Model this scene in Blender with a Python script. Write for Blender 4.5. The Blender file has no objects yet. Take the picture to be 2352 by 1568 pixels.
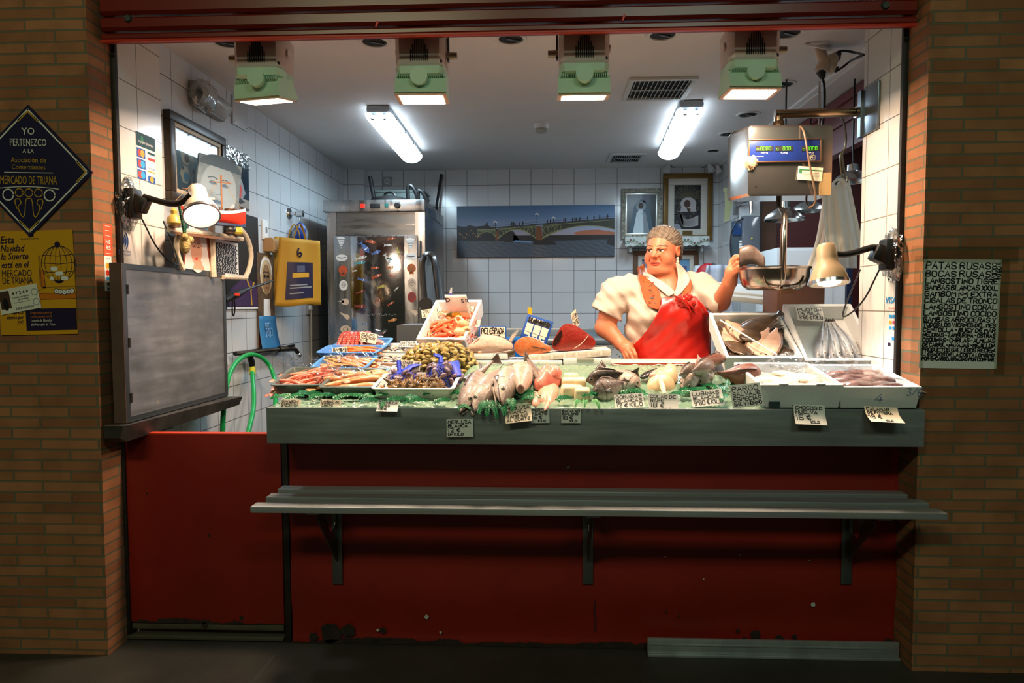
import bpy,bmesh,math,random
import numpy as np
from mathutils import Vector,Matrix,Euler
R=math.radians
rnd=random.Random(7)
SC=bpy.context.scene
COL=SC.collection
W,H,F=2352.0,1568.0,1568.0
CAM=Vector((0,-2.84,1.45))
RC=Matrix.Rotation(R(2.5),3,'Z')@Matrix.Rotation(R(90-3.0),3,'X')@Matrix.Rotation(R(-0.19),3,'Z')
cd=bpy.data.cameras.new('camera');cam=bpy.data.objects.new('camera',cd);COL.objects.link(cam)
cam.matrix_world=Matrix.Translation(CAM)@RC.to_4x4()
cd.sensor_width=36;cd.lens=24;cd.clip_start=.05;cd.clip_end=60
SC.camera=cam
def ray(px,py):return RC@Vector(((px-W/2)/F,-(py-H/2)/F,-1))
def at(px,py,Y):
 d=ray(px,py);return CAM+d*((Y-CAM.y)/d.y)
def atz(px,py,Z):
 d=ray(px,py);return CAM+d*((Z-CAM.z)/d.z)
def atx(px,py,X):
 d=ray(px,py);return CAM+d*((X-CAM.x)/d.x)
def lin(c):
 if isinstance(c,str):
  c=c.lstrip('#');c=[int(c[i:i+2],16)for i in(0,2,4)]
 o=[]
 for x in c[:3]:
  x=x/255.0;o.append(x/12.92 if x<=.04045 else((x+.055)/1.055)**2.4)
 return(*o,1.0)
MATS={}
def mat(name,col='#ffffff',rough=.5,metal=0.0,spec=.5,emit=None,es=0.0,trans=0.0,alpha=1.0,noise=None,bump=None,coat=0.0,vcol=False,sss=0.0,blot=None,ani=None,ior=None):
 0
 if name in MATS:return MATS[name]
 m=bpy.data.materials.new(name);m.use_nodes=True;MATS[name]=m
 nt=m.node_tree;n=nt.nodes;l=nt.links;b=n['Principled BSDF']
 b.inputs['Roughness'].default_value=rough;b.inputs['Metallic'].default_value=metal
 b.inputs['Specular IOR Level'].default_value=spec
 b.inputs['Transmission Weight'].default_value=trans;b.inputs['Alpha'].default_value=alpha
 b.inputs['Coat Weight'].default_value=coat;b.inputs['Coat Roughness'].default_value=.12
 if ior:b.inputs['IOR'].default_value=ior
 if sss:b.inputs['Subsurface Weight'].default_value=sss;b.inputs['Subsurface Radius'].default_value=(.012,.005,.003);b.inputs['Subsurface Scale'].default_value=1
 if emit:b.inputs['Emission Color'].default_value=lin(emit);b.inputs['Emission Strength'].default_value=es
 tc=n.new('ShaderNodeTexCoord');src=None
 if vcol:
  a=n.new('ShaderNodeVertexColor');a.layer_name='Col';src=a.outputs['Color']
 def tex(scale,detail=4,rough_=.6):
  t=n.new('ShaderNodeTexNoise');t.inputs['Scale'].default_value=scale;t.inputs['Detail'].default_value=detail;t.inputs['Roughness'].default_value=rough_
  if isinstance(scale,tuple):pass
  l.new(tc.outputs['Object'],t.inputs['Vector']);return t
 def mix(fac,a,c2):
  x=n.new('ShaderNodeMix');x.data_type='RGBA';l.new(fac,x.inputs[0])
  if a is None:x.inputs[6].default_value=lin(col)
  else:l.new(a,x.inputs[6])
  x.inputs[7].default_value=lin(c2);return x.outputs[2]
 if noise:
  t=tex(noise[0],noise[3]if len(noise)>3 else 4)
  r=n.new('ShaderNodeMapRange');r.inputs[1].default_value=.35;r.inputs[2].default_value=.68;r.inputs[3].default_value=0;r.inputs[4].default_value=noise[1]
  l.new(t.outputs['Fac'],r.inputs[0]);src=mix(r.outputs[0],src,noise[2])
 for bl in([blot]if blot and not isinstance(blot,list)else blot or[]):
  t=tex(bl[0],6,.65);r=n.new('ShaderNodeMapRange');r.inputs[1].default_value=bl[1];r.inputs[2].default_value=bl[1]+.02
  l.new(t.outputs['Fac'],r.inputs[0]);src=mix(r.outputs[0],src,bl[2])
 if src is not None:l.new(src,b.inputs['Base Color'])
 else:b.inputs['Base Color'].default_value=lin(col)
 if bump:
  t=tex(bump[0],5);bp=n.new('ShaderNodeBump');bp.inputs['Strength'].default_value=bump[1];bp.inputs['Distance'].default_value=.01
  l.new(t.outputs['Fac'],bp.inputs['Height']);l.new(bp.outputs[0],b.inputs['Normal'])
 if ani:
  mp=n.new('ShaderNodeMapping');mp.inputs['Scale'].default_value=ani;l.new(tc.outputs['Object'],mp.inputs['Vector'])
  t=n.new('ShaderNodeTexNoise');t.inputs['Scale'].default_value=1;t.inputs['Detail'].default_value=5;l.new(mp.outputs[0],t.inputs['Vector'])
  r=n.new('ShaderNodeMapRange');r.inputs[1].default_value=.3;r.inputs[2].default_value=.7;r.inputs[3].default_value=rough*.6;r.inputs[4].default_value=min(1,rough*1.6)
  l.new(t.outputs['Fac'],r.inputs[0]);l.new(r.outputs[0],b.inputs['Roughness'])
 return m
def gridmat(name,cell,tilec,tile2,grout,mortar,offset,loc,rough,bumpd,spec=.5,wear=None):
 0
 m=bpy.data.materials.new(name);m.use_nodes=True;MATS[name]=m
 nt=m.node_tree;n=nt.nodes;l=nt.links;b=n['Principled BSDF']
 ge=n.new('ShaderNodeNewGeometry');sp=n.new('ShaderNodeSeparateXYZ');l.new(ge.outputs['Position'],sp.inputs[0])
 ad=n.new('ShaderNodeMath');ad.operation='ADD';l.new(sp.outputs[0],ad.inputs[0]);l.new(sp.outputs[1],ad.inputs[1])
 cb=n.new('ShaderNodeCombineXYZ');l.new(ad.outputs[0],cb.inputs[0]);l.new(sp.outputs[2],cb.inputs[1])
 mp=n.new('ShaderNodeMapping');mp.inputs['Location'].default_value=(-loc[0],-loc[1],0);l.new(cb.outputs[0],mp.inputs['Vector'])
 br=n.new('ShaderNodeTexBrick');l.new(mp.outputs[0],br.inputs['Vector'])
 br.offset=offset;br.squash=1
 for k,v in(('Scale',1),('Mortar Size',mortar),('Mortar Smooth',.15),('Bias',0),('Brick Width',cell[0]),('Row Height',cell[1])):br.inputs[k].default_value=v
 br.inputs['Color1'].default_value=lin(tilec);br.inputs['Color2'].default_value=lin(tile2);br.inputs['Mortar'].default_value=lin(grout)
 src=br.outputs['Color']
 if wear:
  t=n.new('ShaderNodeTexNoise');t.inputs['Scale'].default_value=wear[0];t.inputs['Detail'].default_value=6;l.new(ge.outputs['Position'],t.inputs['Vector'])
  r=n.new('ShaderNodeMapRange');r.inputs[1].default_value=.4;r.inputs[2].default_value=.75;r.inputs[4].default_value=wear[1];l.new(t.outputs['Fac'],r.inputs[0])
  x=n.new('ShaderNodeMix');x.data_type='RGBA';l.new(r.outputs[0],x.inputs[0]);l.new(src,x.inputs[6]);x.inputs[7].default_value=lin(wear[2]);src=x.outputs[2]
 l.new(src,b.inputs['Base Color']);b.inputs['Roughness'].default_value=rough;b.inputs['Specular IOR Level'].default_value=spec
 bp=n.new('ShaderNodeBump');bp.invert=True;bp.inputs['Strength'].default_value=1;bp.inputs['Distance'].default_value=bumpd
 l.new(br.outputs['Fac'],bp.inputs['Height']);l.new(bp.outputs[0],b.inputs['Normal'])
 return m
def film(name,tint='#ffffff',gloss=.25,rough=.12,bump=None):
 0
 if name in MATS:return MATS[name]
 m=bpy.data.materials.new(name);m.use_nodes=True;MATS[name]=m
 nt=m.node_tree;n=nt.nodes;l=nt.links;n.remove(n['Principled BSDF']);out=n['Material Output']
 t=n.new('ShaderNodeBsdfTransparent');t.inputs[0].default_value=lin(tint)
 g=n.new('ShaderNodeBsdfGlossy');g.inputs['Roughness'].default_value=rough;g.inputs[0].default_value=(.9,.9,.9,1)
 fr=n.new('ShaderNodeLayerWeight');fr.inputs[0].default_value=gloss
 mx=n.new('ShaderNodeMixShader');l.new(fr.outputs['Facing'],mx.inputs[0]);l.new(t.outputs[0],mx.inputs[1]);l.new(g.outputs[0],mx.inputs[2]);l.new(mx.outputs[0],out.inputs[0])
 if bump:
  tc=n.new('ShaderNodeTexCoord');tx=n.new('ShaderNodeTexNoise');tx.inputs['Scale'].default_value=bump[0];l.new(tc.outputs['Object'],tx.inputs[0])
  bp=n.new('ShaderNodeBump');bp.inputs['Strength'].default_value=bump[1];bp.inputs['Distance'].default_value=.01;l.new(tx.outputs['Fac'],bp.inputs['Height']);l.new(bp.outputs[0],g.inputs['Normal']);l.new(bp.outputs[0],fr.inputs['Normal'])
 return m
def TR(loc=(0,0,0),rot=(0,0,0),s=1):
 if not hasattr(s,'__len__'):s=(s,s,s)
 return Matrix.Translation(Vector(loc))@Euler([R(a)for a in rot]).to_matrix().to_4x4()@Matrix.Diagonal((*s,1))
class MB:
 def __init__(self):self.v=[];self.f=[];self.mi=[];self.c=[];self.k=0;self.col=(1,1,1,1);self.T=Matrix()
 def m(self,k):self.k=k;return self
 def add(self,vs,fs,cols=None):
  b=len(self.v);T=self.T
  self.v+=[tuple(T@Vector(p))for p in vs]
  self.c+=cols if cols is not None else[self.col]*len(vs)
  self.f+=[tuple(b+i for i in q)for q in fs];self.mi+=[self.k]*len(fs);return self
 def box(self,c,s,rot=(0,0,0),bev=0.0,taper=1.0):
  x,y,z=s[0]/2,s[1]/2,s[2]/2
  M_=TR(c,rot)
  if bev>0:
   bv=min(bev,x*.9,y*.9,z*.9);bm=bmesh.new();bmesh.ops.create_cube(bm,size=1)
   for w in bm.verts:w.co=Vector((w.co.x*2*x,w.co.y*2*y,w.co.z*2*z))
   if taper!=1:
    for w in bm.verts:
     if w.co.z<0:w.co.x*=taper;w.co.y*=taper
   bmesh.ops.bevel(bm,geom=bm.edges[:],offset=bv,segments=2,affect='EDGES',profile=.6)
   bm.verts.index_update();vs=[M_@w.co for w in bm.verts];fs=[[w.index for w in q.verts]for q in bm.faces];bm.free()
   return self.add(vs,fs)
  t=taper
  vs=[M_@Vector(p)for p in((-x*t,-y*t,-z),(x*t,-y*t,-z),(x*t,y*t,-z),(-x*t,y*t,-z),(-x,-y,z),(x,-y,z),(x,y,z),(-x,y,z))]
  return self.add(vs,[(0,3,2,1),(4,5,6,7),(0,1,5,4),(1,2,6,5),(2,3,7,6),(3,0,4,7)])
 def box2(self,a,b,bev=0.0):
  a,b=Vector(a),Vector(b);return self.box((a+b)/2,[abs(b[i]-a[i])for i in range(3)],bev=bev)
 def loft(self,rings,cap=True,closed=True,cols=None):
  n=len(rings[0]);vs=[p for r_ in rings for p in r_];fs=[]
  for i in range(len(rings)-1):
   for j in range(n if closed else n-1):
    a,b=i*n+j,i*n+(j+1)%n;fs.append((a,b,b+n,a+n))
  if cap and closed:fs+=[tuple(range(n-1,-1,-1)),tuple(range((len(rings)-1)*n,len(rings)*n))]
  return self.add(vs,fs,cols)
 def lathe(self,prof,M_=None,n=24,cap=True):
  M_=M_ or Matrix()
  return self.loft([[M_@Vector((r_*math.cos(2*math.pi*j/n),r_*math.sin(2*math.pi*j/n),z))for j in range(n)]for r_,z in prof],cap)
 def cyl(self,a,b,r1,r2=None,n=16):
  return self.tube([a,b],[r1,r1 if r2 is None else r2],n)
 def tube(self,pts,r=.01,n=10,cap=True,flat=1.0,up=None):
  pts=[Vector(p)for p in pts];rs=r if hasattr(r,'__len__')else[r]*len(pts);rings=[]
  if len(rs)!=len(pts):rs=list(np.interp(np.linspace(0,1,len(pts)),np.linspace(0,1,len(rs)),rs))
  up=Vector(up)if up else None;prev=None
  for i,p in enumerate(pts):
   t=(pts[min(i+1,len(pts)-1)]-pts[max(i-1,0)]).normalized()
   if prev is None:
    u=up or(Vector((0,0,1))if abs(t.z)<.9 else Vector((1,0,0)))
   else:u=prev
   s=t.cross(u).normalized();u=s.cross(t).normalized();prev=u
   rings.append([p+(s*math.cos(2*math.pi*j/n)+u*(math.sin(2*math.pi*j/n)*flat))*rs[i]for j in range(n)])
  return self.loft(rings,cap)
 def sphere(self,c,r,M_=None,n=16,m=10):
  r=r if hasattr(r,'__len__')else(r,r,r);M_=M_ or Matrix();c=Vector(c);rings=[]
  for i in range(m+1):
   a=math.pi*(i/m);sa=max(math.sin(a),.004)
   rings.append([c+(M_.to_3x3()@Vector((r[0]*sa*math.cos(2*math.pi*j/n),r[1]*sa*math.sin(2*math.pi*j/n),-r[2]*math.cos(a))))for j in range(n)])
  return self.loft(rings)
 def prism(self,poly,d,M_=None):
  0
  M_=M_ or Matrix();n=len(poly)
  vs=[M_@Vector((p[0],0,p[1]))for p in poly]+[M_@Vector((p[0],d,p[1]))for p in poly]
  return self.add(vs,[tuple(range(n)),tuple(range(2*n-1,n-1,-1))]+[(i+n,(i+1)%n+n,(i+1)%n,i)for i in range(n)])
 def flat(self,poly,y,M_=None):
  M_=M_ or Matrix();return self.add([M_@Vector((p[0],y,p[1]))for p in poly],[tuple(range(len(poly)))])
 def grid(self,fn,nu,nv,closed_u=False,cols=None):
  vs=[fn(i/nu,j/nv)for j in range(nv+1)for i in range(nu+(0 if closed_u else 1))]
  w=nu+(0 if closed_u else 1);fs=[]
  for j in range(nv):
   for i in range(nu):a,b=j*w+i,j*w+(i+1)%w;fs.append((a,b,b+w,a+w))
  return self.add(vs,fs,[cols(i/nu,j/nv)for j in range(nv+1)for i in range(w)]if cols else None)
 def build(self,name,mats,parent=None,smooth=40,solid=0.0,sub=0):
  me=bpy.data.meshes.new(name);me.from_pydata(self.v,[],self.f)
  mats=mats if isinstance(mats,(list,tuple))else[mats]
  for x in mats:me.materials.append(x)
  me.polygons.foreach_set('material_index',[min(k,len(mats)-1)for k in self.mi])
  ca=me.color_attributes.new('Col','FLOAT_COLOR','POINT');ca.data.foreach_set('color',np.array(self.c,dtype=np.float32).ravel())
  if smooth:
   me.polygons.foreach_set('use_smooth',[True]*len(me.polygons));me.update();me.set_sharp_from_angle(angle=R(smooth))
  me.update()
  o=bpy.data.objects.new(name,me);COL.objects.link(o)
  if parent is not None:o.parent=parent
  if sub:q=o.modifiers.new('sub','SUBSURF');q.levels=q.render_levels=sub
  if solid:q=o.modifiers.new('solid','SOLIDIFY');q.thickness=solid;q.offset=0
  return o
def tag(o,label=None,cat=None,group=None,kind=None):
 if label:o['label']=label
 if cat:o['category']=cat
 if group:o['group']=group
 if kind:o['kind']=kind
 return o
def thing(name,label,cat,loc=(0,0,0),rot=(0,0,0),group=None,s=1):
 o=bpy.data.objects.new(name,None);COL.objects.link(o);o.empty_display_size=.02
 o.location=loc;o.rotation_euler=[R(a)for a in rot];o.scale=s if hasattr(s,'__len__')else(s,s,s)
 return tag(o,label,cat,group)
def children(o):return[c for c in bpy.data.objects if c.parent==o]
KIDS={}
def dup(root,loc,rot=(0,0,0),label=None,group=None,s=1):
 if root.name not in KIDS:KIDS[root.name]=[(c,children(c))for c in children(root)]
 r=root.copy();COL.objects.link(r);r.location=loc
 r.rotation_euler=rot if isinstance(rot,Euler)else[R(a)for a in rot];r.scale=s if hasattr(s,'__len__')else(s,s,s)
 for ch,gs in KIDS[root.name]:
  c=ch.copy();COL.objects.link(c);c.parent=r
  for g in gs:
   d=g.copy();COL.objects.link(d);d.parent=c
 return tag(r,label,None,group)
def struct(name,mb,mats,parent=None,smooth=40):
 return tag(mb.build(name,mats,parent,smooth),kind='structure')
def chaikin(p,it=2,closed=False):
 p=[Vector(q)for q in p]
 for _ in range(it):
  q=[]
  n=len(p)
  rng=range(n)if closed else range(n-1)
  for i in rng:
   a,b=p[i],p[(i+1)%n];q+=[a*.75+b*.25,a*.25+b*.75]
  p=q if closed else[p[0]]+q+[p[-1]]
 return p
FONT={'A':'002640 1232','B':'000636453403 033342413000','C':'4536160501103041','D':'00062644422000','E':'46060040 0333','F':'460600 0333','G':'45361605011030414323','H':'0006 4046 0343','I':'2026','J':'4641301001','K':'0006 460340','L':'060040','M':'0006234640','N':'00064046','O':'160501103041453616','P':'00063645443303','Q':'160501103041453616 2240','R':'00063645443303 2340','S':'453616050413334241301001','T':'0646 2620','U':'060110304146','V':'062046','W':'0610233046','X':'0046 0640','Y':'062346 2320','Z':'06460040','0':'160501103041453616','1':'042620','2':'05163645440040','3':'064623334241301001','4':'360242 3430','5':'460603334241301001','6':'36160501103041423303','7':'064610','8':'13040516364544331302011030414233','9':'4433130405163645413010','€':'4536261412203041 0434 0232','-':'1333','.':'2021',"'":'2624','/':'0046','!':'2622 2120','~':'08193848'}
def strokes(mb,text,fn,x0,y0,w,h,sw,jit=.0,seed=1,space=.62):
 0
 rn=random.Random(seed);text=text.upper()
 units=sum(3.0*space if c==' 'else(2.6 if c in "I1.'-"else 5.4)for c in text)-1.2
 sx=w/max(units,1);sx=min(sx,h/6*1.35);x=x0;sy=h/6
 for ch in text:
  if ch==' ':x+=3.0*space*sx;continue
  narrow=ch in "I1.'-";dx=-1.2*sx if narrow else 0
  g=FONT['N']+' '+FONT['~']if ch=='Ñ'else FONT.get(ch,'')
  oy=rn.uniform(-jit,jit)*h;sl=rn.uniform(-.05,.1);gs=rn.uniform(1-jit,1+jit)
  for st in g.split():
   p=[Vector((int(st[i]),int(st[i+1])*gs,0))for i in range(0,len(st),2)]
   if len(p)>3:p=chaikin(p,1)
   p=[(x+dx+(q.x+sl*q.y)*sx,y0+oy+q.y*sy)for q in p]
   ribbon(mb,p,sw,fn)
  x+=(2.6 if narrow else 5.4)*sx
def ribbon(mb,p,sw,fn):
 L,Rr=[],[]
 for i,q in enumerate(p):
  a,b=p[max(i-1,0)],p[min(i+1,len(p)-1)]
  dx,dy=b[0]-a[0],b[1]-a[1];d=math.hypot(dx,dy)or 1
  nx,ny=-dy/d*sw/2,dx/d*sw/2
  ex,ey=((-dx/d*sw*.4,-dy/d*sw*.4)if i==0 else(dx/d*sw*.4,dy/d*sw*.4)if i==len(p)-1 else(0,0))
  L.append(fn(q[0]+nx+ex,q[1]+ny+ey));Rr.append(fn(q[0]-nx+ex,q[1]-ny+ey))
 mb.add(L+Rr,[(i+1,i,len(p)+i,len(p)+i+1)for i in range(len(p)-1)])
TXT={}
def printed(mb,text,x0,z0,h,y,M_=None,w=None,bold=0.0,shear=0.0,align='LEFT',ext=0.0):
 0
 M_=M_ or Matrix();cu=bpy.data.curves.new('t','FONT');cu.body=text;cu.size=1;cu.offset=bold;cu.shear=shear;cu.resolution_u=2
 o=bpy.data.objects.new('t',cu);COL.objects.link(o);dg=bpy.context.evaluated_depsgraph_get();me=bpy.data.meshes.new_from_object(o.evaluated_get(dg))
 vs=[v.co.copy()for v in me.vertices];fs=[tuple(p.vertices)for p in me.polygons]
 bpy.data.objects.remove(o);bpy.data.curves.remove(cu);bpy.data.meshes.remove(me)
 if not vs:return
 xa,xb=min(v.x for v in vs),max(v.x for v in vs);s=h/.72;sx=s if w is None else w/max(xb-xa,1e-3)
 off={'LEFT':0,'CENTER':-(xa+xb)/2*sx,'RIGHT':-xb*sx}[align]
 mb.add([M_@Vector((x0+off+v.x*sx,y,z0+v.y*s))for v in vs],fs)
def circ(cx,cz,r,n=20,a0=0,a1=360,rz=None):return[(cx+r*math.cos(R(a0+(a1-a0)*i/n)),cz+(rz or r)*math.sin(R(a0+(a1-a0)*i/n)))for i in range(n+(0 if a1-a0==360 else 1))]
def rect(x0,z0,x1,z1):return[(x0,z0),(x1,z0),(x1,z1),(x0,z1)]
def line2(mb,pts,sw,y,M_=None):
 M_=M_ or Matrix();ribbon(mb,pts,sw,lambda a,b:M_@Vector((a,y,b)))
# the setting
XL,XR=at(263,300,0).x,at(2077,300,0).x
XW,YB,ZC,ZF=-1.84,3.6,2.72,.18
BY=-.14
brick=gridmat('brick',(.244,.0444),'#ad7650','#8d5c3e','#6c6a54',.0042,.5,(at(66,300,BY).x+BY,.02),.8,.004,.25,(9,.5,'#6d4a32'))
pphz=at(1400,422,YB).z
tile=gridmat('tile',(.2,.2),'#d3d9dd','#ced4d8','#454c50',.002,0,(at(1073,500,YB).x+YB,pphz),.16,.0012,.5,(2.3,.25,'#b2b8ba'))
tilep=gridmat('pillar_tile',(.2,.2),'#dcdad6','#d8d6d1','#6f6a60',.0022,0,(XL+.17,at(265,283,0).z),.16,.0012,.5,(3,.3,'#d3cdc2'))
red=mat('red_paint','#8e2012',.42,noise=(2.5,.55,'#741a10'),blot=[(34,.735,'#4a120a')],bump=(3,.05))
redlow=mat('red_paint_chipped','#8e2012',.45,noise=(2.5,.55,'#741a10'),blot=[(9,.66,'#1d120e')])
darkst=mat('dark_iron','#1c1a18',.6,.3,noise=(20,.6,'#39312a'))
steel=mat('brushed_steel','#a9acad',.34,1.0,ani=(2,30,90))
steeld=mat('dull_steel','#8b8f90',.42,.9,noise=(3,.6,'#6d7071'),ani=(6,30,8))
white=mat('white_plaster','#e2dfdc',.75,noise=(3,.3,'#d2cfcc'),bump=(60,.06))
black=mat('black_plastic','#141414',.4)
blackm=mat('matt_black','#0b0b0b',.8)
chrome=mat('chrome','#d4d6d8',.12,1.0)
cap=mat('end_wall_paint','#3a2c22',.8)
fl=mat('pavement','#3b382f',.6,noise=(1.6,.8,'#24221c',6),bump=(40,.25),blot=[(14,.7,'#181712')])
struct('floor',MB().box2((-5,-7,-.1),(5,.06,0)),fl)
struct('floor_interior',MB().box2((-2.2,.06,0),(4,6,ZF)),mat('grey_floor','#6e6b66',.6))
struct('wall_front_left',MB().box2((-5,BY,0),(XL-.012,.02,4.2)),brick)
struct('wall_front_right',MB().box2((XR+.012,BY,0),(5,.02,4.2)),brick)
struct('trim_1',MB().box2((XL-.014,.004,0),(XL+.008,.024,3),.003),darkst)
struct('trim_2',MB().box2((XR-.008,.004,0),(XR+.014,.024,3),.003),darkst)
struct('pillar_left',MB().box2((-2.2,.024,0),(XL,.36,ZC)),tilep)
struct('pillar_right',MB().box2((XR,.024,0),(2.0,.357,ZC+.1)),tilep)
struct('wall_left',MB().box2((-2.2,.36,0),(XW,YB,ZC)),tile)
struct('wall_back',MB().box2((-2.2,YB,0),(4,YB+.15,ZC+.3)),tile)
xc0=at(1650,500,YB).x;yc0=2.92;xc1=at(1745,500,yc0).x
struct('wall_right',MB().box2((xc0,yc0,0),(xc1,YB,ZC)),tile)
struct('trim_3',MB().box2((xc0-.004,yc0-.004,ZF),(xc0+.012,yc0+.012,ZC),.002),mat('corner_bead','#c6cdd0',.4))
xn=at(800,600,YB).x
struct('pillar_back',MB().box2((XW,YB-.10,0),(at(835,420,YB-.1).x,YB,ZC)),tile)
struct('trim_4',MB().box2((xc1,yc0-.01,ZF),(xc1+.012,yc0+.3,ZC)),mat('black_post','#15171c',.5))
struct('trim_5',MB().box2((xc1+.012,yc0,ZF),(at(1783,500,yc0).x,yc0+.25,ZC)),mat('brown_wood','#54331f',.6,noise=(7,.6,'#3a2416')))
struct('wall_neighbour_side',MB().box2((3.4,.02,0),(3.5,6,4)),mat('dark_green_wall','#26302f',.7))
struct('wall_neighbour_front',MB().box2((2.0,.02,0),(3.5,.3,4)),mat('dark_green_wall'))
bx0=at(1985,183,1.0).x
struct('ceiling',MB().box2((-2.2,-.02,ZC),(1.62,YB,ZC+.1)),white)
struct('ceiling_side',MB().box2((1.62,.024,ZC+.12),(3.5,5,ZC+.2)),white)
struct('trim_6',MB().box2((1.60,.357,ZC-.012),(1.64,YB,ZC+.2),.004),mat('white_moulding','#e9e9e7',.45))
struct('beam_red',MB().box2((1.78,.357,2.36),(1.84,2.9,2.40)).box2((1.80,.357,2.40),(1.86,2.9,2.52)).box2((1.785,.357,2.52),(1.85,2.9,2.545)).box2((1.80,.357,2.545),(1.86,2.9,2.64)).box2((1.78,.357,2.64),(1.86,2.9,2.69)),mat('maroon_paint','#6d1a1c',.45,noise=(4,.5,'#55181a')))
struct('beam_white',MB().box2((1.64,.357,ZC-.02),(2.3,2.9,ZC+.12)),white)
wp=mat('white_laminate','#e8eef2',.35)
ypn=2.3
t=thing('white_cabinet','tall white laminate cabinet front in the neighbouring stall beyond the side opening','cabinet',(0,0,0))
x0,x1=at(1783,600,ypn).x,at(1944,600,ypn).x;zt=at(1850,568,ypn).z
MB().box2((x0+.005,ypn,ZF),(x1,ypn+.5,zt),.006).build('body',wp,t)
MB().box2((x0+.02,ypn-.012,ZF+.05),(x1-.1,ypn,zt-.02),.004).build('door',wp,t)
MB().box2((x1,ypn-.02,ZF),(at(1956,600,ypn).x,ypn+.1,zt+.1)).build('edge_post',mat('navy','#16233f',.4),t)
struct('wall_neighbour_back',MB().box2((at(1783,500,3.0).x,3.0,ZF),(3.4,3.1,4)),mat('maroon_shutter','#511313',.5))
zs0=at(1170,78,-.06).z;zs1=at(1170,52,-.06).z;zs2=at(1170,14,-.06).z
def slat(z0,z1,y):return MB().loft([[Vector((x,y+dy,z))for dy,z in((-.022,z0),(-.034,z0+.012),(-.034,z1-.014),(-.018,z1-.003),(.0,z1-.003),(.0,z0))]for x in(XL-.004,XR+.004)])
sh=thing('roller_shutter','rolled-up dark red metal shutter across the top of the stall opening','shutter',(0,-.03,0))
slred=mat('shutter_red','#7d2012',.3,noise=(1.5,.6,'#5f1c12'),blot=[(18,.7,'#54504a')],bump=(8,.03))
for a,b in((zs0,zs1),(zs1,zs2),(zs2,zs2+.2)):slat(a+.002,b-.002,0).build('slat',slred,sh,20)
MB().box2((XL,-.05,zs0-.006),(XR,-.03,zs0+.003),.002).build('bottom_rail',mat('bright_red','#c23a22',.4),sh)
for px,py in((296,44),(2032,14)):
 p=at(px,py,-.06);MB().cyl((p.x,-.034,p.z),(p.x,-.042,p.z),.017,.012).build('bolt',mat('grey_bolt','#4a4f4a',.5,.7),sh)
for px,py in((866,56),(1432,42)):
 p=at(px,py,-.07);MB().box((p.x,-.04,p.z),(.009,.01,.026),(0,20,0),.002).build('clip',mat('red_clip','#e0351c',.4),sh)
YA=-.2
ax0,ax1=at(612,980,YA).x,at(2124,980,YA).x;az0,az1=at(1300,1022,YA).z,at(1300,938,YA).z
DZ0,DY0,DY1,DZ1=az1-.008,YA+.012,.64,1.17
def deck(y):return DZ0+(y-DY0)/(DY1-DY0)*(DZ1-DZ0)
DS=math.degrees(math.atan2(DZ1-DZ0,DY1-DY0))
ct=thing('stall_counter','fish stall counter with grey steel apron and scuffed dark red front','counter',(0,0,0))
apst=mat('apron_steel','#a4acab',.4,.5,noise=(1.7,.5,'#676f6e'),blot=[(24,.7,'#6b7473')],ani=(3,40,40))
MB().box2((ax0,YA,az0),(ax1,YA+.012,az1),.003).box2((ax0,YA+.012,az0),(ax0+.012,.3,az1),.003).box2((ax1-.012,YA+.012,az0),(ax1,BY-.005,az1),.003).box2((ax0+.002,YA+.012,az0),(ax1-.002,BY-.004,az0+.006)).build('apron',apst,ct)
MB().loft([[Vector((x,DY0+.001,DZ0)),Vector((x,DY1,DZ1)),Vector((x,DY1,DZ1-.03)),Vector((x,DY0+.001,DZ0-.03))]for x in(ax0+.013,XR-.003)]).build('deck',mat('deck_steel','#9a9f9d',.35,.85),ct)
MB().box2((ax1-.014,YA+.013,DZ0-.03),(XR-.002,BY-.006,DZ0)).build('deck_end',mat('deck_steel'),ct)
pz0,pz1=at(1300,1484,0).z,az0
px0,px1=at(667,1200,0).x,at(2070,1200,0).x
def pan(u,v):
 return Vector((px0+u*(px1-px0),-.004+.006*math.sin(v*17+.6*math.sin(u*5))*(1 if .02<v<.98 else 0),pz0+v*(pz1-pz0+.01)))
rp=MB().grid(pan,40,60);rp.box2((px0,.012,pz0),(px1,.05,pz1));rp.build('front_panel',red,ct)
def flake(mb,xa,xb,z0,hmax,seed,y,n=90):
 rn=random.Random(seed);top=[];hh=.01
 for i in range(n+1):
  u=i/n;hh=max(.003,min(hmax,hh+rn.uniform(-.35,.35)*hmax*(.4 if rn.random()<.8 else 1.3)));top.append((xa+u*(xb-xa),z0+hh))
 for i in range(n):mb.flat([(top[i][0],z0),(top[i+1][0],z0),top[i+1],top[i]],y)
def blob(mb,cx,cz,r,y,seed,n=12):
 rn=random.Random(seed);mb.flat([(cx+r*rn.uniform(.7,1.1)*math.cos(2*math.pi*i/n),cz+r*rn.uniform(.7,1.1)*math.sin(2*math.pi*i/n))for i in range(n)],y)
rust=mat('bare_rust','#231712',.85,noise=(30,.6,'#3a2a22'));chip=mat('bare_chip','#b9bdb4',.6)
fk=MB();flake(fk,px0,px1,pz0,.03,3,-.0125,160);fk.build('bare_edge',rust,ct,0)
for i,(px,py,r)in enumerate(((760,1452,26),(800,1448,18),(720,1462,12),(880,1447,8),(1710,1470,9),(1735,1458,12),(1790,1470,13),(1695,1448,5),(1825,1462,7),(1690,1474,10),(1765,1476,9),(2040,1478,14),(1530,1405,3),(1560,1414,3))):
 p=at(px,py,-.013);fk=MB();blob(fk,p.x,p.z,r/550,-.0125,i);fk.build('rust_patch',rust,ct,0)
fk=MB();p=at(1366,1415,-.013);line2(fk,[(p.x,p.z-.065),(p.x+.003,p.z-.02),(p.x-.002,p.z+.02),(p.x+.001,p.z+.065)],.004,-.0125);fk.build('scratch',rust,ct,0)
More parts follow.
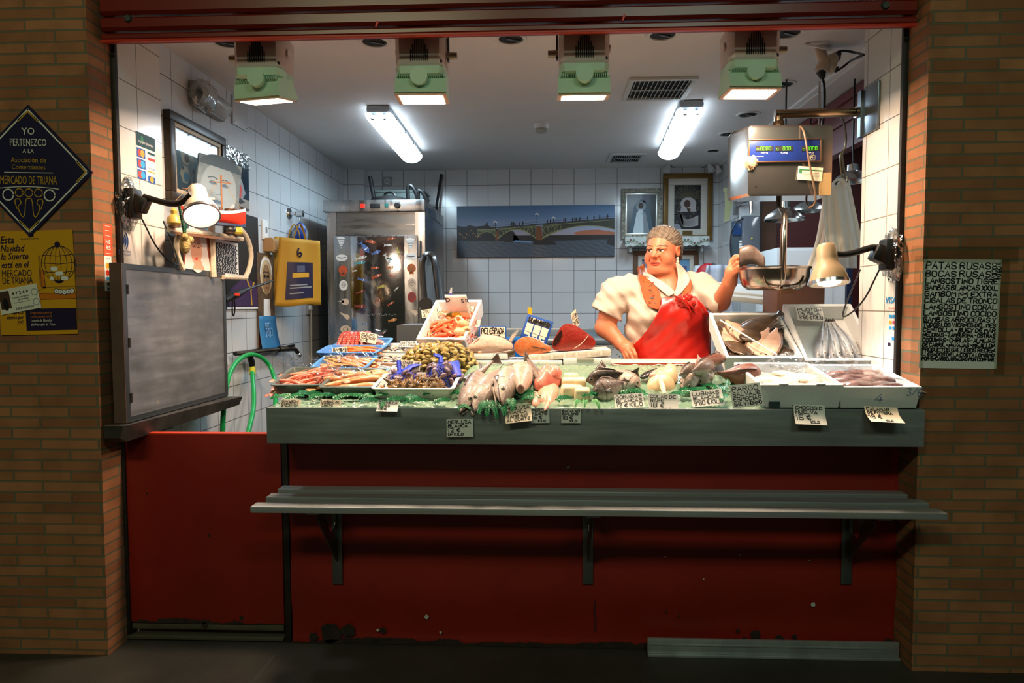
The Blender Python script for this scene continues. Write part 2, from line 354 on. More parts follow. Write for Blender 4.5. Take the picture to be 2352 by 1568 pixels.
for i,(px,py,r)in enumerate(((980,1416,6),(1868,1388,6),(868,1447,4),(1012,1452,4),(1305,1072,5),(1616,1330,2.5),(1528,1278,2),(1340,1205,2),(1860,1287,2),(1700,1274,2))):
 p=at(px,py,-.013);fk=MB();blob(fk,p.x,p.z,r/550,-.0127,40+i,7);fk.build('paint_chip',chip,ct,0)
MB().box2((px0-.028,-.01,0),(px0-.003,.05,pz1),.003).build('side_post',darkst,ct)
MB().box2((px1+.002,-.012,0),(px1+.024,.021,pz1),.003).build('side_post',darkst,ct)
MB().box2((px0,.0,0.002),(px1,.05,pz0-.002)).build('plinth',mat('rusty_plinth','#2a211c',.85,noise=(14,.7,'#4a3a30')),ct)
t=thing('kick_plate','loose dull aluminium strip standing at the foot of the red counter','plate',(0,0,0))
a,b=at(1486,1524,-.05),at(2062,1524,-.05)
MB().box2((a.x,-.06,.0),(b.x,-.045,.072),.003).build('sheet',mat('aluminium','#b4baba',.45,.6,noise=(8,.5,'#6f7474')),t)
MB().box2((a.x,-.072,0),(b.x,-.06,.012),.003).build('foot_fold',mat('aluminium'),t)
MB().box2((a.x+.01,-.063,.045),(b.x-.06,-.059,.05)).build('rib',mat('aluminium'),t)
gt=thing('half_gate','scuffed red metal half gate at the end of the counter','gate',(0,0,0))
g0,g1=at(264,1200,0).x,at(648,1200,0).x;gz0,gz1=at(500,1432,0).z,at(500,997,0).z
MB().box2((g0+.004,.0,gz0),(g1,.035,gz1),.004).build('door_panel',red,gt)
MB().box2((g0+.004,-.002,gz1-.006),(g1,.036,gz1+.004),.002).build('top_edge',mat('bright_red'),gt)
g=MB();flake(g,g0+.02,g1,gz0,.024,11,-.0012,80);g.build('bare_edge',rust,gt,0)
for i,(px,py,r)in enumerate(((480,1229,4),(300,1271,3),(338,1133,3),(283,1170,5),(555,1418,6),(470,1435,8))):
 p=at(px,py,0);g=MB();blob(g,p.x,p.z,r/550,-.0012,70+i);g.build('rust_patch',rust,gt,0)
MB().box2((g0+.02,.004,.045),(g1-.004,.03,gz0-.004),.003).build('kick_board',mat('worn_board','#57503f',.6,noise=(6,.6,'#3b372c')),gt)
MB().box2((g0+.0,-.012,.006),(g1,.03,.022),.003).build('sill',mat('worn_sill','#5b5648',.6,.4),gt)
for py in(1065,1215):
 p=at(258,py,-.01);MB().cyl((p.x+.012,-.012,p.z-.03),(p.x+.012,-.012,p.z+.03),.011).build('hinge',mat('hinge_red','#5a1a10',.5),gt)
struct('trim_7',MB().box2((XL-.035,-.01,0),(XL+.002,.05,gz1+.01),.004),darkst)
bs=thing('bag_shelf','steel bag shelf of three slats bracketed to the red counter front','shelf',(0,0,0))
zsh=.69
ss=mat('slat_steel','#b2b9bb',.36,.6,ani=(2,50,50))
for px0_,px1_,y in((638,2094,-.075),(610,2135,-.195),(574,2178,-.325)):
 xa,xb=at(px0_,1150,y).x,at(px1_,1150,y).x
 MB().box2((xa,y,zsh-.024),(xb,y+.062,zsh),.003).build('slat',ss,bs)
for i,px in enumerate((776,1350,1943)):
 x=at(px,1300,-.01).x;b0=at(px,1340,-.01).z
 br=MB().box2((x-.022,-.018,b0),(x+.022,-.012,zsh-.026),.003)
 tri=[(-.3,zsh-.026),(-.013,zsh-.026),(-.013,b0+.10),(-.03,b0+.10)]
 hole=circ(-.085,zsh-.13,.045,20)
 Mx=Matrix.Translation((x-.002,0,0))@Matrix.Rotation(R(90),4,'Z')
 out=[]
 for k in range(20):
  c=(-.085,zsh-.13);an=2*math.pi*k/20;d=(math.cos(an),math.sin(an));best=9
  for q in range(4):
   p,r_=tri[q],tri[(q+1)%4];ex,ez=r_[0]-p[0],r_[1]-p[1];den=d[0]*ez-d[1]*ex
   if abs(den)>1e-9:
    tt=((p[0]-c[0])*ez-(p[1]-c[1])*ex)/den;ww=((p[0]-c[0])*d[1]-(p[1]-c[1])*d[0])/den
    if tt>0 and-1e-6<=ww<=1+1e-6:best=min(best,tt)
  out.append((c[0]+d[0]*best,c[1]+d[1]*best))
 pl=lambda p,s:Vector((x+s,p[0],p[1]))
 for s,fl_ in((-.0025,0),(.0025,1)):
  for k in range(20):
   q=[pl(hole[k],s),pl(hole[(k+1)%20],s),pl(out[(k+1)%20],s),pl(out[k],s)];br.add(q if fl_ else q[::-1],[(0,1,2,3)])
 for k in range(20):
  j=(k+1)%20;br.add([pl(hole[k],-.0025),pl(hole[j],-.0025),pl(hole[j],.0025),pl(hole[k],.0025)],[(0,1,2,3)]);br.add([pl(out[k],.0025),pl(out[j],.0025),pl(out[j],-.0025),pl(out[k],-.0025)],[(0,1,2,3)])
 br.box2((x-.025,-.32,zsh-.03),(x+.025,-.02,zsh-.0245))
 br.build('bracket',mat('bracket_steel','#6d7272',.4,.8),bs)
def area(name,loc,rot,size,power,col,spread=180):
 d=bpy.data.lights.new(name,'AREA');d.shape='RECTANGLE';d.size,d.size_y=size;d.energy=power;d.color=col;d.spread=R(spread)
 o=bpy.data.objects.new(name,d);COL.objects.link(o);o.location=loc;o.rotation_euler=rot if isinstance(rot,Euler)else[R(a)for a in rot];return o
w=bpy.data.worlds.new('hall');SC.world=w;w.use_nodes=True
w.node_tree.nodes['Background'].inputs[0].default_value=(.75,.8,.55,1);w.node_tree.nodes['Background'].inputs[1].default_value=.03
area('hall_lamp',(-1.6,-4.4,4.2),(25,0,0),(1.6,.3),46,(.95,.95,.58))
area('neighbour_fill',(2.5,1.2,2.75),(0,0,0),(.2,1.2),16,(.85,.93,1))  # added fill light to brighten the white cabinet, no fitting hangs there
area('hall_lamp',(1.2,-4.0,4.2),(22,0,0),(1.6,.3),30,(.75,1,.8))
SC.view_settings.view_transform='Standard';SC.view_settings.look='None';SC.view_settings.gamma=1;SC.view_settings.exposure=.1
SC.cycles.max_bounces=6;SC.cycles.diffuse_bounces=4;SC.cycles.glossy_bounces=3;SC.cycles.transmission_bounces=4;SC.cycles.transparent_max_bounces=10
SC.cycles.sample_clamp_indirect=4;SC.cycles.caustics_reflective=False;SC.cycles.caustics_refractive=False;SC.cycles.use_denoising=True
# floodlights, tubes, ceiling fittings
WARM=(1,.71,.5);COOL=(.62,.85,1)
grey=mat('flood_grey','#ded0cb',.35);mint=mat('flood_mint','#bfe0c4',.4)
slot=mat('slot_black','#0d0d0d',.7);lens=mat('flood_lens','#ffffff',.4,emit='#ffd9b0',es=14)
YF=.12
def flood(px,pyt,pyb,roll,yawd,tiltd,side,label):
 p=at(px,150,YF);zt=at(px,pyt,YF).z;zb=at(px,pyb,YF).z
 t=thing('floodlight',label,'floodlight',(p.x,YF,0),group='warm floodlights under the shutter')
 s=.105
 q=zb+.122;gb=MB();prof=[(-.085,-.08),(.085,-.08),(.105,-.055),(.105,.08),(-.105,.08),(-.105,-.055)]
 def ring(z,k,dy=0):return[Vector((x*k,y*k+dy,z))for x,y in prof]
 ztop=q+.19
 gb.loft([ring(q,.86),ring(q+.012,.97),ring(q+.14,1),ring(ztop,.7)])
 gb.build('gear_box',grey,t)
 v=MB()
 for i in range(9):
  hh=.11-.011*abs(i-4)**1.3;x=-.0+(i-4)*.0088
  v.box((x,-.0805,q+.022+hh/2),(.0035,.004,hh))
 v.build('cooling_slots',slot,t)
 mb=MB();mb.loft([ring(q-.04,.82),ring(q-.03,.95),ring(q,.98)]);mb.build('lower_cover',mint,t)
 MB().cyl((0,-.095,q-.045),(0,.07,q-.045),.036,n=24).build('pivot',mint,t)
 hd=bpy.data.objects.new('lamp_head',None)
 M_=Matrix.Translation((0,0,q-.032))@Euler((R(tiltd),0,R(yawd))).to_matrix().to_4x4()@Matrix.Diagonal((1,.8,.8,1))
 h=MB();h.T=M_
 wd=.108
 sect=[(-.05,-.0),(-.072,-.018),(-.092,-.092),(-.08,-.1),(.08,-.1),(.1,-.085),(.055,-.0)]
 h.loft([[Vector((x,y,z))for y,z in sect]for x in(-wd,-wd+.004,wd-.004,wd)])
 head=h.build('lamp_head',mint,t)
 f=MB();f.T=M_
 for i in range(24):f.box((-wd+.012+i*(2*wd-.024)/23,-.058,-.012),(.0045,.05,.03),(-38,0,0))
 f.build('heat_fin',mat('flood_mint_fin','#a9cdb2',.45),head)
 g=MB();g.T=M_;g.box2((-wd-.002,-.088,-.106),(wd+.002,.088,-.1),.002);g.build('lens_rim',mat('lens_rim','#d8b49a',.4),head)
 g=MB();g.T=M_;g.box2((-wd+.016,-.07,-.1085),(wd-.016,.07,-.106));g.build('lens',lens,head)
 y=MB();sx=side
 y.box2((sx*.112-.004,-.012,q+.04),(sx*.112+.004,.012,ZC),.001);y.build('mounting_yoke',mat('yoke_grey','#5a544e',.45,.6),t)
 MB().cyl((sx*.106,0,q+.065),(sx*.15,0,q+.065),.016,.014,10).build('knob',mat('knob_brass','#a49a86',.4,.5),t)
 MB().cyl((-sx*.106,0,q+.08),(-sx*.113,0,q+.08),.018).build('cap',grey,t)
 MB().tube(chaikin([(sx*-.06,0,ztop-.01),(sx*-.09,.01,ztop+.05),(sx*-.1,.03,ZC-.02),(sx*-.1,.03,ZC)],2),.005,6).build('cable',mat('cable_beige','#b5a690',.6),t)
 for sgn in(-1,1):MB().cyl((sgn*.09-sgn*.0,-.066,q+(.02 if sgn>0 else .19)),(sgn*.09,-.072,q+(.02 if sgn>0 else .19)),.006).build('screw',slot,t)
 c=Matrix.Translation((p.x,YF,0))@M_
 n=(c.to_3x3()@Vector((0,0,-1))).normalized();loc=c@Vector((0,0,-.115))
 a=area('flood_beam',loc,(0,0,0),(.2,.13),20,WARM,180);a.rotation_euler=n.to_track_quat('-Z','Y').to_euler()
flood(606,87,235,0,-12,9,-1,'floodlight with its head turned furthest, nearest the framed collage wall')
flood(970,80,232,0,2,-1,1,'floodlight above the cooked prawn crate, second from the collage wall')
flood(1340,74,226,0,0,8,-1,'floodlight hanging beside the ceiling grille')
flood(1722,66,220,0,4,-2,1,'floodlight above the hanging scale')
tubem=mat('tube_glow','#ffffff',.4,emit='#dff0ff',es=9);cover=mat('lit_cover','#eef4f8',.3,emit='#e6f2ff',es=3.2)
body=mat('fitting_grey','#9aa3a8',.45)
for i,(xn_,xf_,lab)in enumerate(((-1.035,-1.055,'twin tube fluorescent ceiling light nearer the steel cabinet'),(.93,1.02,'twin tube fluorescent ceiling light beside the large ceiling grille'))):
 ya,yb=1.5,2.78;an=math.atan2(xf_-xn_,yb-ya);L=yb-ya
 t=thing('fluorescent_light',lab,'ceiling light',((xn_+xf_)/2,(ya+yb)/2,ZC),(0,0,-math.degrees(an)),'fluorescent lights on the stall ceiling')
 MB().box((0,0,-.025),(.15,L,.05),bev=.02).build('mounting_housing',body,t)
 dm=MB()
 def dome(u,v):
  a=math.pi*u;e=min(1,math.sin(math.pi*min(max(v,.0),1))*9+.25)
  return Vector((.088*math.cos(a)*(.85+.15*e),(v-.5)*L,-.05-.062*math.sin(a)*e))
 dm.grid(dome,12,30);dm.build('cover',cover,t)
 for s in(-.036,.036):
  tb=MB().tube([(s,-L/2+.07,-.072),(s,L/2-.07,-.072)],.017,12).build('tube',tubem,t)
  for e in(-1,1):MB().tube([(s,e*(L/2-.07),-.072),(s,e*(L/2-.02),-.072)],.018,12).build('end_cap',mat('end_cap','#5c6a70',.5),tb)
 for k in range(4):
  for s in(-1,1):MB().box((s*.085,-L/2+.15+k*L/3.9,-.048),(.012,.02,.022),bev=.003).build('clip',mat('end_cap'),t)
 a=area('tube_light',((xn_+xf_)/2,(ya+yb)/2,ZC-.125),(0,0,-math.degrees(an)),(.1,L-.1),18,COOL)
def grille(px,py,sx,sy,lab):
 c=atz(px,py,ZC);t=thing('ceiling_grille',lab,'vent',(c.x,c.y,ZC),(0,0,0),'ceiling air grilles')
 fr=MB();wv=.028
 for a,b in(((-sx,-sy),(sx,-sy+wv)),((-sx,sy-wv),(sx,sy)),((-sx,-sy+wv),(-sx+wv,sy-wv)),((sx-wv,-sy+wv),(sx,sy-wv))):fr.box2((*a,-.016),(*b,0),.002)
 fr.build('frame',mat('grille_frame','#c9ccca',.5),t)
 MB().box2((-sx+wv,-sy+wv,-.002),(sx-wv,sy-wv,-.0005)).build('dark_duct',slot,t)
 g=MB();n=13
 for i in range(n):g.box((-sx+wv+(i+.5)*(2*sx-2*wv)/n,0,-.009),(.004,2*sy-2*wv,.012),(0,25,0))
 g.box((0,0,-.012),(2*sx-2*wv,.006,.006));g.build('slats',mat('grille_slat','#b9bfbd',.5),t)
grille(1512,202,.19,.2,'large square air grille in the ceiling between floodlights')
grille(1437,361,.15,.17,'smaller air grille in the ceiling above the framed pictures')
c=atz(1243,285,ZC);t=thing('smoke_detector','round white smoke detector in the middle of the ceiling','smoke detector',(c.x,c.y,ZC))
MB().lathe([(.052,0),(.052,-.02),(.045,-.032)]).build('base',mat('detector_white','#e6e6e2',.5),t)
MB().lathe([(.04,-.03),(.04,-.04),(.036,-.041),(.036,-.046),(.04,-.047),(.034,-.058),(.01,-.062)]).build('head',mat('detector_grey','#a8a9a0',.5),t)
dl=((521,97,'open round ceiling hole nearest the collage wall'),(860,95,'open round ceiling hole beside the second floodlight'),(1173,88,'open round ceiling hole midway along the shutter'),(1522,79,'open round ceiling hole over the large ceiling grille'),(1808,75,'open round ceiling hole beside the plug adaptor'),(1797,193,'open round ceiling hole behind the fourth floodlight'),(1719,262,'open round ceiling hole above the hanging scale'),(1673,307,'open round ceiling hole just behind the hanging scale'),(1638,345,'small open ceiling hole furthest back by the tiled column'))
for i,(px,py,lab)in enumerate(dl):
 c=atz(px,py,ZC);r=.058 if i<8 else .045
 t=thing('downlight_hole',lab,'downlight',(c.x,c.y,ZC),group='empty downlight rings in the ceiling')
 MB().loft([[Vector((rr*math.cos(a),rr*math.sin(a),z))for a in[2*math.pi*k/28 for k in range(28)]]for rr,z in((r+.022,-.0005),(r+.018,-.006),(r+.002,-.007),(r,-.001))],cap=False).build('ring',mat('ring_white','#d8d6d0',.45),t)
 MB().lathe([(r,-.0012),(r*.97,-.0032),(r*.5,-.0034)],n=28).build('recess',slot,t)
 MB().box((r*.2,0,-.006),(r*1.2,.012,.008),(0,0,30)).build('clip_spring',mat('spring','#6b6a64',.4,.8),t)
# signs and posters on the brick
ink=mat('marker_ink','#0d0f14',.6);paper=mat('white_paper','#e4e4de',.7)
navy=mat('navy_print','#15123a',.45);gold=mat('gold_print','#c79a22',.5);cream=mat('cream_print','#e6e4d4',.5);yel=mat('poster_yellow','#dda312',.5,noise=(3,.4,'#cf8f0c'));ora=mat('poster_orange','#d0760f',.5);dk=mat('poster_navy','#1c1336',.5);brn=mat('print_brown','#4a2f1c',.6)
redp=mat('print_red','#d23a22',.5);bluep=mat('print_blue','#1d4f9c',.5);grnp=mat('print_green','#2c7a4a',.5);greyp=mat('print_grey','#8d9499',.5);skyp=mat('print_sky','#6fa3cf',.5);blkp=mat('print_black','#101216',.5);whitep=mat('print_white','#eef0ee',.45);pinkp=mat('print_skin','#d79a7a',.5);purp=mat('print_purple','#3a2350',.5);orp2=mat('print_amber','#e39a1c',.5);bluel=mat('print_teal','#2f7fb0',.5);darkb=mat('print_midnight','#14222f',.4)
c=at(70,394,BY);hs=.2625
t=thing('diamond_sign','navy diamond-shaped association sign with white border on the brick','sign',(c.x,BY-.006,c.z),(0,1.5,0))
MB().prism([(0,-hs),(hs,0),(0,hs),(-hs,0)],.008,Matrix.Translation((0,-.004,0))).build('plate',navy,t)
g=MB();y=-.0048;k=hs*.93
for a,b in(((0,-k),(k,0)),((k,0),(0,k)),((0,k),(-k,0)),((-k,0),(0,-k))):line2(g,[a,b],.006,y)
printed(g,'YO',0,.145,.028,y,align='CENTER');printed(g,'PERTENEZCO',0,.1,.03,y,w=.15,align='CENTER');printed(g,'A LA',0,.072,.016,y,align='CENTER')
line2(g,[(-.1,-.006),(.1,-.006)],.003,y);line2(g,[(x/10*.125,-.062-.008*(x/10)**2*1)for x in range(-10,11)],.003,y)
for sx in(-1,1):line2(g,circ(sx*.086,-.095,.022,20)+circ(sx*.086,-.095,.022,20)[:1],.005,y)
g.m(1)
printed(g,'Asociación de',0,.035,.02,y,w=.145,align='CENTER');printed(g,'Comerciantes',0,.007,.02,y,w=.14,align='CENTER');printed(g,'MERCADO DE TRIANA',0,-.052,.034,y,w=.235,align='CENTER')
for x in(-.04,0,.04):line2(g,circ(x,-.086,.016,18)+circ(x,-.086,.016,18)[:1],.0035,y)
line2(g,chaikin([(p[0],p[1],0)for p in((-.05,-.15),(-.062,-.115),(-.04,-.108),(-.03,-.13),(-.05,-.14),(-.03,-.185),(-.018,-.18),(-.014,-.11),(0,-.108),(.014,-.11),(.018,-.18),(.03,-.185),(.05,-.14),(.03,-.13),(.04,-.108),(.062,-.115),(.05,-.15))],2),.0035,y)
for s in(1,-1):
 for(ax,az),(bx,bz),(cx,cz)in(((-.04,s*.2),(0,s*.2+s*.036),(.04,s*.2)),):line2(g,[(ax,az),(bx,bz),(cx,cz)],.008,y)
line2(g,[(.2,.04),(.236,0),(.2,-.04)],.008,y);line2(g,[(-.2,.04),(-.236,0),(-.2,-.04)],.008,y)
g.build('lettering',[cream,gold],t,0)
a,b=at(3,768,BY),at(170,529,BY);PW,PH=b.x-a.x,b.z-a.z
t=thing('lottery_poster','yellow Christmas lottery poster with a drawn ball cage taped to the brick','poster',((a.x+b.x)/2,BY-.004,(a.z+b.z)/2),(0,-1,0))
MB().box((0,0,0),(PW,.003,PH)).build('sheet',yel,t)
def U(u,v):return((u-.5)*PW,(v-.5)*PH)
g=MB();y=-.0026
mats_=[dk,ora,whitep,cream,brn,yel]
g.m(0).flat(rect(*U(.34,.04),*U(1,.25)),y)
g.m(1).flat(rect(*U(.52,.34),*U(1,.395)),y-.0002).flat([U(.56,.46),U(.56,.62),U(.60,.62),U(.62,.44)],y-.0002)
g.m(5).flat(rect(*U(.52,.4),*U(1,.46)),y-.0002)
g.m(0)
for q in(U(.52,.34),U(1,.34)),(U(.52,.395),U(1,.395)),(U(.5,.41),U(.62,.455)),(U(.62,.455),U(1,.455)),(U(.55,.45),U(.55,.76)),(U(.565,.46),U(.565,.76)),(U(.62,.45),U(.6,.62)):line2(g,q,.0016,y-.0004)
cx,cz=U(.8,.68);rr=.071
line2(g,circ(cx,cz,rr,40)+[circ(cx,cz,rr,40)[0]],.0022,y-.0004)
for k in(.15,.5,.8):line2(g,circ(cx,cz,rr*k,24,0,360,rr)+[circ(cx,cz,rr*k,24,0,360,rr)[0]],.0018,y-.0004)
for dz in(-.5,0,.45):hw=math.sqrt(1-dz*dz)*rr;line2(g,[(cx-hw,cz+dz*rr+.004),(cx,cz+dz*rr-.002),(cx+hw,cz+dz*rr+.004)],.0018,y-.0004)
g.flat(circ(cx,cz+rr+.006,.012,16),y-.0005);g.flat(circ(cx,cz-rr,.018,16,180,360,.008),y-.0004)
g.m(2)
for i in range(14):g.flat(circ(cx-.03+.06*((i*37)%14)/13,cz-rr*.85+.022*(i%3)*.9,.0085,12),y-.0006-i*2e-5)
bl='a'
for i,ch in enumerate('47249'):
 x,z=U(.76+.05*i,.415-.006*(2-abs(i-2))**1);g.m(0).flat(circ(x,z,.0115,14),y-.0008);g.m(2).flat(circ(x,z,.009,14),y-.001);g.m(0);printed(g,ch,x,z-.004,.008,y-.0012,align='CENTER')
g.m(0)
for txt,v,h in(('Esta',.885,.03),('Navidad',.805,.028),('la Suerte',.728,.028),('está en el',.65,.026)):printed(g,txt,*U(.055,v),h,y,w=min(.115,.0145*len(txt)),bold=.012,shear=.25)
printed(g,'MERCADO',*U(.055,.565),.028,y,w=.125);printed(g,'DE TRIANA',*U(.055,.495),.028,y,w=.128)
printed(g,'Lotería Nacional',*U(.33,.918),.006,y,w=.075,bold=.02);g.flat(rect(*U(.43,.94),*U(.5,.975)),y)
for txt,v in(('¡Compra tu',.205),('décimo por',.155),('22€!',.105)):printed(g,txt,*U(.31,v),.014,y,w=min(.072,.0072*len(txt)),bold=.015,shear=.25,align='RIGHT')
g.m(1);printed(g,'Pregunta a nuestros',*U(.4,.2),.011,y-.0003,w=.09,shear=.2);printed(g,'comerciantes por la',*U(.4,.165),.011,y-.0003,w=.09,shear=.2)
g.m(3);printed(g,'Lotería de Navidad',*U(.4,.125),.011,y-.0003,w=.09,shear=.2);printed(g,'del Mercado de Triana',*U(.4,.085),.011,y-.0003,w=.105,shear=.2)
g.build('print',mats_,t,0)
M_=Matrix.Translation((*[U(.27,.345)[0],-.0055],U(.27,.345)[1]))@Matrix.Rotation(R(-9),4,'Y')
g=MB();g.T=M_;tw,th=.086,.05
g.flat(rect(-tw,-th,tw,th),0);g.m(1).flat(rect(-tw+.006,-th+.02,-tw+.05,th-.008),-.0005);g.m(4).flat(circ(-tw+.028,-.012,.012,14,0,360,.026),-.0008)
g.m(2);printed(g,'4 7 2 4 9',-.025,.02,.013,-.0006,w=.07,bold=.02);printed(g,'LOTERÍA NACIONAL',-.025,.006,.006,-.0006,w=.07,bold=.02);printed(g,'DE NAVIDAD',-.005,-.004,.006,-.0006,w=.045,bold=.02);printed(g,'22 de diciembre de 2022',-.025,-.014,.005,-.0006,w=.07)
for i in range(22):g.flat(rect(-.02+i*.0035,-.042,-.02+i*.0035+(.0012+.001*(i%3==0)),-.032),-.0006)
g.m(3);[line2(g,circ(.07,z,.013,16)+circ(.07,z,.013,16)[:1],.003,-.0006)for z in(.018,-.022)]
g.build('ticket',[cream,brn,ink,greyp,blkp],t,0)
def sheet(name,label,cat,c,w,h,lines,rotz=0,roll=0,tilt=0,curl=0.0,m_=None,sw=.0035,group=None,fold=0.0,thick=.0006,ink_=None,seed=1,margin=.05,part='sheet'):
 0
 t=thing(name,label,cat,c,(tilt,roll,rotz),group)
 fn=lambda u,v,d=0:Vector((u,-d-curl*((.5-v/h)**2+.25*(u/w)**2),v))
 b=MB()
 for d,flip in((0,0),(-thick,1)):
  q=MB().grid(lambda a,e:fn((a-.5)*w,(e-.5)*h,d),4,8);b.add(q.v,[f[::-1]if flip else f for f in q.f])
 if fold:q=MB().grid(lambda a,e:fn((a-.5)*w,h/2,0)+Vector((0,thick+e*fold*.9,-e*fold*.35)),4,2);b.add(q.v,q.f)
 if ink_ is not False:
  b.m(1);tot=sum(l[1]for l in lines);z=h/2-margin*h
  for i,l in enumerate(lines):
   lh=(h*(1-2*margin))*l[1]/tot;z-=lh
   x0=-w/2+w*(l[2]if len(l)>2 else .06);ww=w*(l[3]if len(l)>3 else .88)
   strokes(b,l[0],lambda x,y_:fn(x,y_,.0012),x0,z+lh*.14,ww,lh*.74,l[4]if len(l)>4 else sw,.05,seed+i*7)
 b.build(part,[m_ or paper,ink_ or ink],t,30);return t
a,b=at(2112,846,BY),at(2298,595,BY)
LST=['PATAS RUSAS','BOCAS RUSAS','LANGOSTINO TIGRE','GAMBAS BLANCAS XXXL','GAMBOM N-1 EXTRA','CIGALAS DE TRONCO','LANGOSTINO CORAL','LANGOSTINO COCIDO','GAMBAS ARROCERAS Y','TODOS LOS VIERNES DEL MES','CENTOLLA - BUEY DE MAR','NECORAS - ZAMBURIÑA - OSTRAS','COQUINAS - CHIRLAS - ALMEJAS','DE CARRIL - NAVAJAS - MEJILLON','PRODUCTOS GALLEGOS RECIEN','LLEGADOS DE LA COSTA LOMISMO','POR ENCARGO. GRACIAS POR CONFIAR']
LH=[1.45,1.3,1.15,1.1,1.1,1.1,1.1,1.1,1.0,.85,.9,.85,.9,.8,.85,.75,.75]
pw=b.x-a.x
t=sheet('fish_list_sign','large handwritten list of shellfish taped to the brick','sign',((a.x+b.x)/2,BY-.003,(a.z+b.z)/2),pw,b.z-a.z,[(s,h,.03,.83 if i<2 else .93)for i,(s,h)in enumerate(zip(LST,LH))]+[(' ',.9)],sw=.0042,margin=.02,seed=5,roll=1)
g=MB();ph_=b.z-a.z
strokes(g,'COCIDA',lambda x,y:Vector((pw*.38+y,-.0012,ph_*.47-x)),0,0,ph_*.15,.016,.003,.05,3);strokes(g,'Y CRUDA',lambda x,y:Vector((pw*.44+y,-.0012,ph_*.47-x)),0,0,ph_*.15,.016,.003,.05,4)
g.build('side_note',ink,t,0)
tp=film('clear_tape','#e6e8e0',.06,.25,(40,.4))
g=MB()
for x0,z0,x1,z1 in((-pw/2-.05,ph_/2-.012,pw/2+.06,ph_/2+.05),(-pw/2-.035,-ph_/2-.02,-pw/2+.015,ph_/2+.01),(pw/2-.01,-ph_/2-.02,pw/2+.03,ph_/2)):g.grid(lambda u,v:Vector((x0+u*(x1-x0),-.0022-.0012*math.sin(u*9+v*14),z0+v*(z1-z0))),14,14)
g.build('tape',tp,t)
def side(px,py,X,rot):p=atx(px,py,X);return p
def sticker(label,px0,py0,px1,py1,X,sgn,draw,mats_,cat='sticker',base=True):
 0
 p0,p1=atx(px0,(py0+py1)/2,X),atx(px1,(py0+py1)/2,X);zt,zb=atx((px0+px1)/2,py0,X).z,atx((px0+px1)/2,py1,X).z
 w=abs(p1 .y-p0 .y);h=zt-zb
 t=thing('sticker',label,cat,(X+sgn*.001,(p0 .y+p1 .y)/2,(zt+zb)/2),(0,0,90*sgn))
 if base:MB().box((0,0,0),(w,.0012,h)).build('film',mats_[0],t)
 g=MB();draw(g,w,h);g.build('print',mats_,t,0);return t
def cards(g,w,h):
 y=-.001
 g.m(4).flat(rect(-w/2,h*.2,w/2,h/2),y-.0002);g.m(0);printed(g,'CAJA SAN FERNANDO',0,h*.28,h*.05,y-.0006,w=w*.8,align='CENTER');g.m(5).flat(circ(-w*.2,h*.36,h*.05,8,0,360,h*.09),y-.0005)
 for k,(x,z)in enumerate(((-.27,.06),(.27,.1),(-.27,-.17),(.27,-.02),(-.27,-.4),(.27,-.2),(.27,-.42))):
  x*=w;z*=h
  if k in(0,2,4):
   g.m(1).flat(rect(x-w*.22,z-h*.1,x+w*.22,z+h*.1),y-.0002);g.m(2).flat(circ(x-w*.07,z,w*.11,14),y-.0005);g.m(3 if k==0 else 6).flat(circ(x+w*.07,z,w*.11,14),y-.0006)
  elif k==1:g.m(4).flat(rect(x-w*.2,z,x+w*.2,z+h*.05),y-.0003)
  elif k==3:g.m(2).flat(rect(x-w*.2,z-h*.01,x+w*.2,z+h*.05),y-.0003)
  elif k==5:g.m(1);printed(g,'VISA',x,z-h*.03,h*.05,y-.0003,w=w*.34,align='CENTER',shear=.2);g.m(3).flat(rect(x-w*.2,z-h*.09,x+w*.2,z-h*.06),y-.0003)
  else:g.m(1).flat(rect(x-w*.2,z-h*.1,x+w*.2,z+h*.05),y-.0003);g.m(3).flat(circ(x,z-h*.02,w*.1,10),y-.0005)
CM=[mat('sticker_white','#e9e6df',.4),bluep,redp,orp2,mat('sticker_green','#1d3a38',.5),grnp,mat('sticker_cyan','#2f9ad0',.4)]
sticker('payment card sticker with coloured card logos on the tiled pillar above the lamp',313,310,356,415,XL,1,cards,CM)
def nfc(g,w,h):
 for r_ in(.2,.32,.44):line2(g.m(1),circ(-w*.25,h*.25,w*r_*1.2,8,-40,40),w*.07,-.001)
 printed(g,'PAGA CON',0,-h*.28,h*.1,-.001,w=w*.9,align='CENTER');printed(g,'CONTACTLESS',0,-h*.42,h*.1,-.001,w=w*.9,align='CENTER')
sticker('small blue contactless payment sticker under the clamped lamp',270,540,300,590,XL,1,nfc,CM,base=False)
def neon(g,w,h):
 g.m(1);printed(g,'NE',0,-h*.12,h*.13,-.001,w=w*.55,align='CENTER',bold=.02);printed(g,'RS',0,-h*.3,h*.13,-.001,w=w*.55,align='CENTER',bold=.02)
 for z in(.42,.28,.12,-.42):g.flat(rect(-w*.3,h*z,w*.3,h*(z+.012)),-.001)
sticker('orange sticker with white letters on the brick edge',237,514,257,588,XL-.012,1,neon,[mat('sticker_orange','#e2552f',.45),whitep])
def cards2(g,w,h):
 g.m(1);printed(g,'VISA',0,h*.4,h*.05,-.001,w=w*.7,align='CENTER');g.m(3).flat(circ(-w*.1,h*.22,w*.28,12),-.001);g.m(2).flat(circ(-w*.1,h*.02,w*.28,12),-.001)
 g.m(6).flat(rect(-w*.3,-h*.2,w*.3,-h*.1),-.001);g.m(4).flat(rect(-w*.2,-h*.34,w*.3,-h*.26),-.001);g.m(1).flat(rect(-w*.2,-h*.46,w*.3,-h*.4),-.001)
sticker('narrow white card sticker below the orange one on the brick edge',240,588,256,668,XL-.012,1,cards2,CM)
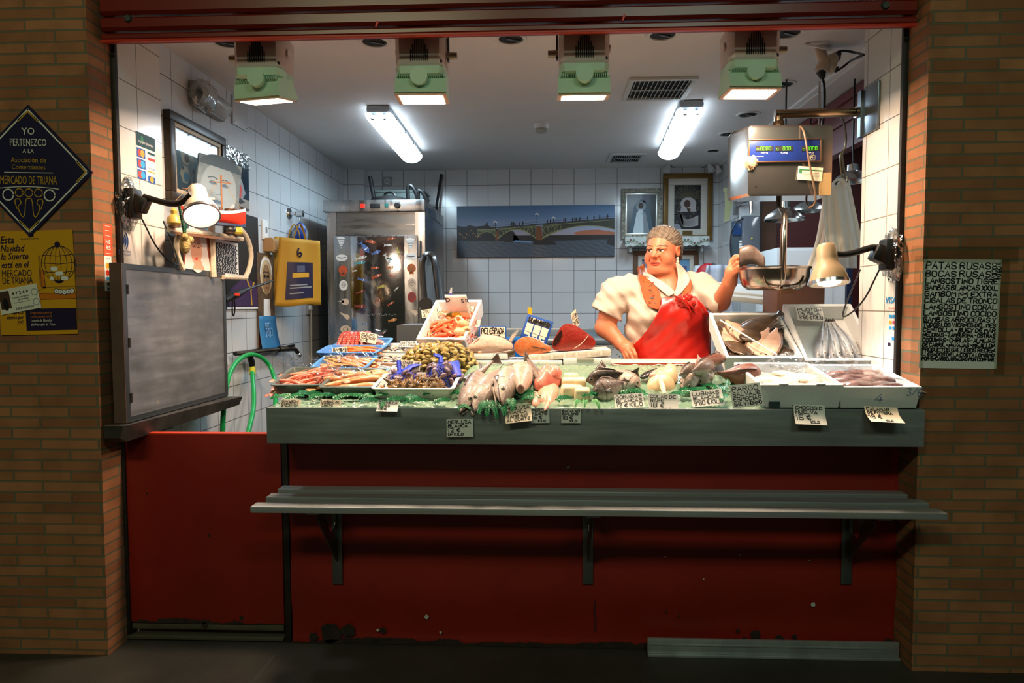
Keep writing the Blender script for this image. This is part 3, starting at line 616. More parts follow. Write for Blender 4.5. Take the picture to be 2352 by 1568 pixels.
def visa(g,w,h):
 y=-.001;g.m(1);printed(g,'VISA',0,h*.36,h*.13,y,w=w*.85,align='CENTER',bold=.02,shear=.2);g.m(2);printed(g,'Servired',w*.1,h*.24,h*.05,y,w=w*.5,align='CENTER')
 for i,(x,z,k)in enumerate(((0,.1,1),(.25,.1,1),(0,-.02,3),(.28,-.02,6),(0,-.13,1),(.28,-.13,1),(.25,-.34,1),(-.05,-.46,4))):g.m(k).flat(rect(w*(x-.1),h*(z-.035),w*(x+.1),h*(z+.03)),y)
sticker('large blue VISA card sticker on the tiled pillar behind the squid crate',2032,680,2060,795,XR,-1,visa,[CM[0],mat('visa_blue','#2b8fd0',.4),redp,orp2,dk,grnp,mat('sticker_red','#c03a5a',.5)],base=False)
# things on the collage wall
def wl(px,py,dx=0.0):return atx(px,py,XW+dx)
glassm=mat('picture_glass','#0a0a0a',.05,0,.5,alpha=.12)
def wall_pic(name,label,cat,px0,py0,px1,py1,dx=0.0,group=None):
 a,b=wl(px0,py0,dx),wl(px1,py1,dx);c=(a+b)/2
 return thing(name,label,cat,(XW+dx,c.y,c.z),(0,0,90),group),b.y-a.y,a.z-b.z
def frame_bars(mb,w,h,t,y0,y1):
 for a,b in((rect(-w/2,-h/2,w/2,-h/2+t),0),(rect(-w/2,h/2-t,w/2,h/2),0),(rect(-w/2,-h/2+t,-w/2+t,h/2-t),0),(rect(w/2-t,-h/2+t,w/2,h/2-t),0)):
  mb.box2((a[0][0],y0,a[0][1]),(a[2][0],y1,a[2][1]),.004)
p0,p1,p2=wl(373,250),wl(505,318),wl(376,458)
w,h=p1 .y-p0 .y,p0 .z-p2 .z
t=thing('framed_collage','big dark-framed photo collage of hexagon pictures high on the tiled wall','picture',(XW+.002,(p0 .y+p1 .y)/2,(p0 .z+p2 .z)/2),(0,0,90))
f=MB();frame_bars(f,w,h,.045,-.035,0);f.build('frame',mat('dark_gilt_frame','#3a2d1c',.35,.2,noise=(30,.6,'#141210')),t)
f=MB();frame_bars(f,w-.09,h-.09,.022,-.026,-.002);f.build('inner_slip',mat('slip_cream','#b9a98c',.5),t)
g=MB();g.box((0,-.008,0),(w-.13,.01,h-.13));y=-.0135
for k,(x,z,r_)in enumerate(((.1,.22,.085),(-.12,.3,.08),(-.02,.04,.1),(.22,.03,.09),(-.05,-.2,.1),(.18,-.17,.09),(.05,-.36,.08),(-.26,.1,.07),(-.28,-.2,.07))):
 x*=(w-.13)/1.0;z*=(h-.13)/.95;r_*=.72
 g.m(1).flat(circ(x,z,r_,6),y-k*1e-4);g.m(2+k%3).flat(circ(x+.01,z-.01,r_*.5,9),y-.001-k*1e-4);g.m(5).flat(circ(x-.02,z+.03,r_*.22,8),y-.0014)
for x in(-.36,.36):g.m(0).flat(rect(x*.9*w-.04,-h*.35,x*.9*w+.04,h*.35),y)
g.build('collage_print',[mat('print_deep_blue','#24465e',.4),mat('print_bone','#b9b2a4',.5),greyp,brn,bluel,blkp,bluep],t,0)
MB().box((0,-.0185,0),(w-.13,.002,h-.13)).build('glazing',film('frame_glass','#eef4f4',.2,.03),t)
t,w,h=wall_pic('emergency_light','grey emergency light wrapped in clear film near the ceiling','emergency light',432,203,503,262)
w=.34;h=.13
MB().box((0,-.02,0),(w,.04,h),bev=.012).build('mounting_base',mat('emergency_grey','#8d8f8d',.5),t)
MB().loft([[Vector((x,-.04-.05*math.sin(math.pi*k/10)*e,(k/10-.5)*h*.86))for k in range(11)]for x,e in((-w*.47,.7),(-w*.42,1),(w*.42,1),(w*.47,.7))],cap=False,closed=False).build('diffuser',mat('diffuser_smoke','#c9d0d0',.12,0,.6,alpha=.75),t,60)
wrap=film('crinkled_film','#e8ecec',.5,.1,(28,.9))
def wrapfn(c,rx,ry,rz,seed,amp=.12,n=18,m=12):
 rn=random.Random(seed);ph=[rn.uniform(0,6.3)for _ in range(6)]
 def f(u,v):
  a,b=u*2*math.pi,(v-.5)*math.pi*.98;k=1+amp*(math.sin(3*a+ph[0]+2*b)+.7*math.sin(7*a+ph[1]-5*b)+.5*math.sin(11*a+9*b+ph[2]))
  return Vector((c[0]+rx*k*math.cos(b)*math.cos(a),c[1]+ry*k*math.cos(b)*math.sin(a),c[2]+rz*k*math.sin(b)))
 return MB().grid(f,n,m,True)
wrapfn((-w*.28,-.05,0),w*.34,.055,h*.6,3,.08).build('film_wrap',wrap,t)
t,w,h=wall_pic('cover_plate','square blank cover plate on the tiles under the ceiling edge','cover plate',528,230,566,290)
MB().box((0,-.006,0),(.2,.012,.17),bev=.004).build('mounting_plate',mat('plate_grey','#c0c5c6',.4),t)
for x in(-.085,.085):MB().cyl((x,-.012,-.07),(x,-.015,-.07),.005).build('screw',greyp,t)
t,w,h=wall_pic('fishmonger_poster','glossy dark poster of a man in a red apron','poster',506,345,573,478,.006)
w*=.98;h=wl(540,352).z-wl(540,472).z
MB().box((0,0,0),(w,.003,h)).build('sheet',mat('poster_night','#16232e',.12,0,.6,noise=(5,.7,'#2d4a63')),t)
g=MB();y=-.0025
g.m(0).flat(circ(-.05,h*.22,.04,14,0,360,.06),y-.0003);g.m(3).flat(circ(-.055,h*.3,.045,12,0,180,.03),y-.0005)
g.m(1).flat([(-.14,h*.02),(-.09,h*.13),(.0,h*.14),(.08,h*.06),(.13,-h*.18),(.09,-h*.3),(-.14,-h*.3)],y)
g.m(2).flat([(-.1,-h*.03),(-.05,h*.03),(.04,h*.02),(.08,-h*.1),(.06,-h*.33),(-.1,-h*.33)],y-.0004)
g.m(4).flat(rect(-w/2+.01,-h/2+.01,w/2-.01,-h*.3),y-.0006)
g.m(3).flat([(-.02,-h*.34),(.05,-h*.3),(.12,-h*.36),(.05,-h*.42)],y-.0008)
g.build('print',[pinkp,greyp,redp,blkp,mat('print_stone','#9a958a',.5)],t,0)
MB().grid(lambda u,v:Vector(((u-.5)*w*1.04,-.006-.005*math.sin(u*13+v*9),h/2-.06+v*.09)),20,4).build('film_edge',wrap,t)
a,b=at(497,430,.98),None
t=thing('painted_face_board','blue-grey painting of a face on bare board leaning over the collage','painting',wl(500,436,.16),(-4,9,55))
w,h=.235,.32
MB().box((0,0,0),(w,.018,h)).build('board',mat('board_blue','#7b90a0',.6,noise=(9,.9,'#3b5266',6)),t)
g=MB();y=-.0105
g.m(0).flat(circ(.0,-.01,.1,24,0,360,.15),y);g.m(3).flat(circ(0,.1,.12,18,10,170,.08),y-.0004)
g.T=TR((0,0,0),(0,0,0),(.8,1,.78))
for sx in(-1,1):
 g.m(1).flat(circ(sx*.042,.035,.026,12,0,360,.013),y-.0005);g.m(3);line2(g,[(sx*.015,.065),(sx*.045,.075),(sx*.075,.062)],.007,y-.0006)
 line2(g,[(sx*.02,.03),(sx*.042,.042),(sx*.068,.03)],.006,y-.0008)
g.m(1);line2(g,[(.012,.04),(.016,-.03),(-.012,-.04)],.006,y-.0006);g.flat(circ(0,-.085,.036,12,0,360,.012),y-.0007)
g.m(2);line2(g,[(-.1,-.1),(-.04,-.18),(.05,-.17),(.11,-.08)],.02,y-.0002)
g.build('print',[mat('paint_pale','#869cae',.6),mat('paint_blue','#4d6f92',.6),mat('paint_foam','#a9b8c2',.6),mat('paint_dark','#3d5468',.6)],t,0)
t=thing('model_boat','model fishing boat with a red and white hull on the cord shelf','model boat',wl(492,516,.22),(0,0,48))
hl=MB();rings=[]
for i in range(13):
 u=i/12*2-1;b_=.052*max(.08,(1-abs(u)**2.4));z1=.05+.03*u*u;rings.append([Vector((u*.16,b_*sy*sc,zz))for sy,sc,zz in((-1,1,z1),(-1,.9,z1*.55),(-1,.5,.01),(0,1,0),(1,.5,.01),(1,.9,z1*.55),(1,1,z1))])
hl.loft(rings,cap=True,closed=True);bt=hl.build('hull',mat('hull_red','#c2331f',.4),t)
MB().loft([[p+Vector((0,0,.001))for p in(r_[0]*1.0,r_[0]+Vector((0,.0,.014)),r_[6]+Vector((0,0,.014)),r_[6])]for r_ in rings]).build('bulwark',whitep,t)
MB().loft([[Vector((r_[3].x*.98,s*max(.005,abs(r_[2].y))*1.04,z))for s,z in((-1,.0),(-1,.022),(1,.022),(1,.0))]for r_ in rings]).build('keel',mat('keel_blue','#1d3a5c',.4),t)
MB().box((-.05,0,.09),(.07,.06,.05),bev=.006).box((-.05,0,.122),(.085,.075,.01),bev=.003).build('wheelhouse',mat('cabin_cream','#d8cdb2',.5),t)
MB().box((-.05,-.031,.095),(.05,.004,.018)).build('window',darkb,t)
for x,hh in((.04,.2),(-.1,.14)):
 mt=MB().tube([(x,0,.05),(x,0,.05+hh)],.004,6).tube([(x-.05,0,.05+hh*.8),(x+.05,0,.05+hh*.82)],.0025,5).build('mast',mat('mast_wood','#8a5a35',.6),t)
 for e in(-.13,.13):MB().tube([(x,0,.05+hh),(x+e*.8,0,.07)],.0012,4).build('rigging',mat('rigging','#9c8a62',.8),mt)
for x in(.0,.03,.07,.1):MB().box((x,0,.075),(.02,.035,.025),(0,0,20*x*10),.005).build('deck_gear',brn,t)
t,w,h=wall_pic('purple_poster','dark purple poster of a robed figure below the cord shelf','poster',515,480,598,706,.01)
h=wl(560,485).z-wl(560,703).z
MB().box((0,0,0),(w,.002,h)).build('sheet',blkp,t)
g=MB();y=-.0016
g.m(0).flat([(-w*.45,-h*.47),(w*.46,-h*.47),(w*.4,-h*.25),(w*.15,-h*.18),(-w*.1,-h*.2),(-w*.4,-h*.3)],y)
g.m(1);line2(g,[(w*.1,-h*.2),(w*.2,-h*.3),(w*.22,-h*.45)],.016,y-.0004);line2(g,[(w*.3,-h*.22),(w*.2,-h*.3)],.014,y-.0005)
g.m(2)
for q in(rect(-w/2,-h/2,w/2,-h/2+.012),rect(w/2-.012,-h/2,w/2,h/2)):g.flat(q,y-.0007)
g.build('print',[purp,gold,whitep],t,0)
t=thing('cord_shelf','rounded shelf frame of pale cord-wrapped bars on the tiled wall','shelf',(0,0,0))
cord=mat('pale_cord','#d8c8ae',.8,bump=(90,.5))
Q=lambda px,py,dx=.16:wl(px,py,dx)
def bar(pts,r=.013,nm='bar'):return MB().tube(pts,r,8).build(nm,cord,t)
bar([Q(388,527),Q(470,535),Q(556,549)]);bar([Q(486,516),Q(487,570),Q(490,636)],.017,'post');bar([Q(512,636),Q(566,638)])
bar(chaikin([Q(522,508),Q(548,520),Q(570,548),Q(579,585),Q(572,620),Q(562,640)],2),.014,'rim');bar(chaikin([Q(413,533),Q(404,560),Q(408,590),Q(420,618)],2),.013,'rim')
MB().loft([[Q(px,530+(px-388)*.12,d)+Vector((0,0,z))for d,z in((.02,.0),(.23,.0),(.23,-.012),(.02,-.012))]for px in(392,552)]).build('board',mat('shelf_wood','#6d4a30',.6),t)
MB().tube([Q(400,596,.02),Q(400,596,.16)],.008,6).build('wall_peg',brn,t)
t,w,h=wall_pic('mantilla_portrait','portrait print of a woman in a white mantilla set in the cord shelf','picture',420,540,482,616,.15)
h=wl(450,543,.15).z-wl(450,622,.15).z
MB().box((0,0,0),(w,.004,h)).build('sheet',mat('print_terracotta','#8a3d24',.5),t)
g=MB();y=-.0028
g.m(1).flat(circ(.0,.03,.1,20,0,360,.13),y).flat([(-.13,-h/2),(.13,-h/2),(.1,.02),(-.1,.02)],y-.0002)
g.m(0).flat(circ(-.01,.015,.055,18,0,360,.078),y-.0005).flat([(-.05,-h/2),(.07,-h/2),(.035,-.04),(-.025,-.04)],y-.0004)
g.m(2).flat(circ(0,.07,.068,14,10,170,.04),y-.0007);g.m(3)
for x in(-.032,.012):line2(g,[(x-.012,.022),(x,.027),(x+.012,.022)],.005,y-.0009);line2(g,[(x-.014,.042),(x,.048),(x+.014,.042)],.004,y-.0009)
g.m(4).flat(circ(-.012,-.032,.014,10,0,360,.007),y-.0009);g.m(0);line2(g,[(-.008,.02),(-.016,-.01),(-.006,-.013)],.003,y-.001)
g.build('print',[pinkp,mat('print_veil','#e0d5cb',.5),blkp,brn,redp],t,0)
t,w,h=wall_pic('poem_sheet','densely printed white sheet of verse in the cord shelf','paper',492,548,548,636,.14)
h=wl(520,552,.14).z-wl(520,632,.14).z
g=MB();g.box((0,0,0),(w,.003,h));rn=random.Random(4)
for i in range(26):
 z=h/2-.015-i*(h-.03)/26;x=-w/2+.012;g.m(1)
 while x<w/2-.03:l_=rn.uniform(.008,.03);g.flat(rect(x,z-.006,x+l_,z),-.002);x+=l_+.006
g.build('sheet',[whitep,ink],t,0)
for i,(px,py,c_,lab)in enumerate(((400,520,'#b99d4a','yellow lemon-coloured trinket at the lamp end of the cord shelf'),(545,540,'#c8b93c','yellow-green trinket on the curved end of the cord shelf'),(528,535,'#3a3a3a','tiny dark figurine on the cord shelf under the boat'))):
 p=Q(px,py,.18);t=thing('trinket',lab,'ornament',p);MB().lathe([(.02,0),(.032,.015),(.028,.04),(.012,.055),(.016,.07),(.004,.085)],None,14).build('body',mat('trinket%d'%i,c_,.4),t);MB().lathe([(.024,-.004),(.024,.004)]).build('stand',brn,t)
t=thing('rosary','green bead string with an ornate gold pendant hanging beside the lamp','rosary',(0,0,0))
r0=MB().tube(chaikin([Q(412,475,.24),Q(418,500,.24),Q(424,540,.24)],2),.004,6).tube(chaikin([Q(434,475,.24),Q(428,510,.24),Q(425,540,.24)],2),.004,6)
for i in range(14):r0 .sphere(Q(412+i*.9,475+i*4.8,.24),.007,n=8,m=6)
r0 .build('beads',mat('bead_green','#124a34',.3),t)
p=Q(425,560,.24);MB().sphere(p,(.022,.03,.045),n=12,m=8).sphere(p+Vector((.01,-.02,.03)),.018,n=8,m=6).sphere(p+Vector((.01,.025,.02)),.018,n=8,m=6).build('pendant',mat('pendant_gold','#b59c62',.4,.6,bump=(120,.8)),t)
t,w,h=wall_pic('light_switch','white light switch on the tiled wall above a small wooden box','switch',599,510,613,545);MB().box((0,-.006,0),(.085,.012,.13),bev=.005).build('mounting_plate',whitep,t);MB().box((.01,-.014,0),(.02,.006,.035),bev=.002).build('rocker',greyp,t)
t,w,h=wall_pic('wooden_box','small bare wooden box fixed to the tiles under the light switch','box',603,552,622,574);MB().box((0,-.03,0),(.12,.06,.09),bev=.004).build('mounting_body',mat('pine','#b08a5a',.6),t);MB().box((0,-.062,.0),(.1,.006,.07),bev=.002).build('front',mat('pine'),t)
t,w,h=wall_pic('wall_socket','white wall socket with a hanging cable below the yellow bags','socket',698,696,716,718);MB().box((0,-.006,0),(.085,.012,.1),bev=.004).build('mounting_plate',mat('socket_grey','#9aa2a4',.5),t);MB().cyl((0,-.012,0),(0,-.03,0),.02).build('plug',whitep,t);MB().tube([(0,-.025,-.01),(.01,-.02,-.1),(.01,-.012,-.6)],.006,6).build('cable',mat('cable_white','#b8b4a6',.5),t)
t,w,h=wall_pic('icon_calendar','long calendar print of a haloed face over a blue tear-off block','calendar',588,574,634,806,.012)
w=wl(634,690).y-wl(590,690).y;h=wl(610,578).z-wl(610,800).z
g=MB();g.box((0,0,0),(w*.86,.004,h)).build('sheet',mat('print_ochre','#6a5138',.6,noise=(18,.8,'#2b211a')),t)
g=MB();y=-.0028;zt=h/2
g.m(0).flat(circ(0,zt-.14,.1,18,0,360,.13),y);g.m(1).flat(circ(0,zt-.17,.065,18,0,360,.1),y-.0003)
line2(g.m(2),circ(0,zt-.13,.09,14,0,180,.1),.02,y-.0006)
for sx in(-1,1):g.m(3).flat(circ(sx*.027,zt-.15,.02,10,0,360,.011),y-.0007);line2(g,[(sx*.008,zt-.125),(sx*.03,zt-.118),(sx*.05,zt-.13)],.007,y-.0007)
line2(g,[(.004,zt-.15),(.008,zt-.2),(-.008,zt-.205)],.005,y-.0007);g.m(4).flat(circ(0,zt-.225,.018,8,0,360,.006),y-.0007)
g.m(2).flat([(-.05,zt-.3),(.05,zt-.3),(.07,zt-.5),(-.06,zt-.5)],y-.0003);g.m(4).flat(rect(-w*.43,zt-.6,w*.43,zt-.53),y-.0004);g.m(5);printed(g,'PESCADOS',-w*.35,zt-.575,.022,y-.0008,w=.1)
g.build('print',[mat('print_sand','#c9b28a',.6),mat('print_olive','#8d6e4a',.6),whitep,blkp,mat('print_oxblood','#6d1c18',.5),whitep],t,0)
g=MB();bh=h*.36
g.grid(lambda u,v:Vector(((u-.5)*w*(.86+.1*(1-v)),-.006-.03*(1-v)**2,-h/2+v*bh)),4,8)
g.m(1);printed(g,'FELIZ',-w*.2,-h/2+bh*.62,.045,-.014,w=.085,bold=.02);printed(g,'2023',-w*.2,-h/2+bh*.4,.06,-.018,w=.115,bold=.02)
g.build('tear_off_block',[mat('calendar_blue','#2a76ab',.5),skyp],t,30,solid=.002)
t,w,h=wall_pic('suction_hook','chrome suction hook on the tiles holding yellow bags','hook',650,480,676,500);MB().cyl((0,0,0),(0,-.012,0),.042,.036,20).cyl((0,-.012,0),(0,-.05,0),.014).cyl((.02,-.05,0),(.02,-.1,0),.024).build('mounting_cup',chrome,t);MB().tube(chaikin([(.02,-.06,-.01),(.04,-.075,-.1),(.06,-.075,-.22),(.05,-.09,-.24)],2),.004,6).build('wire_hook',chrome,t)
bagy=mat('bag_yellow','#b98e22',.7,noise=(6,.4,'#a37a18'))
def bag(label,px0,py0,px1,py1,dx,seed,printed_=False):
 c=wl((px0+px1)/2,(py0+py1)/2,dx);w,h=.28,.45
 t=thing('shopping_bag',label,'bag',c,(0,2,42),'yellow shopping bags on the suction hook')
 rn=random.Random(seed);ph=rn.uniform(0,6)
 fn=lambda u,v,d=0:Vector(((u-.5)*w*(1+.16*(1-v)),-d-.012*math.sin(u*8+ph+v*2)*(1-.5*v),(v-.5)*h+.012*math.sin(u*5+ph)*(1-v)))
 MB().grid(fn,14,16).build('body',bagy,t,60,solid=.012)
 for s in(-1,1):MB().tube(chaikin([fn(.35,1),fn(.4,1)+Vector((0,-.006*s,.06)),fn(.5,1)+Vector((0,-.006*s,.11)),fn(.6,1)+Vector((0,-.006*s,.06)),fn(.65,1)],2),.007,6,flat=.4).build('handle',bagy,t)
 if printed_:
  g=MB();L=lambda u,v,d=.009:fn(u,v,d)
  g.grid(lambda u,v:L(.2+.62*u,.1+.55*v),8,6);g.m(1).grid(lambda u,v:L(.32+.4*u,.42+.07*v,.0105),4,2)
  g.m(2)
  for v,wd_ in((.3,.4),(.26,.5),(.18,.3)):g.grid(lambda a_,b_:L(.28+wd_*a_,v+.018*b_,.0105),4,1)
  g.m(3).grid(lambda u,v:L(.42+.2*u,.5+.1*v,.0105),3,2)
  g.m(0);line2_=[L(u,v,.0095)for u,v in((.46,.86),(.43,.8),(.44,.75),(.5,.73),(.54,.77),(.51,.8),(.46,.78))];g.tube(line2_,.006,5)
  g.build('print',[navy,gold,greyp,mat('print_slate','#4a4f6a',.5)],t)
 return t
bag('plain yellow shopping bag hanging behind the printed one',638,548,712,696,.11,2);bag('yellow shopping bag with a navy printed panel hung on the hook',640,550,735,700,.19,5,True)
p=wl(690,538,.06);t=thing('plastic_bag','crumpled blue and clear plastic bag stuffed behind the yellow bags','bag',p)
wrapfn((0,0,0),.045,.11,.075,9,.1).build('body',mat('bag_clear','#aab8c2',.25,0,.5,alpha=.7),t);wrapfn((.02,-.06,.0),.04,.05,.07,10,.12).build('blue_fold',mat('bag_blue','#1c3f9c',.35),t)
t=thing('gas_lighter','long black gas lighter with red button pinned by the posters','lighter',(0,0,0))
MB().tube([Q(515,690,.12),Q(545,675,.14),Q(565,665,.14)],[.02,.024,.012],8).build('grip',black,t);MB().tube([Q(565,665,.14),Q(625,645,.14)],.007,6).build('barrel',black,t);MB().box(Q(545,676,.165),(.012,.05,.016),(0,10,0),.003).build('button',redp,t);MB().tube(chaikin([Q(535,682,.13),Q(533,710,.12),Q(536,730,.12),Q(540,712,.12),Q(538,684,.13)],2),.004,5).build('strap',black,t);MB().tube([Q(520,690,.12),Q(520,690,.0)],.006).build('wall_peg',black,t)
t=thing('wall_tap','black wall pipe and tap head on the tiled wall above the octopus tray','tap',(0,0,0))
blk2=mat('tap_black','#20221f',.35,.6)
MB().tube([Q(540,812,.05),Q(600,806,.05),Q(648,801,.05)],.014,8).build('pipe',blk2,t)
MB().tube([Q(640,802,.05),Q(665,800,.06),Q(678,802,.07),Q(688,815,.09)],[.02,.022,.016,.014],8).build('tap_body',blk2,t);MB().tube([Q(658,800,.06),Q(662,795,.07),Q(676,793,.08)],.009,6).build('lever',blk2,t);MB().sphere(Q(687,815,.09),.02,n=10,m=8).build('nozzle',chrome,t)
for px,py in((575,810),(640,802)):MB().tube([Q(px,py,0),Q(px,py,.05)],.012,6).build('wall_bracket',blk2,t)
MB().tube([Q(572,812,.05),Q(578,830,.06),Q(579,845,.06)],[.016,.02,.017],8).build('outlet',blk2,t)
t=thing('green_hose','green garden hose looped over the black wall pipe','hose',(0,0,0))
gh=mat('hose_green','#0f9a4c',.35)
h1=[Q(510,1060,.13),Q(511,990,.13),Q(513,940,.13),Q(520,880,.12),Q(535,838,.09),Q(560,816,.085),Q(585,812,.085),Q(612,828,.1),Q(628,855,.14),Q(634,900,.2),Q(630,960,.24),Q(618,1060,.26)]
MB().tube(chaikin(h1,3),.0135,10).build('loop',gh,t)
MB().tube(chaikin([Q(579,850,.06),Q(583,900,.12),Q(583,940,.18),Q(568,1000,.24),Q(556,1060,.26)],3),.0135,10).build('feed',gh,t);MB().tube([Q(579,842,.06),Q(580,860,.065)],.019,10).build('coupling',mat('coupling_yellow','#c3c42c',.4),t)
def desk_lamp(label,base,knee,neck,mouth,axis,col,group,power,wrapseed,inward):
 t=thing('clamp_lamp',label,'lamp',(0,0,0),group=group)
 base,neck,mouth=Vector(base),Vector(neck),Vector(mouth);ax=Vector(axis).normalized()
 MB().box(base,(.05,.07,.13),(0,0,0),.012).box(base+Vector((inward*.03,0,.0)),(.07,.06,.07),(0,25,0),.012).build('mounting_clamp',black,t)
 MB().tube(chaikin([base+Vector((inward*.05,0,.03)),*[Vector(k)for k in knee],neck],3),.0135,10).build('gooseneck',black,t)
 q=ax.to_track_quat('Z','Y').to_matrix().to_4x4();Lh=.165;neck=mouth-ax*Lh
 prof=[(.012,0),(.03,.0),(.037,.012),(.04,.06),(.043,Lh*.48),(.058,Lh*.62),(.07,Lh*.82),(.076,Lh)]
 M_=Matrix.Translation(mouth-ax*Lh)@q
 MB().lathe(prof+[(r_-.003,z)for r_,z in prof[::-1][:-2]],M_,32).build('lamp_shade',mat('shade_cream'+col,col,.4),t)
 rim=MB().lathe([(.0765,Lh-.012),(.0775,Lh),(.071,Lh+.001)],M_,32,cap=False).build('rim',mat('rim_chrome','#c8ccd0',.2,.9),t)
 bm_=MB();bm_.lathe([(.004,.055),(.034,Lh-.035),(.046,Lh-.014),(.043,Lh-.002),(.026,Lh+.006),(.004,Lh+.008)],M_,24);bm_.build('bulb',mat('bulb_glow','#ffffff',.3,emit='#eaf2ff',es=4),t)
 c=base+Vector((-inward*.02,0,0));wrapfn(tuple(c),.03,.07,.1,wrapseed,.13).build('film_wrap',wrap,t)
 MB().tube(chaikin([base+Vector((inward*.02,.03,-.06)),base+Vector((inward*.06,.08,-.2)),base+Vector((inward*.12,.14,-.27)),base+Vector((inward*.1,.17,-.22)),base+Vector((inward*.02,.2,-.05))],3),.0035,6).build('flex',black,t)
 d=bpy.data.lights.new('clamp_lamp_light','SPOT');d.energy=power;d.color=(.93,.97,1);d.spot_size=R(150);d.spot_blend=.6;d.shadow_soft_size=.05
 o=bpy.data.objects.new('clamp_lamp_light',d);COL.objects.link(o);o.location=mouth+ax*.03;o.rotation_euler=ax.to_track_quat('-Z','Y').to_euler();return t
b0=atx(305,468,XL+.03);ly=b0 .y
nk=at(440,445,ly-.02);mo=at(463,496,ly-.03)
desk_lamp('cream clamp lamp on a black gooseneck pointing down over the steel flap',b0,[at(345,456,ly),at(385,468,ly),at(415,468,ly)],nk,mo,(.36,-.5,-.8),'#d5c5ae','clamp lamps on the tiled pillars',9,4,1)
t=thing('counter_flap','heavy scratched steel counter flap standing upright above the red half gate','counter flap',(0,0,0))
ya_,yb_=at(270,780,-.12).y,.74
xa=at(283,780,-.12).x;xb=at(519,780,yb_).x
fz1,fz0=at(283,600,-.12).z,at(283,964,-.12).z;gz1_,gz0_=at(519,630,yb_).z,at(519,914,yb_).z
flm=mat('flap_steel','#8f9194',.4,.6,noise=(4,.7,'#5d6062',6),blot=[(13,.67,'#a39b90')],ani=(5,5,30));fle=mat('flap_edge','#8a6d60',.45,.6,noise=(5,.6,'#5f4a44'))
zt,zb=(fz1+gz1_)/2,(fz0+gz0_)/2
th=.046
def P3(u,s,z):return Vector((xa+u*(xb-xa)-s,-.12+u*(yb_+.12),z))
m1=MB();m1 .loft([[P3(u,s,z)for s,z in((0,zb),(0,zt),(th,zt),(th,zb))]for u in(0,1)]);m1 .build('panel',flm,t,0)
e=MB()
for a,b in(((0,zb),(1,zb+.022)),((0,zt-.022),(1,zt)),((0,zb+.022),(.03,zt-.022)),((.972,zb+.022),(1,zt-.022))):
 e.loft([[P3(u,-.005,a[1]),P3(u,-.005,b[1]),P3(u,.0,b[1]),P3(u,.0,a[1])]for u in(a[0],b[0])])
e.build('rim',mat('flap_rim','#777a7c',.3,.9),t,0)
e=MB();e.loft([[P3(-.003,s,z)for s,z in((-.004,zb),(-.004,zt+.002),(th+.002,zt+.002),(th+.002,zb))],[P3(.002,s,z)for s,z in((-.004,zb),(-.004,zt+.002),(th+.002,zt+.002),(th+.002,zb))]]);e.build('front_edge',fle,t,0)
e=MB()
for z in(zb+.1,zb+.33,zb+.55):e.cyl(P3(.035,-.006,z-.02),P3(.035,-.006,z+.02),.006)
e.build('hinge',darkst,t)
t=thing('steel_ledge','dirty steel ledge under the upright counter flap','ledge',(0,0,0))
le=mat('ledge_steel','#59544e',.5,.6,noise=(9,.7,'#2f2a26'))
lz=zb-.004
l0=at(222,968,-.17)
MB().loft([[Vector((XL+.02,-.165,lz-.05)),Vector((XL+.02,-.165,lz)),Vector((XL+.10,-.165,lz)),Vector((XL+.085,-.165,lz-.05))],[Vector((XL+.006,BY-.002,lz-.07)),Vector((XL+.006,BY-.002,lz)),Vector((XL+.12,BY-.002,lz)),Vector((XL+.1,BY-.002,lz-.07))]]).build('nose',le,t)
MB().loft([[Vector((XL+.006,y,lz-h_)),Vector((XL+.006,y,lz)),Vector((x,y,lz)),Vector((x-.02,y,lz-h_))]for y,x,h_ in((BY,XL+.11,.07),(.35,XL+.15,.06),(.74,XL+.19,.045))]).build('shelf',le,t)
MB().box2((XL+.003,.03,lz-.1),(XL+.02,.36,lz-.05)).build('wall_bracket',le,t)
# steel cabinet and the back wall
YC=2.32
cx0,cx1=at(752,600,YC).x,at(977,600,YC).x;cz1=at(860,487,YC).z;czt=at(860,460,YC).z
t=thing('steel_cabinet','tall stainless steel cold cabinet covered in sea creature stickers','cabinet',(0,0,0))
inox=mat('cabinet_steel','#a8aaab',.26,.95,noise=(2.5,.4,'#8b8e90'),ani=(25,25,3));inoxd=mat('cabinet_steel_side','#9aa4aa',.3,.95,noise=(2,.4,'#7f8990'))
MB().box2((cx0,YC+.01,ZF+.1),(cx1,YC+.98,cz1+.02),.004).build('body',inoxd,t)
MB().box2((cx0-.02,YC-.03,cz1),(cx1+.005,YC+.96,czt),.006).build('control_panel',inox,t)
g=MB().box2((cx0,YC-.006,ZF+.1),(cx0+.075,YC+.01,cz1-.001)).box2((cx1-.075,YC-.006,ZF+.1),(cx1,YC+.01,cz1-.001));g.build('front_frame',inox,t)
MB().box2((cx0+.076,YC-.002,at(860,540,YC).z),(cx1-.076,YC+.01,cz1-.002)).build('upper_panel',mat('cabinet_dark','#7b7f80',.3,.9,ani=(3,25,25)),t)
for x in(cx0+.05,cx1-.05):MB().box2((x-.03,YC+.03,ZF),(x+.03,YC+.1,ZF+.1)).build('foot',black,t)
dx0,dx1=at(768,600,YC-.03).x,at(959,600,YC-.03).x;dzt=at(860,541,YC-.03).z
dr=MB().box2((dx0,YC-.04,ZF+.13),(dx1,YC-.006,dzt),.005).build('door',inox,t)
yd=YC-.041
gx0,gx1=at(806,600,yd).x,at(929,600,yd).x
MB().box2((gx0,yd-.006,ZF+.2),(gx1,yd,dzt-.006),.002).build('gloss_sheet',mat('mirror_sheet','#c2c3c6',.09,1,noise=(5,.3,'#9fa3a6'),bump=(6,.12)),dr)
for z_ in(dzt-.1,ZF+.35):MB().cyl((dx1+.014,YC-.03,z_-.06),(dx1+.014,YC-.03,z_+.06),.014).build('hinge',chrome,dr)
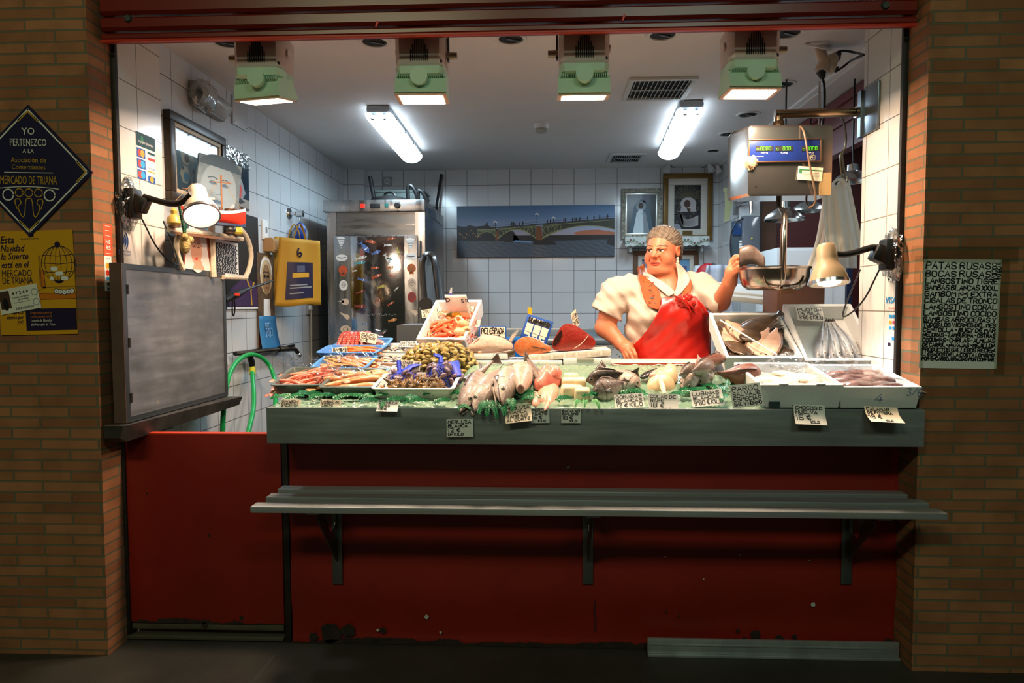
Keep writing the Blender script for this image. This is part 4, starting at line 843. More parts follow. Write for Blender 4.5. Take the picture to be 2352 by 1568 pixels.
def panelbit(px,py,w,h,m_,nm,dep=.01):
 p=at(px,py,YC-.03);MB().box((p.x,YC-.03-dep/2,p.z),(w,dep,h),bev=.002).build(nm,m_,t)
panelbit(833,473,.03,.03,mat('led_red','#d01818',.3,emit='#ff2a1a',es=1.5),'indicator');panelbit(862,473,.075,.034,blkp,'display');panelbit(888,472,.03,.03,mat('switch_teal','#2b6f6a',.3),'switch')
p=at(913,472,YC-.03);MB().cyl((p.x,YC-.03,p.z),(p.x,YC-.055,p.z),.024,.02).build('knob',black,t)
SP=[mat('shell_white','#dfe2e2',.5),mat('shell_orange','#d2552c',.5),mat('shell_rust','#b4622c',.5),mat('shell_tan','#c9b9a6',.5),mat('shell_maroon','#8c2f2a',.5),blkp]
Mst=lambda px,py:Matrix.Translation((at(px,py,yd).x,yd,at(px,py,yd).z))
for i,(px,py,k,kind)in enumerate(((784,556,0,0),(785,592,0,1),(788,621,1,2),(789,655,0,3),(790,693,3,4),(792,726,3,5),(794,756,3,6),(943,559,0,0),(944,589,0,1),(945,617,2,2),(946,651,3,3),(946,682,4,3),(948,717,3,5),(949,754,3,6))):
 b=MB();b.T=Mst(px,py);y=-.0012;b.m(0)
 if kind==0:
  b.flat([(-.035,.035),(0,-.05),(.03,.03),(0,.042)],y);b.m(1);[line2(b,[(-.03+q*.008,.02-q*.018),(.026-q*.007,.02-q*.018)],.004,y-.0004)for q in range(4)]
 elif kind==1:b.flat(circ(0,0,.045,16,0,360,.026),y);b.m(1);line2(b,[(-.03,.004),(0,-.002),(.03,.004)],.006,y-.0004)
 elif kind==2:b.flat(circ(0,.004,.034,16),y);b.flat([(-.014,-.025),(.014,-.025),(.02,-.04),(-.02,-.04)],y);b.m(1);[line2(b,[(0,-.026),(.03*math.sin(q*.5),.004+.03*math.cos(q*.5))],.0016,y-.0004)for q in range(-3,4)]
 elif kind==3:b.flat(circ(0,0,.033,16,0,360,.04),y);b.m(1);line2(b,[(.02*(1-q/16)*math.cos(q*.8),.024*(1-q/16)*math.sin(q*.8))for q in range(16)],.003,y-.0004)
 elif kind==4:b.flat(circ(.01,0,.03,14,0,360,.026),y);b.flat([(-.05,.004),(0,-.01),(0,.014)],y)
 elif kind==5:b.flat([(-.042,.034),(-.03,.02),(.02,-.03),(.04,-.01),(.03,.01),(0,.016)],y)
 else:b.flat(circ(0,0,.042,16,0,360,.03),y);b.m(1);line2(b,circ(0,0,.018,12)+circ(0,0,.018,12)[:1],.004,y-.0004)
 b.build('shell_sticker',[SP[k],mat('sticker_line','#4a4a48',.5)],dr,0)
FP=['#b8502f','#4a6aa8','#a89d42','#4a98a6','#b87a3a','#c4c4c0','#7a3028']
fl_=((838,568,1,38,-50,1.2),(852,555,0,30,-10,1),(900,548,0,22,5,.8),(892,563,5,24,0,.8),(915,577,2,24,-70,.9),(864,580,1,28,20,1),(830,592,5,34,15,.8),(828,603,3,30,10,1),(890,594,5,30,-60,1.1),(896,595,3,20,-15,.8),(862,615,0,24,5,.9),(897,614,4,24,10,.9),(815,622,5,16,10,.8),(866,634,0,30,20,.8),(902,633,0,18,-10,.8),(832,642,1,26,-15,.8),(877,658,2,26,15,1),(829,670,6,28,20,.7),(911,663,5,16,40,.8),(870,690,6,22,10,.8),(828,703,6,34,0,.9),(898,697,0,22,30,.7),(902,735,4,26,15,1),(840,744,1,20,0,.6),(878,766,6,34,35,.4))
for px,py,k,L,a,fat in fl_:
 b=MB();l_=L/305*.43;y=-.0012-.006
 b.T=Mst(px,py)@Matrix.Rotation(R(-a),4,'Y')
 b.flat([(l_,0),(l_*.5,l_*.32*fat),(-l_*.2,l_*.26*fat),(-l_*.6,l_*.08),(-l_,l_*.4),(-l_*.85,0),(-l_,-l_*.4),(-l_*.6,-l_*.08),(-l_*.2,-l_*.26*fat),(l_*.5,-l_*.3*fat)],y)
 b.m(1).flat(circ(l_*.6,l_*.06,l_*.07,8),y-.0004);b.m(2);line2(b,[(l_*.3,l_*.22*fat),(l_*.25,-l_*.2*fat)],l_*.12,y-.0005)
 b.build('fish_sticker',[mat('fish_print%d'%k,FP[k],.45),blkp,whitep],dr,0)
b=MB();b.T=Mst(868,722);[line2(b,[(x,rnd.uniform(-.01,.012)),(x+.008,rnd.uniform(-.012,.014)),(x+.015,rnd.uniform(-.01,.01))],.003,-.0075)for x in[-.14+.022*k for k in range(13)]];b.build('worn_lettering',greyp,dr,0)
yt=YC+.5
def top(px,py,y=yt):return at(px,py,y)
zt_=czt
t=thing('pan_lid','dark domed pan lying upside down on the steel cabinet','pan',(top(895,450).x,yt,zt_+.001));MB().lathe([(.15,0),(.17,.04),(.15,.085),(.07,.105),(.004,.11)]).build('bowl',blackm,t);MB().tube(chaikin([(-.05,0,.105),(-.03,0,.14),(.03,0,.14),(.05,0,.105)],2),.01,6).build('handle',black,t);MB().lathe([(.172,.036),(.18,.04),(.172,.046)]).build('rim',greyp,t)
t=thing('grey_box','greenish grey plastic box behind the pan on the steel cabinet','box',(top(905,440).x,yt+.36,zt_+.001));MB().box((0,0,.09),(.42,.3,.18),bev=.02).build('body',mat('box_greygreen','#6f7d7a',.5),t);MB().box((0,0,.186),(.43,.31,.02),bev=.008).build('lid',mat('box_greygreen'),t)
t=thing('folded_trolley','black folded trolley frame on top of the steel cabinet','trolley',(0,0,0))
MB().tube(chaikin([top(937,462),top(936,427),top(945,425),top(957,445),top(960,462)],1),.017,8).build('handle',black,t);MB().tube(chaikin([top(960,463),top(960,436),top(970,440),top(983,463)],1),.017,8).build('frame',black,t)
for px in(939,983):MB().cyl(Vector((top(px,460).x,yt-.015,zt_+.022)),Vector((top(px,460).x,yt+.015,zt_+.022)),.022).build('wheel',blackm,t)
t=thing('wooden_pole','dark upright pole leaning behind the cabinet clutter','pole',(0,0,0));MB().tube([Vector((top(851,440).x,yt+.2,zt_+.0)),top(850,405,yt+.2)],.018).build('shaft',mat('pole_dark','#23262a',.5),t);MB().box(Vector((top(851,440).x,yt+.2,zt_+.06)),(.07,.06,.12),bev=.02).build('head',blackm,t)
t=thing('broom_handle','dark flat handle leaning on the back wall behind the cabinet','handle',(0,0,0));MB().tube([Vector((at(1002,480,3.45).x,3.45,ZF)),at(1003,470,3.48),at(1014,402,3.56)],[.02,.024,.03],8,flat=.5).build('shaft',mat('pole_dark'),t);MB().box(Vector((at(1002,480,3.45).x,3.45,ZF+.05)),(.3,.06,.1),bev=.01).build('head',blackm,t)
c=at(890,417,YB);t=thing('wall_socket','round white wall socket above the steel cabinet','socket',(c.x,YB-.001,c.z));MB().box((0,-.006,0),(.085,.012,.085),bev=.004).build('mounting_plate',mat('socket_grey'),t);MB().cyl((0,-.012,0),(0,-.02,0),.03,.028,20).build('face',mat('socket_face','#c3c9ca',.4),t);MB().box((-.01,-.0205,0),(.006,.003,.006)).box((.01,-.0205,0),(.006,.003,.006)).build('pin_holes',slot,t)
a,b=at(1050,591,YB-.03),at(1412,470,YB-.03);CW,CH=b.x-a.x,b.z-a.z
t=thing('bridge_canvas','wide canvas photo print of an iron bridge over a river at dusk','picture',((a.x+b.x)/2,YB,(a.z+b.z)/2))
def cc(u,v):
 if v>.36:k=(v-.36)/.64;c_=[(.45,.34,.34),(.30,.37,.5),(.13,.24,.4),(.06,.15,.28)];i=min(int(k*3),2);f=k*3-i;q=[c_[i][j]*(1-f)+c_[i+1][j]*f for j in range(3)];e=.6+.75*u;return(q[0]*e*.85,q[1]*e*.85,q[2]*e*.9,1)
 s_=.5+.5*math.sin(u*90+v*230)*math.sin(v*140+u*31);w_=max(0,1-abs(u-.12)*7)*.3+max(0,1-abs(u-.25)*9)*.2+max(0,1-abs(u-.52)*14)*.3
 return(.03+.05*s_*u+w_*.22*s_,.05+.06*s_*u+w_*.12*s_,.08+.06*s_*u,1)
g=MB().grid(lambda u,v:Vector(((u-.5)*CW,-.03,(v-.5)*CH)),110,50,cols=cc);g.build('canvas_print',mat('canvas_print',rough=.5,vcol=True),t,0)
MB().box2((-CW/2,-.029,-CH/2),(CW/2,-.001,CH/2)).build('frame_stretcher',darkb,t)
g=MB();y=-.0312;U=lambda u,v:((u-.5)*CW,(v-.5)*CH)
iron,glow,sil,brick_,dusk=0,1,2,3,4
g.m(sil).flat([U(*q)for q in((0,.32),(0,.62),(.03,.6),(.06,.6),(.08,.63),(.12,.6),(.18,.62),(.185,.66),(.195,.69),(.2,.62),(.24,.56),(.36,.5),(.4,.32))],y)
g.flat([U(*q)for q in((.36,.31),(1,.33),(1,.42),(.36,.42))],y)
g.m(dusk).flat([U(*q)for q in((.74,.46),(.8,.51),(.9,.52),(1,.47),(1,.42),(.76,.42))],y-.0002)
def deckz(u):return .555+.175*max(0,u-.2)/.8
def arch(u0,u1,zs,zc,n=24):
 lo=[U(u0+(u1-u0)*i/n,zs+(zc-zs)*(1-(2*i/n-1)**2))for i in range(n+1)];hi=[U(u0+(u1-u0)*i/n,deckz(u0+(u1-u0)*i/n))for i in range(n+1)]
 for i in range(n):g.flat([lo[i],lo[i+1],hi[i+1],hi[i]],y-.0004)
 return lo
for u0,u1,zs,zc in((.13,.25,.39,.5),(.265,.5,.37,.535),(.545,1.12,.36,.6)):
 n=24;g.m(iron)
 lo=[]
 for i in range(n+1):
  u=min(u0+(u1-u0)*i/n,1);lo.append(U(u,zs+(zc-zs)*(1-(2*i/n-1)**2)))
 hi=[U(min(u0+(u1-u0)*i/n,1),deckz(min(u0+(u1-u0)*i/n,1)))for i in range(n+1)]
 for i in range(n):
  if lo[i+1][0]>lo[i][0]:g.flat([lo[i],lo[i+1],hi[i+1],hi[i]],y-.0004)
 g.m(glow);line2(g,[p for i,p in enumerate(lo)if i==0 or p[0]>lo[i-1][0]],.008,y-.0008);line2(g,[U(u0,deckz(u0)-.02),U(min(u1,1),deckz(min(u1,1))-.02)],.004,y-.0008)
 for i in range(5):
  for e in(u0+.012+i*.022,u1-.012-i*.022):
   if e<.97:
    k=(e-u0)/(u1-u0)*2-1;za=zs+(zc-zs)*(1-k*k);zb_=deckz(e)-.02;r_=(zb_-za)*.5*CH
    if r_>.006:q=circ(U(e,0)[0],U(0,(za+zb_)/2)[1],r_*.8,14);line2(g,q+q[:1],.0035,y-.0008)
g.m(brick_).flat([U(*q)for q in((.5,.3),(.545,.3),(.54,.6),(.505,.6))],y-.001).flat([U(*q)for q in((.245,.33),(.265,.33),(.265,.52),(.248,.51))],y-.001)
g.m(sil).flat([U(*q)for q in((.485,.235),(.63,.235),(.625,.3),(.49,.34))],y-.0012).flat([U(*q)for q in((.3,.3),(.36,.3),(.36,.35),(.3,.35))],y-.0012).flat([U(*q)for q in((.95,.24),(1,.2),(1,.38),(.96,.36))],y-.0012)
line2(g,[U(.2,deckz(.2)+.012),U(1,deckz(1)+.012)],.008,y-.001);line2(g,[U(.22,deckz(.22)+.05),U(1,deckz(1)+.05)],.002,y-.001)
rn=random.Random(2)
for u in(.35,.36,.37,.4,.42,.575,.595,.68,.69,.735,.75,.76,.78,.83,.87,.905,.955):z_=deckz(u)+.02;g.flat(rect(U(u-.003,0)[0],U(0,z_)[1],U(u+.004,0)[0],U(0,z_+.055+.02*rn.random())[1]),y-.0014)
for u,hh in((.245,.11),(.51,.2),(.615,.1)):
 line2(g,[U(u,deckz(u)),U(u,deckz(u)+hh)],.004,y-.0014);g.m(5)
 for e in(-.008,0,.008):g.flat(circ(U(u+e,0)[0],U(0,deckz(u)+hh+(.02 if e==0 else .005))[1],.007,8),y-.0016)
 g.m(sil)
for i in range(16):g.m(6).flat(rect(*U(.02+i*.009,.37+.16*rn.random()),*[c+d for c,d in zip(U(.02+i*.009,.37+.0*i),(.005,.01))]),y-.0016)if False else g.m(6).flat(circ(*U(.015+i*.0095,.38+.16*rn.random()),.004,6),y-.0016)
g.m(7).flat([U(*q)for q in((.355,.3),(.47,.27),(.48,.31),(.37,.33))],y-.0005)
g.build('bridge_print',[mat('print_iron','#2f3324',.5),mat('print_lit_green','#8f9468',.5),mat('print_silhouette','#0c0f14',.5),mat('print_brick','#6b3f1c',.5),mat('print_dusk','#b0684a',.5),mat('print_lamp','#dfe2dc',.5),mat('print_window','#d88a3a',.5),mat('print_water','#5d83a8',.5)],t,0)
def framed(name,label,px0,py0,px1,py1,fm,ft,mount,mt,dep,draw,mats_,bg):
 a,b=at(px0,py1,YB-dep),at(px1,py0,YB-dep);w,h=b.x-a.x,b.z-a.z
 t=thing(name,label,'picture',((a.x+b.x)/2,YB-.001,(a.z+b.z)/2));f=MB();frame_bars(f,w,h,ft,-dep,0);f.build('frame',fm,t)
 if mount:f=MB();frame_bars(f,w-2*ft,h-2*ft,mt,-dep+.012,-.003);f.build('mount',mount,t)
 q=ft+(mt if mount else 0);g=MB();g.box((0,-.008,0),(w-2*q,.004,h-2*q));draw(g,w-2*q,h-2*q);g.build('print',[bg]+mats_,t,0);return t,w,h
def veil1(g,w,h):
 y=-.0105;g.m(3).flat([(-w*.45,-h/2),(w*.45,-h/2),(w*.25,h*.25),(0,h*.4),(-w*.25,h*.22)],y)
 g.m(1).flat([(-w*.3,-h/2),(w*.08,-h/2),(w*.06,0),(-w*.16,h*.06)],y-.0004).m(4).flat([(w*.08,-h/2),(w*.3,-h/2),(w*.14,.02),(w*.06,0)],y-.0004)
 g.m(4).flat(circ(-w*.02,h*.2,w*.18,14,0,360,h*.13),y-.0006);g.m(2).flat(circ(-w*.02,h*.22,w*.09,12,0,360,h*.08),y-.0009);g.m(1).flat([(-w*.14,h*.02),(w*.08,h*.02),(w*.05,h*.12),(-w*.1,h*.12)],y-.0008)
 g.m(5).flat(rect(w*.05,h*.3,w*.3,h*.48),y)
framed('silver_frame_picture','ornate silver-framed print of a white-robed figure beside the bridge canvas',1427,432,1521,549,mat('silver_frame','#6f7268',.3,.6,bump=(60,1.0),noise=(40,.9,'#c3c3b4')),.036,mat('silver_slip','#c8cbc4',.3,.5),.02,.03,veil1,[mat('print_ice','#cfe3ea',.4),mat('print_umber','#3a2a22',.5),mat('print_petrol','#2c5266',.4),mat('print_lead','#7e8b94',.4),mat('print_lilac','#555a70',.4)],mat('print_darkpetrol','#13242e',.3))
def veil2(g,w,h):
 y=-.0105
 for k in range(15):a=math.pi*k/14;g.m(4);line2(g,[(0,h*.2),(w*.5*math.cos(a),h*.2+h*.28*math.sin(a))],.012,y-.0001*(k%3))
 g.m(1).flat(circ(.01,h*.08,w*.3,16,0,360,h*.15),y-.0006);g.flat([(-w*.2,h*.1),(-w*.26,-h*.1),(w*.35,-h*.1),(w*.28,h*.1)],y-.0005)
 g.m(2).flat(circ(0,h*.08,w*.12,14,0,360,h*.09),y-.001).flat([(-w*.02,-h*.02),(w*.12,-h*.03),(w*.12,-h*.12),(w*.02,-h*.1)],y-.0009)
 for k in range(9):g.m(1);line2(g,chaikin([(-w*(.3-.015*k),-h*(.1+.012*k),0),(-w*.2,-h*(.25+.02*k),0),(w*.05,-h*(.3+.018*k),0),(w*.4,-h*(.2+.025*k),0)],2),.011,y-.0012)
 g.m(3).flat([(-w/2,-h/2),(-w*.2,-h/2),(-w*.3,-h*.38),(-w/2,-h*.36)],y-.001)
 rn=random.Random(1)
 for k in range(40):g.m(4).flat(circ(rn.uniform(-w*.47,w*.47),rn.uniform(-h*.35,h*.47),.012,6),y-.0003)
t2,w2,h2=framed('gold_frame_picture','large gold-framed sepia print of a veiled statue by the tiled column',1523,397,1638,552,mat('gold_frame','#7a5c22',.45,.3,noise=(8,.6,'#5c441a')),.045,mat('mount_ivory','#cfccc2',.6),.058,.045,veil2,[mat('print_shroud','#b6b3b4',.5),mat('print_wood','#4a3128',.5),mat('print_mist','#8f93a0',.5),mat('print_bronze','#57503f',.5)],mat('print_night','#20222a',.4))
MB().box((0,-.034,-h2/2+.07),(.09,.003,.038)).build('plaque',mat('plaque_brass','#6e5a2c',.4,.5),t2)
def town(g,w,h):
 y=-.0105;g.m(1).flat(rect(-w*.2,-h/2,w/2,h/2),y)
 for k in range(6):g.m(2 if k%2 else 3).flat(rect(-w/2+k*w/6,-h/2,-w/2+(k+.7)*w/6,h*(.45-.12*(k%3))),y-.0004)
framed('lower_framed_print','brown-framed blue townscape print half hidden behind the woman',1455,575,1605,668,mat('brown_frame','#5a3a1c',.5),.04,mat('mount_ivory'),.04,.04,town,[skyp,mat('print_violet','#5b5a86',.5),mat('print_dusklilac','#8c8fb0',.5)],mat('print_dimblue','#44507a',.5))
a,b=at(1437,575,YB-.2),at(1628,545,YB-.2)
t=thing('lace_shelf','wall shelf with a white flowered lace edging under the framed prints','shelf',(0,0,0))
MB().box2((a.x,YB-.2,b.z-.025),(b.x,YB-.001,b.z)).build('board',mat('shelf_grey','#9aa0a0',.5),t)
g=MB().grid(lambda u,v:Vector((a.x-.005+u*(b.x-a.x+.01),YB-.205-.004*math.sin(u*60),b.z+.012-v*(.085+.006*math.sin(u*80)))),60,4)
rn=random.Random(6)
for i in range(26):
 x=a.x+(i+.5)/26*(b.x-a.x);z_=b.z-.035+.018*math.sin(i*1.1);g.m(1+i%2).flat(circ(x,z_,.009,7),YB-.2105);g.m(1);line2(g,[(x-.02,z_-.012),(x,z_-.02),(x+.02,z_-.006)],.004,YB-.2105)
g.build('lace_edge',[mat('lace','#c6cfcc',.7),mat('lace_leaf','#5f7a5c',.7),mat('lace_berry','#6d3f4a',.7)],t,0)
for x in(a.x+.05,b.x-.05):MB().box2((x-.012,YB-.16,b.z-.12),(x+.012,YB-.001,b.z-.026)).build('wall_bracket',mat('shelf_grey'),t)
for px,py,lab,sx in((1535,388,'small white picture spotlight over the silver-framed print',1),(1630,388,'small white picture spotlight over the gold-framed print',-1),(1648,392,'small white picture spotlight on the tiled column edge',-1)):
 p=at(px,py-8,YB-.12);t=thing('picture_spotlight',lab,'spotlight',p,group='picture spotlights')
 MB().tube([(0,.118,.02),(0,.04,.02),(0,0,.01)],.012,8).build('arm',whitep,t);MB().lathe([(.02,.02),(.024,-.01),(.036,-.06),(.034,-.062),(.004,-.05)],Euler((R(-10),R(18*sx),0)).to_matrix().to_4x4(),16).build('lamp_shade',mat('spot_white','#c9cdcd',.4),t);MB().tube(chaikin([(0,.02,.02),(.05*sx,.0,-.02),(.07*sx,.02,-.01)],2),.003,5).build('cord',black,t)
t=thing('back_worktop','long steel worktop along the blue-tiled back wall','worktop',(0,0,0))
x0,x1=at(1012,770,3.0).x,at(1425,770,3.0).x;zt=1.17
MB().box2((x0,2.85,zt-.04),(x1,YB-.002,zt),.006).build('top',mat('worktop_steel','#a4b0b5',.3,.8),t);MB().box2((x0,YB-.03,zt),(x1,YB-.002,zt+.07),.004).build('upstand',mat('worktop_steel'),t)
g=MB().box2((x0+.02,2.88,zt-.3),(x1-.005,2.9,zt-.05))
rn=random.Random(9)
for i in range(60):g.m(1);g.flat(circ(x1-.01-rn.random()*.3,zt-.07-rn.random()*.2,.004,6),2.8785)
g.build('front_panel',[mat('worktop_panel','#b6bdbe',.5),slot],t)
for x in(x0+.05,x1-.05):MB().box2((x-.025,2.9,ZF),(x+.025,2.95,zt-.05)).build('leg',mat('worktop_steel'),t)
# the hanging scale side
YS=.40
S_=lambda px,py,dy=0.0:at(px,py,YS+dy)
t=thing('hanging_scale','polished steel hanging scale with blue display panel on a pipe arm','scale',(0,0,0))
sx0,sx1=S_(1706,400).x,S_(1893,400).x;sz1,sz0=S_(1790,298).z,S_(1790,456).z
pol=mat('polished_steel','#c4c1bd',.17,.95,noise=(9,.4,'#a09d99'),blot=[(26,.68,'#7f6d58')],bump=(5,.05))
xl=S_(1682,400).x
b=MB();n=[(sx0,YS-.085),(sx1,YS-.085),(sx1,YS+.085),(xl,YS+.085),(xl,YS+.03)]
def rg(z,k=1.0):c=Vector(((xl+sx1)/2,YS,0));return[Vector((c.x+(x-c.x)*k,c.y+(y-c.y)*k,z))for x,y in n]
b.loft([rg(sz0,.95),rg(sz0+.012),rg(sz1-.012),rg(sz1,.96)]).build('housing_mount',pol,t,25)
dp0,dp1=at(1720,372,YS-.09),at(1884,320,YS-.09)
pn=MB().box2((dp0 .x,YS-.094,dp0 .z),(dp1 .x,YS-.084,dp1 .z),.003).build('display_panel',mat('scale_blue','#1a2c6b',.25),t)
f=MB();f.T=Matrix.Translation(((dp0 .x+dp1 .x)/2,YS-.09,(dp0 .z+dp1 .z)/2));frame_bars(f,dp1 .x-dp0 .x+.008,dp1 .z-dp0 .z+.008,.006,-.008,.004);f.build('panel_frame',mat('bronze_trim','#7a5b44',.35,.7),pn)
seg=mat('digit_green','#59d02c',.4,emit='#52d81e',es=1.1)
W7={'0':'abcdef','8':'abcdefg','.':''}
for px,txt,lab in((1756,'0000','PESO kg'),(1801,'000','€/kg'),(1862,'0000','IMPORTE €')):
 p=at(px,341,YS-.0945);w_=.078
 wn=MB().box((p.x,YS-.0945,p.z),(w_,.002,.022)).build('digit_window',slot,pn)
 g=MB();y=YS-.0962;nd=len(txt);q=circ(p.x-.03,p.z-.003,.0045,10);line2(g,q+q[:1],.0014,y)
 for i in range(nd):
  x=p.x-.014+i*.0125+(.0125 if nd==3 else 0);hh,ww=.0075,.0038
  for s_,q in(('a',((x-ww,p.z+hh),(x+ww,p.z+hh))),('d',((x-ww,p.z-hh),(x+ww,p.z-hh))),('b',((x+ww,p.z),(x+ww,p.z+hh))),('c',((x+ww,p.z-hh),(x+ww,p.z))),('f',((x-ww,p.z),(x-ww,p.z+hh))),('e',((x-ww,p.z-hh),(x-ww,p.z)))):line2(g,list(q),.0014,y)
  if i==0:g.flat(circ(x+.0065,p.z-hh,.001,6),y)
 g.build('digits',seg,pn,0)
 g=MB();printed(g,lab,p.x,p.z-.021,.006,YS-.0945,w=.03,align='CENTER');g.build('lettering',whitep,pn,0)
g=MB();p=at(1866,362,YS-.0945);printed(g,'PH',p.x,p.z-.005,.011,YS-.0945,align='CENTER',bold=.02);q=rect(p.x-.012,p.z-.01,p.x+.012,p.z+.01);line2(g,q+q[:1],.0012,YS-.0945);q=circ(p.x,p.z+.015,.004,10);line2(g,q+q[:1],.0012,YS-.0945)
p=at(1738,360,YS-.0945);printed(g,'MAX 15 kg MIN 100 g',p.x-.01,p.z,.004,YS-.0945,w=.04);g.build('emblem',mat('panel_print','#cfc99a',.4),pn,0)
p=at(1860,399,YS-.09)
cdd=MB();cdd.T=TR((p.x,YS-.092,p.z),(0,5,0));cdd.box((0,0,0),(.108,.003,.06));cdd.m(1).box2((-.05,-.003,.014),(.05,-.002,.018)).box2((-.05,-.003,.0),(-.038,-.002,.012));cdd.m(2)
for z_ in(.004,-.003,-.01):line2(cdd,[(-.03,z_),(.04,z_)],.0015,-.003)
cdd.build('inspection_card',[mat('card_cream','#d9d3b4',.5),grnp,greyp],t)
MB().box((sx1-.03,YS-.088,sz0+.05),(.05,.006,.1)).build('side_tape',mat('tape_tan','#a98a5a',.6),t)
wrapfn((sx0+.01,YS-.09,sz0+.15),.028,.014,.03,21,.14).build('film_scrap',mat('film_tan','#c9a98a',.25,.3),t)
xp=S_(1788,300).x;za=at(1788,262,YS).z;xm=XR-.006
pipe=mat('pipe_steel','#a3886c',.24,1.0)
MB().tube([(xp,YS,sz1-.005),(xp,YS,za-.012)],.02,14).tube([(xp-.018,YS,za),(xm,YS,za+.004)],.02,14).build('arm',pipe,t);MB().lathe([(.026,0),(.026,.035),(.022,.04)],Matrix.Translation((xp,YS,sz1-.002))).build('collar',pipe,t)
MB().box2((xm-.01,YS-.12,za-.13),(xm,YS+.03,za+.13),.003)if False else MB().box2((XR-.012,.2,at(1990,312,.33).z),(XR-.002,.352,at(1990,205,.33).z),.003).box2((XR-.02,.34,at(1990,312,.33).z),(XR+.004,.372,at(1990,205,.33).z)).build('wall_plate',mat('plate_steel','#7c838a',.3,.9),t)
MB().tube([(xm-.01,YS,za+.003),(xm+.004,YS,za+.003)],.026,14).build('flange',pipe,t)
MB().tube(chaikin([S_(1810,303,-.02),S_(1826,288,-.05),S_(1845,292,-.1),S_(1852,330,-.12),S_(1858,370,-.115),S_(1868,420,-.11),S_(1874,450,-.1),S_(1872,470,-.08),S_(1858,478,-.06),S_(1853,468,.0),S_(1852,456,.02)],3),.0045,8).build('power_cord',mat('cord_brown','#6a5340',.4),t)
zr=at(1780,616,YS).z;cxp=S_(1778,620).x;pr=(S_(1858,620).x-S_(1697,620).x)/2
MB().cyl((S_(1789,458).x,YS,sz0+.005),(S_(1789,470).x,YS,sz0-.045),.012).build('load_hook',black,t)
ps=mat('pan_steel','#b3aba3',.22,1.0,noise=(7,.4,'#8d8580'))
hf=at(1801,560,YS-pr).x;hb=at(1797,560,YS+pr).x
hs_=MB().tube(chaikin([(S_(1789,470).x,YS,sz0-.04),(hf+.04,YS-.06,sz0-.055),(hf,YS-pr-.005,sz0-.12),(hf,YS-pr-.008,zr-.06),(hf+.002,YS-pr+.05,zr-.105)],2),.009,8,flat=.45)
hs_.build('hanger_strap',ps,t)
MB().tube(chaikin([(S_(1789,470).x,YS,sz0-.04),(hb-.02,YS+.08,sz0-.07),(hb,YS+pr+.01,sz0-.15),(hb,YS+pr+.01,zr-.06),(hb,YS+pr-.05,zr-.105)],2),.009,8,flat=.45).build('hanger_strap',ps,t)
PB=zr-.1
MB().lathe([(.004,PB),(pr*.72,PB),(pr*.88,PB+.02),(pr*.95,PB+.055),(pr*.97,PB+.092),(pr*1.02,PB+.1),(pr*1.02,PB+.104),(pr*.95,PB+.1),(pr*.92,PB+.055),(pr*.84,PB+.024),(pr*.7,PB+.006),(.004,PB+.005)],Matrix.Translation((cxp,YS,0)),40).build('pan',ps,t)
for sx in(-1,1):MB().tube(chaikin([(cxp+sx*pr*.55,YS-pr*.78,PB+.06),(cxp+sx*pr*.5,YS-pr*.78,PB+.022),(cxp+sx*pr*.32,YS-pr*.85,PB+.004),(cxp,YS-pr*.9,PB-.002)],2),.006,6,flat=.5).build('cradle_wire',ps,t)
MB().box((cxp+.01,YS-pr+.02,PB-.012),(.06,.03,.02)).build('cradle_foot',mat('bronze_trim'),t)
c=atz(1868,106,ZC);t=thing('plug_adaptor','cream multi-way plug adaptor hanging from a loose ceiling ring','plug adaptor',(0,0,0))
ya=c.y;A_=lambda px,py,dy=0.0:at(px,py,ya+dy);crm=mat('adaptor_cream','#cbb69c',.4)
MB().lathe([(.06,0),(.075,.004),(.075,.012),(.055,.012)],TR(A_(1872,112),(20,12,0)),24,cap=False).build('ceiling_ring',mat('ring_white'),t)
MB().tube([A_(1872,103,.01),A_(1882,118)],.012).build('ceiling_cord',crm,t)
MB().tube([A_(1880,114),A_(1896,145)],[.022,.03],14).tube([A_(1896,145),A_(1888,164)],[.034,.036],14).tube([A_(1900,143),A_(1920,132)],[.03,.026],14).tube([A_(1896,150),A_(1916,158)],[.03,.027],14).build('adaptor_body',crm,t)
for p_,q_,r_ in((A_(1920,132),A_(1928,120),.018),(A_(1916,157),A_(1918,164),.022),(A_(1886,164),A_(1890,180),.022)):MB().tube([p_,q_],[.024,.012],12).build('plug',black,t)
MB().tube(chaikin([A_(1927,118),A_(1940,116),A_(1970,122),at(1984,126,.36)],2),.006,6).build('cable',black,t);MB().tube(chaikin([A_(1918,165),A_(1935,155),A_(1955,138),at(1984,126,.37)],2),.006,6).build('cable',black,t);MB().tube(chaikin([A_(1889,180),A_(1894,200),A_(1893,250),A_(1888,300)],2),.007,6).build('cable',black,t)
t=thing('pull_cord','thin pale pull cord hanging beside the adaptor cable','cord',(0,0,0));MB().tube([at(1881,185,1.2)+Vector((0,0,.28)),at(1881,330,1.2)],.006,6).build('cord',mat('cord_pale','#a9a79f',.6),t);MB().sphere(at(1881,330,1.2),.01,n=8,m=6).build('cord_end',whitep,t)
YG=.62;G_=lambda px,py,dy=0.0:at(px,py,YG+dy)
t=thing('wire_hook','bent wire hook on the pipe arm carrying white bags','hook',(0,0,0))
wm=mat('wire_brown','#8c7a62',.35,.8)
MB().tube(chaikin([G_(1928,262,-.2),G_(1940,285,-.1),G_(1944,320),G_(1940,345),G_(1934,350),G_(1936,375),G_(1942,410)],2),.005,6).build('mount_wire',wm,t);MB().tube(chaikin([G_(1940,345),G_(1930,352),G_(1930,375),G_(1934,412),G_(1946,420),G_(1947,405)],2),.004,6).build('hook_end',wm,t)
bgm=mat('carrier_white','#efeae0',.45,noise=(7,.4,'#d8d2c4'),sss=.1)
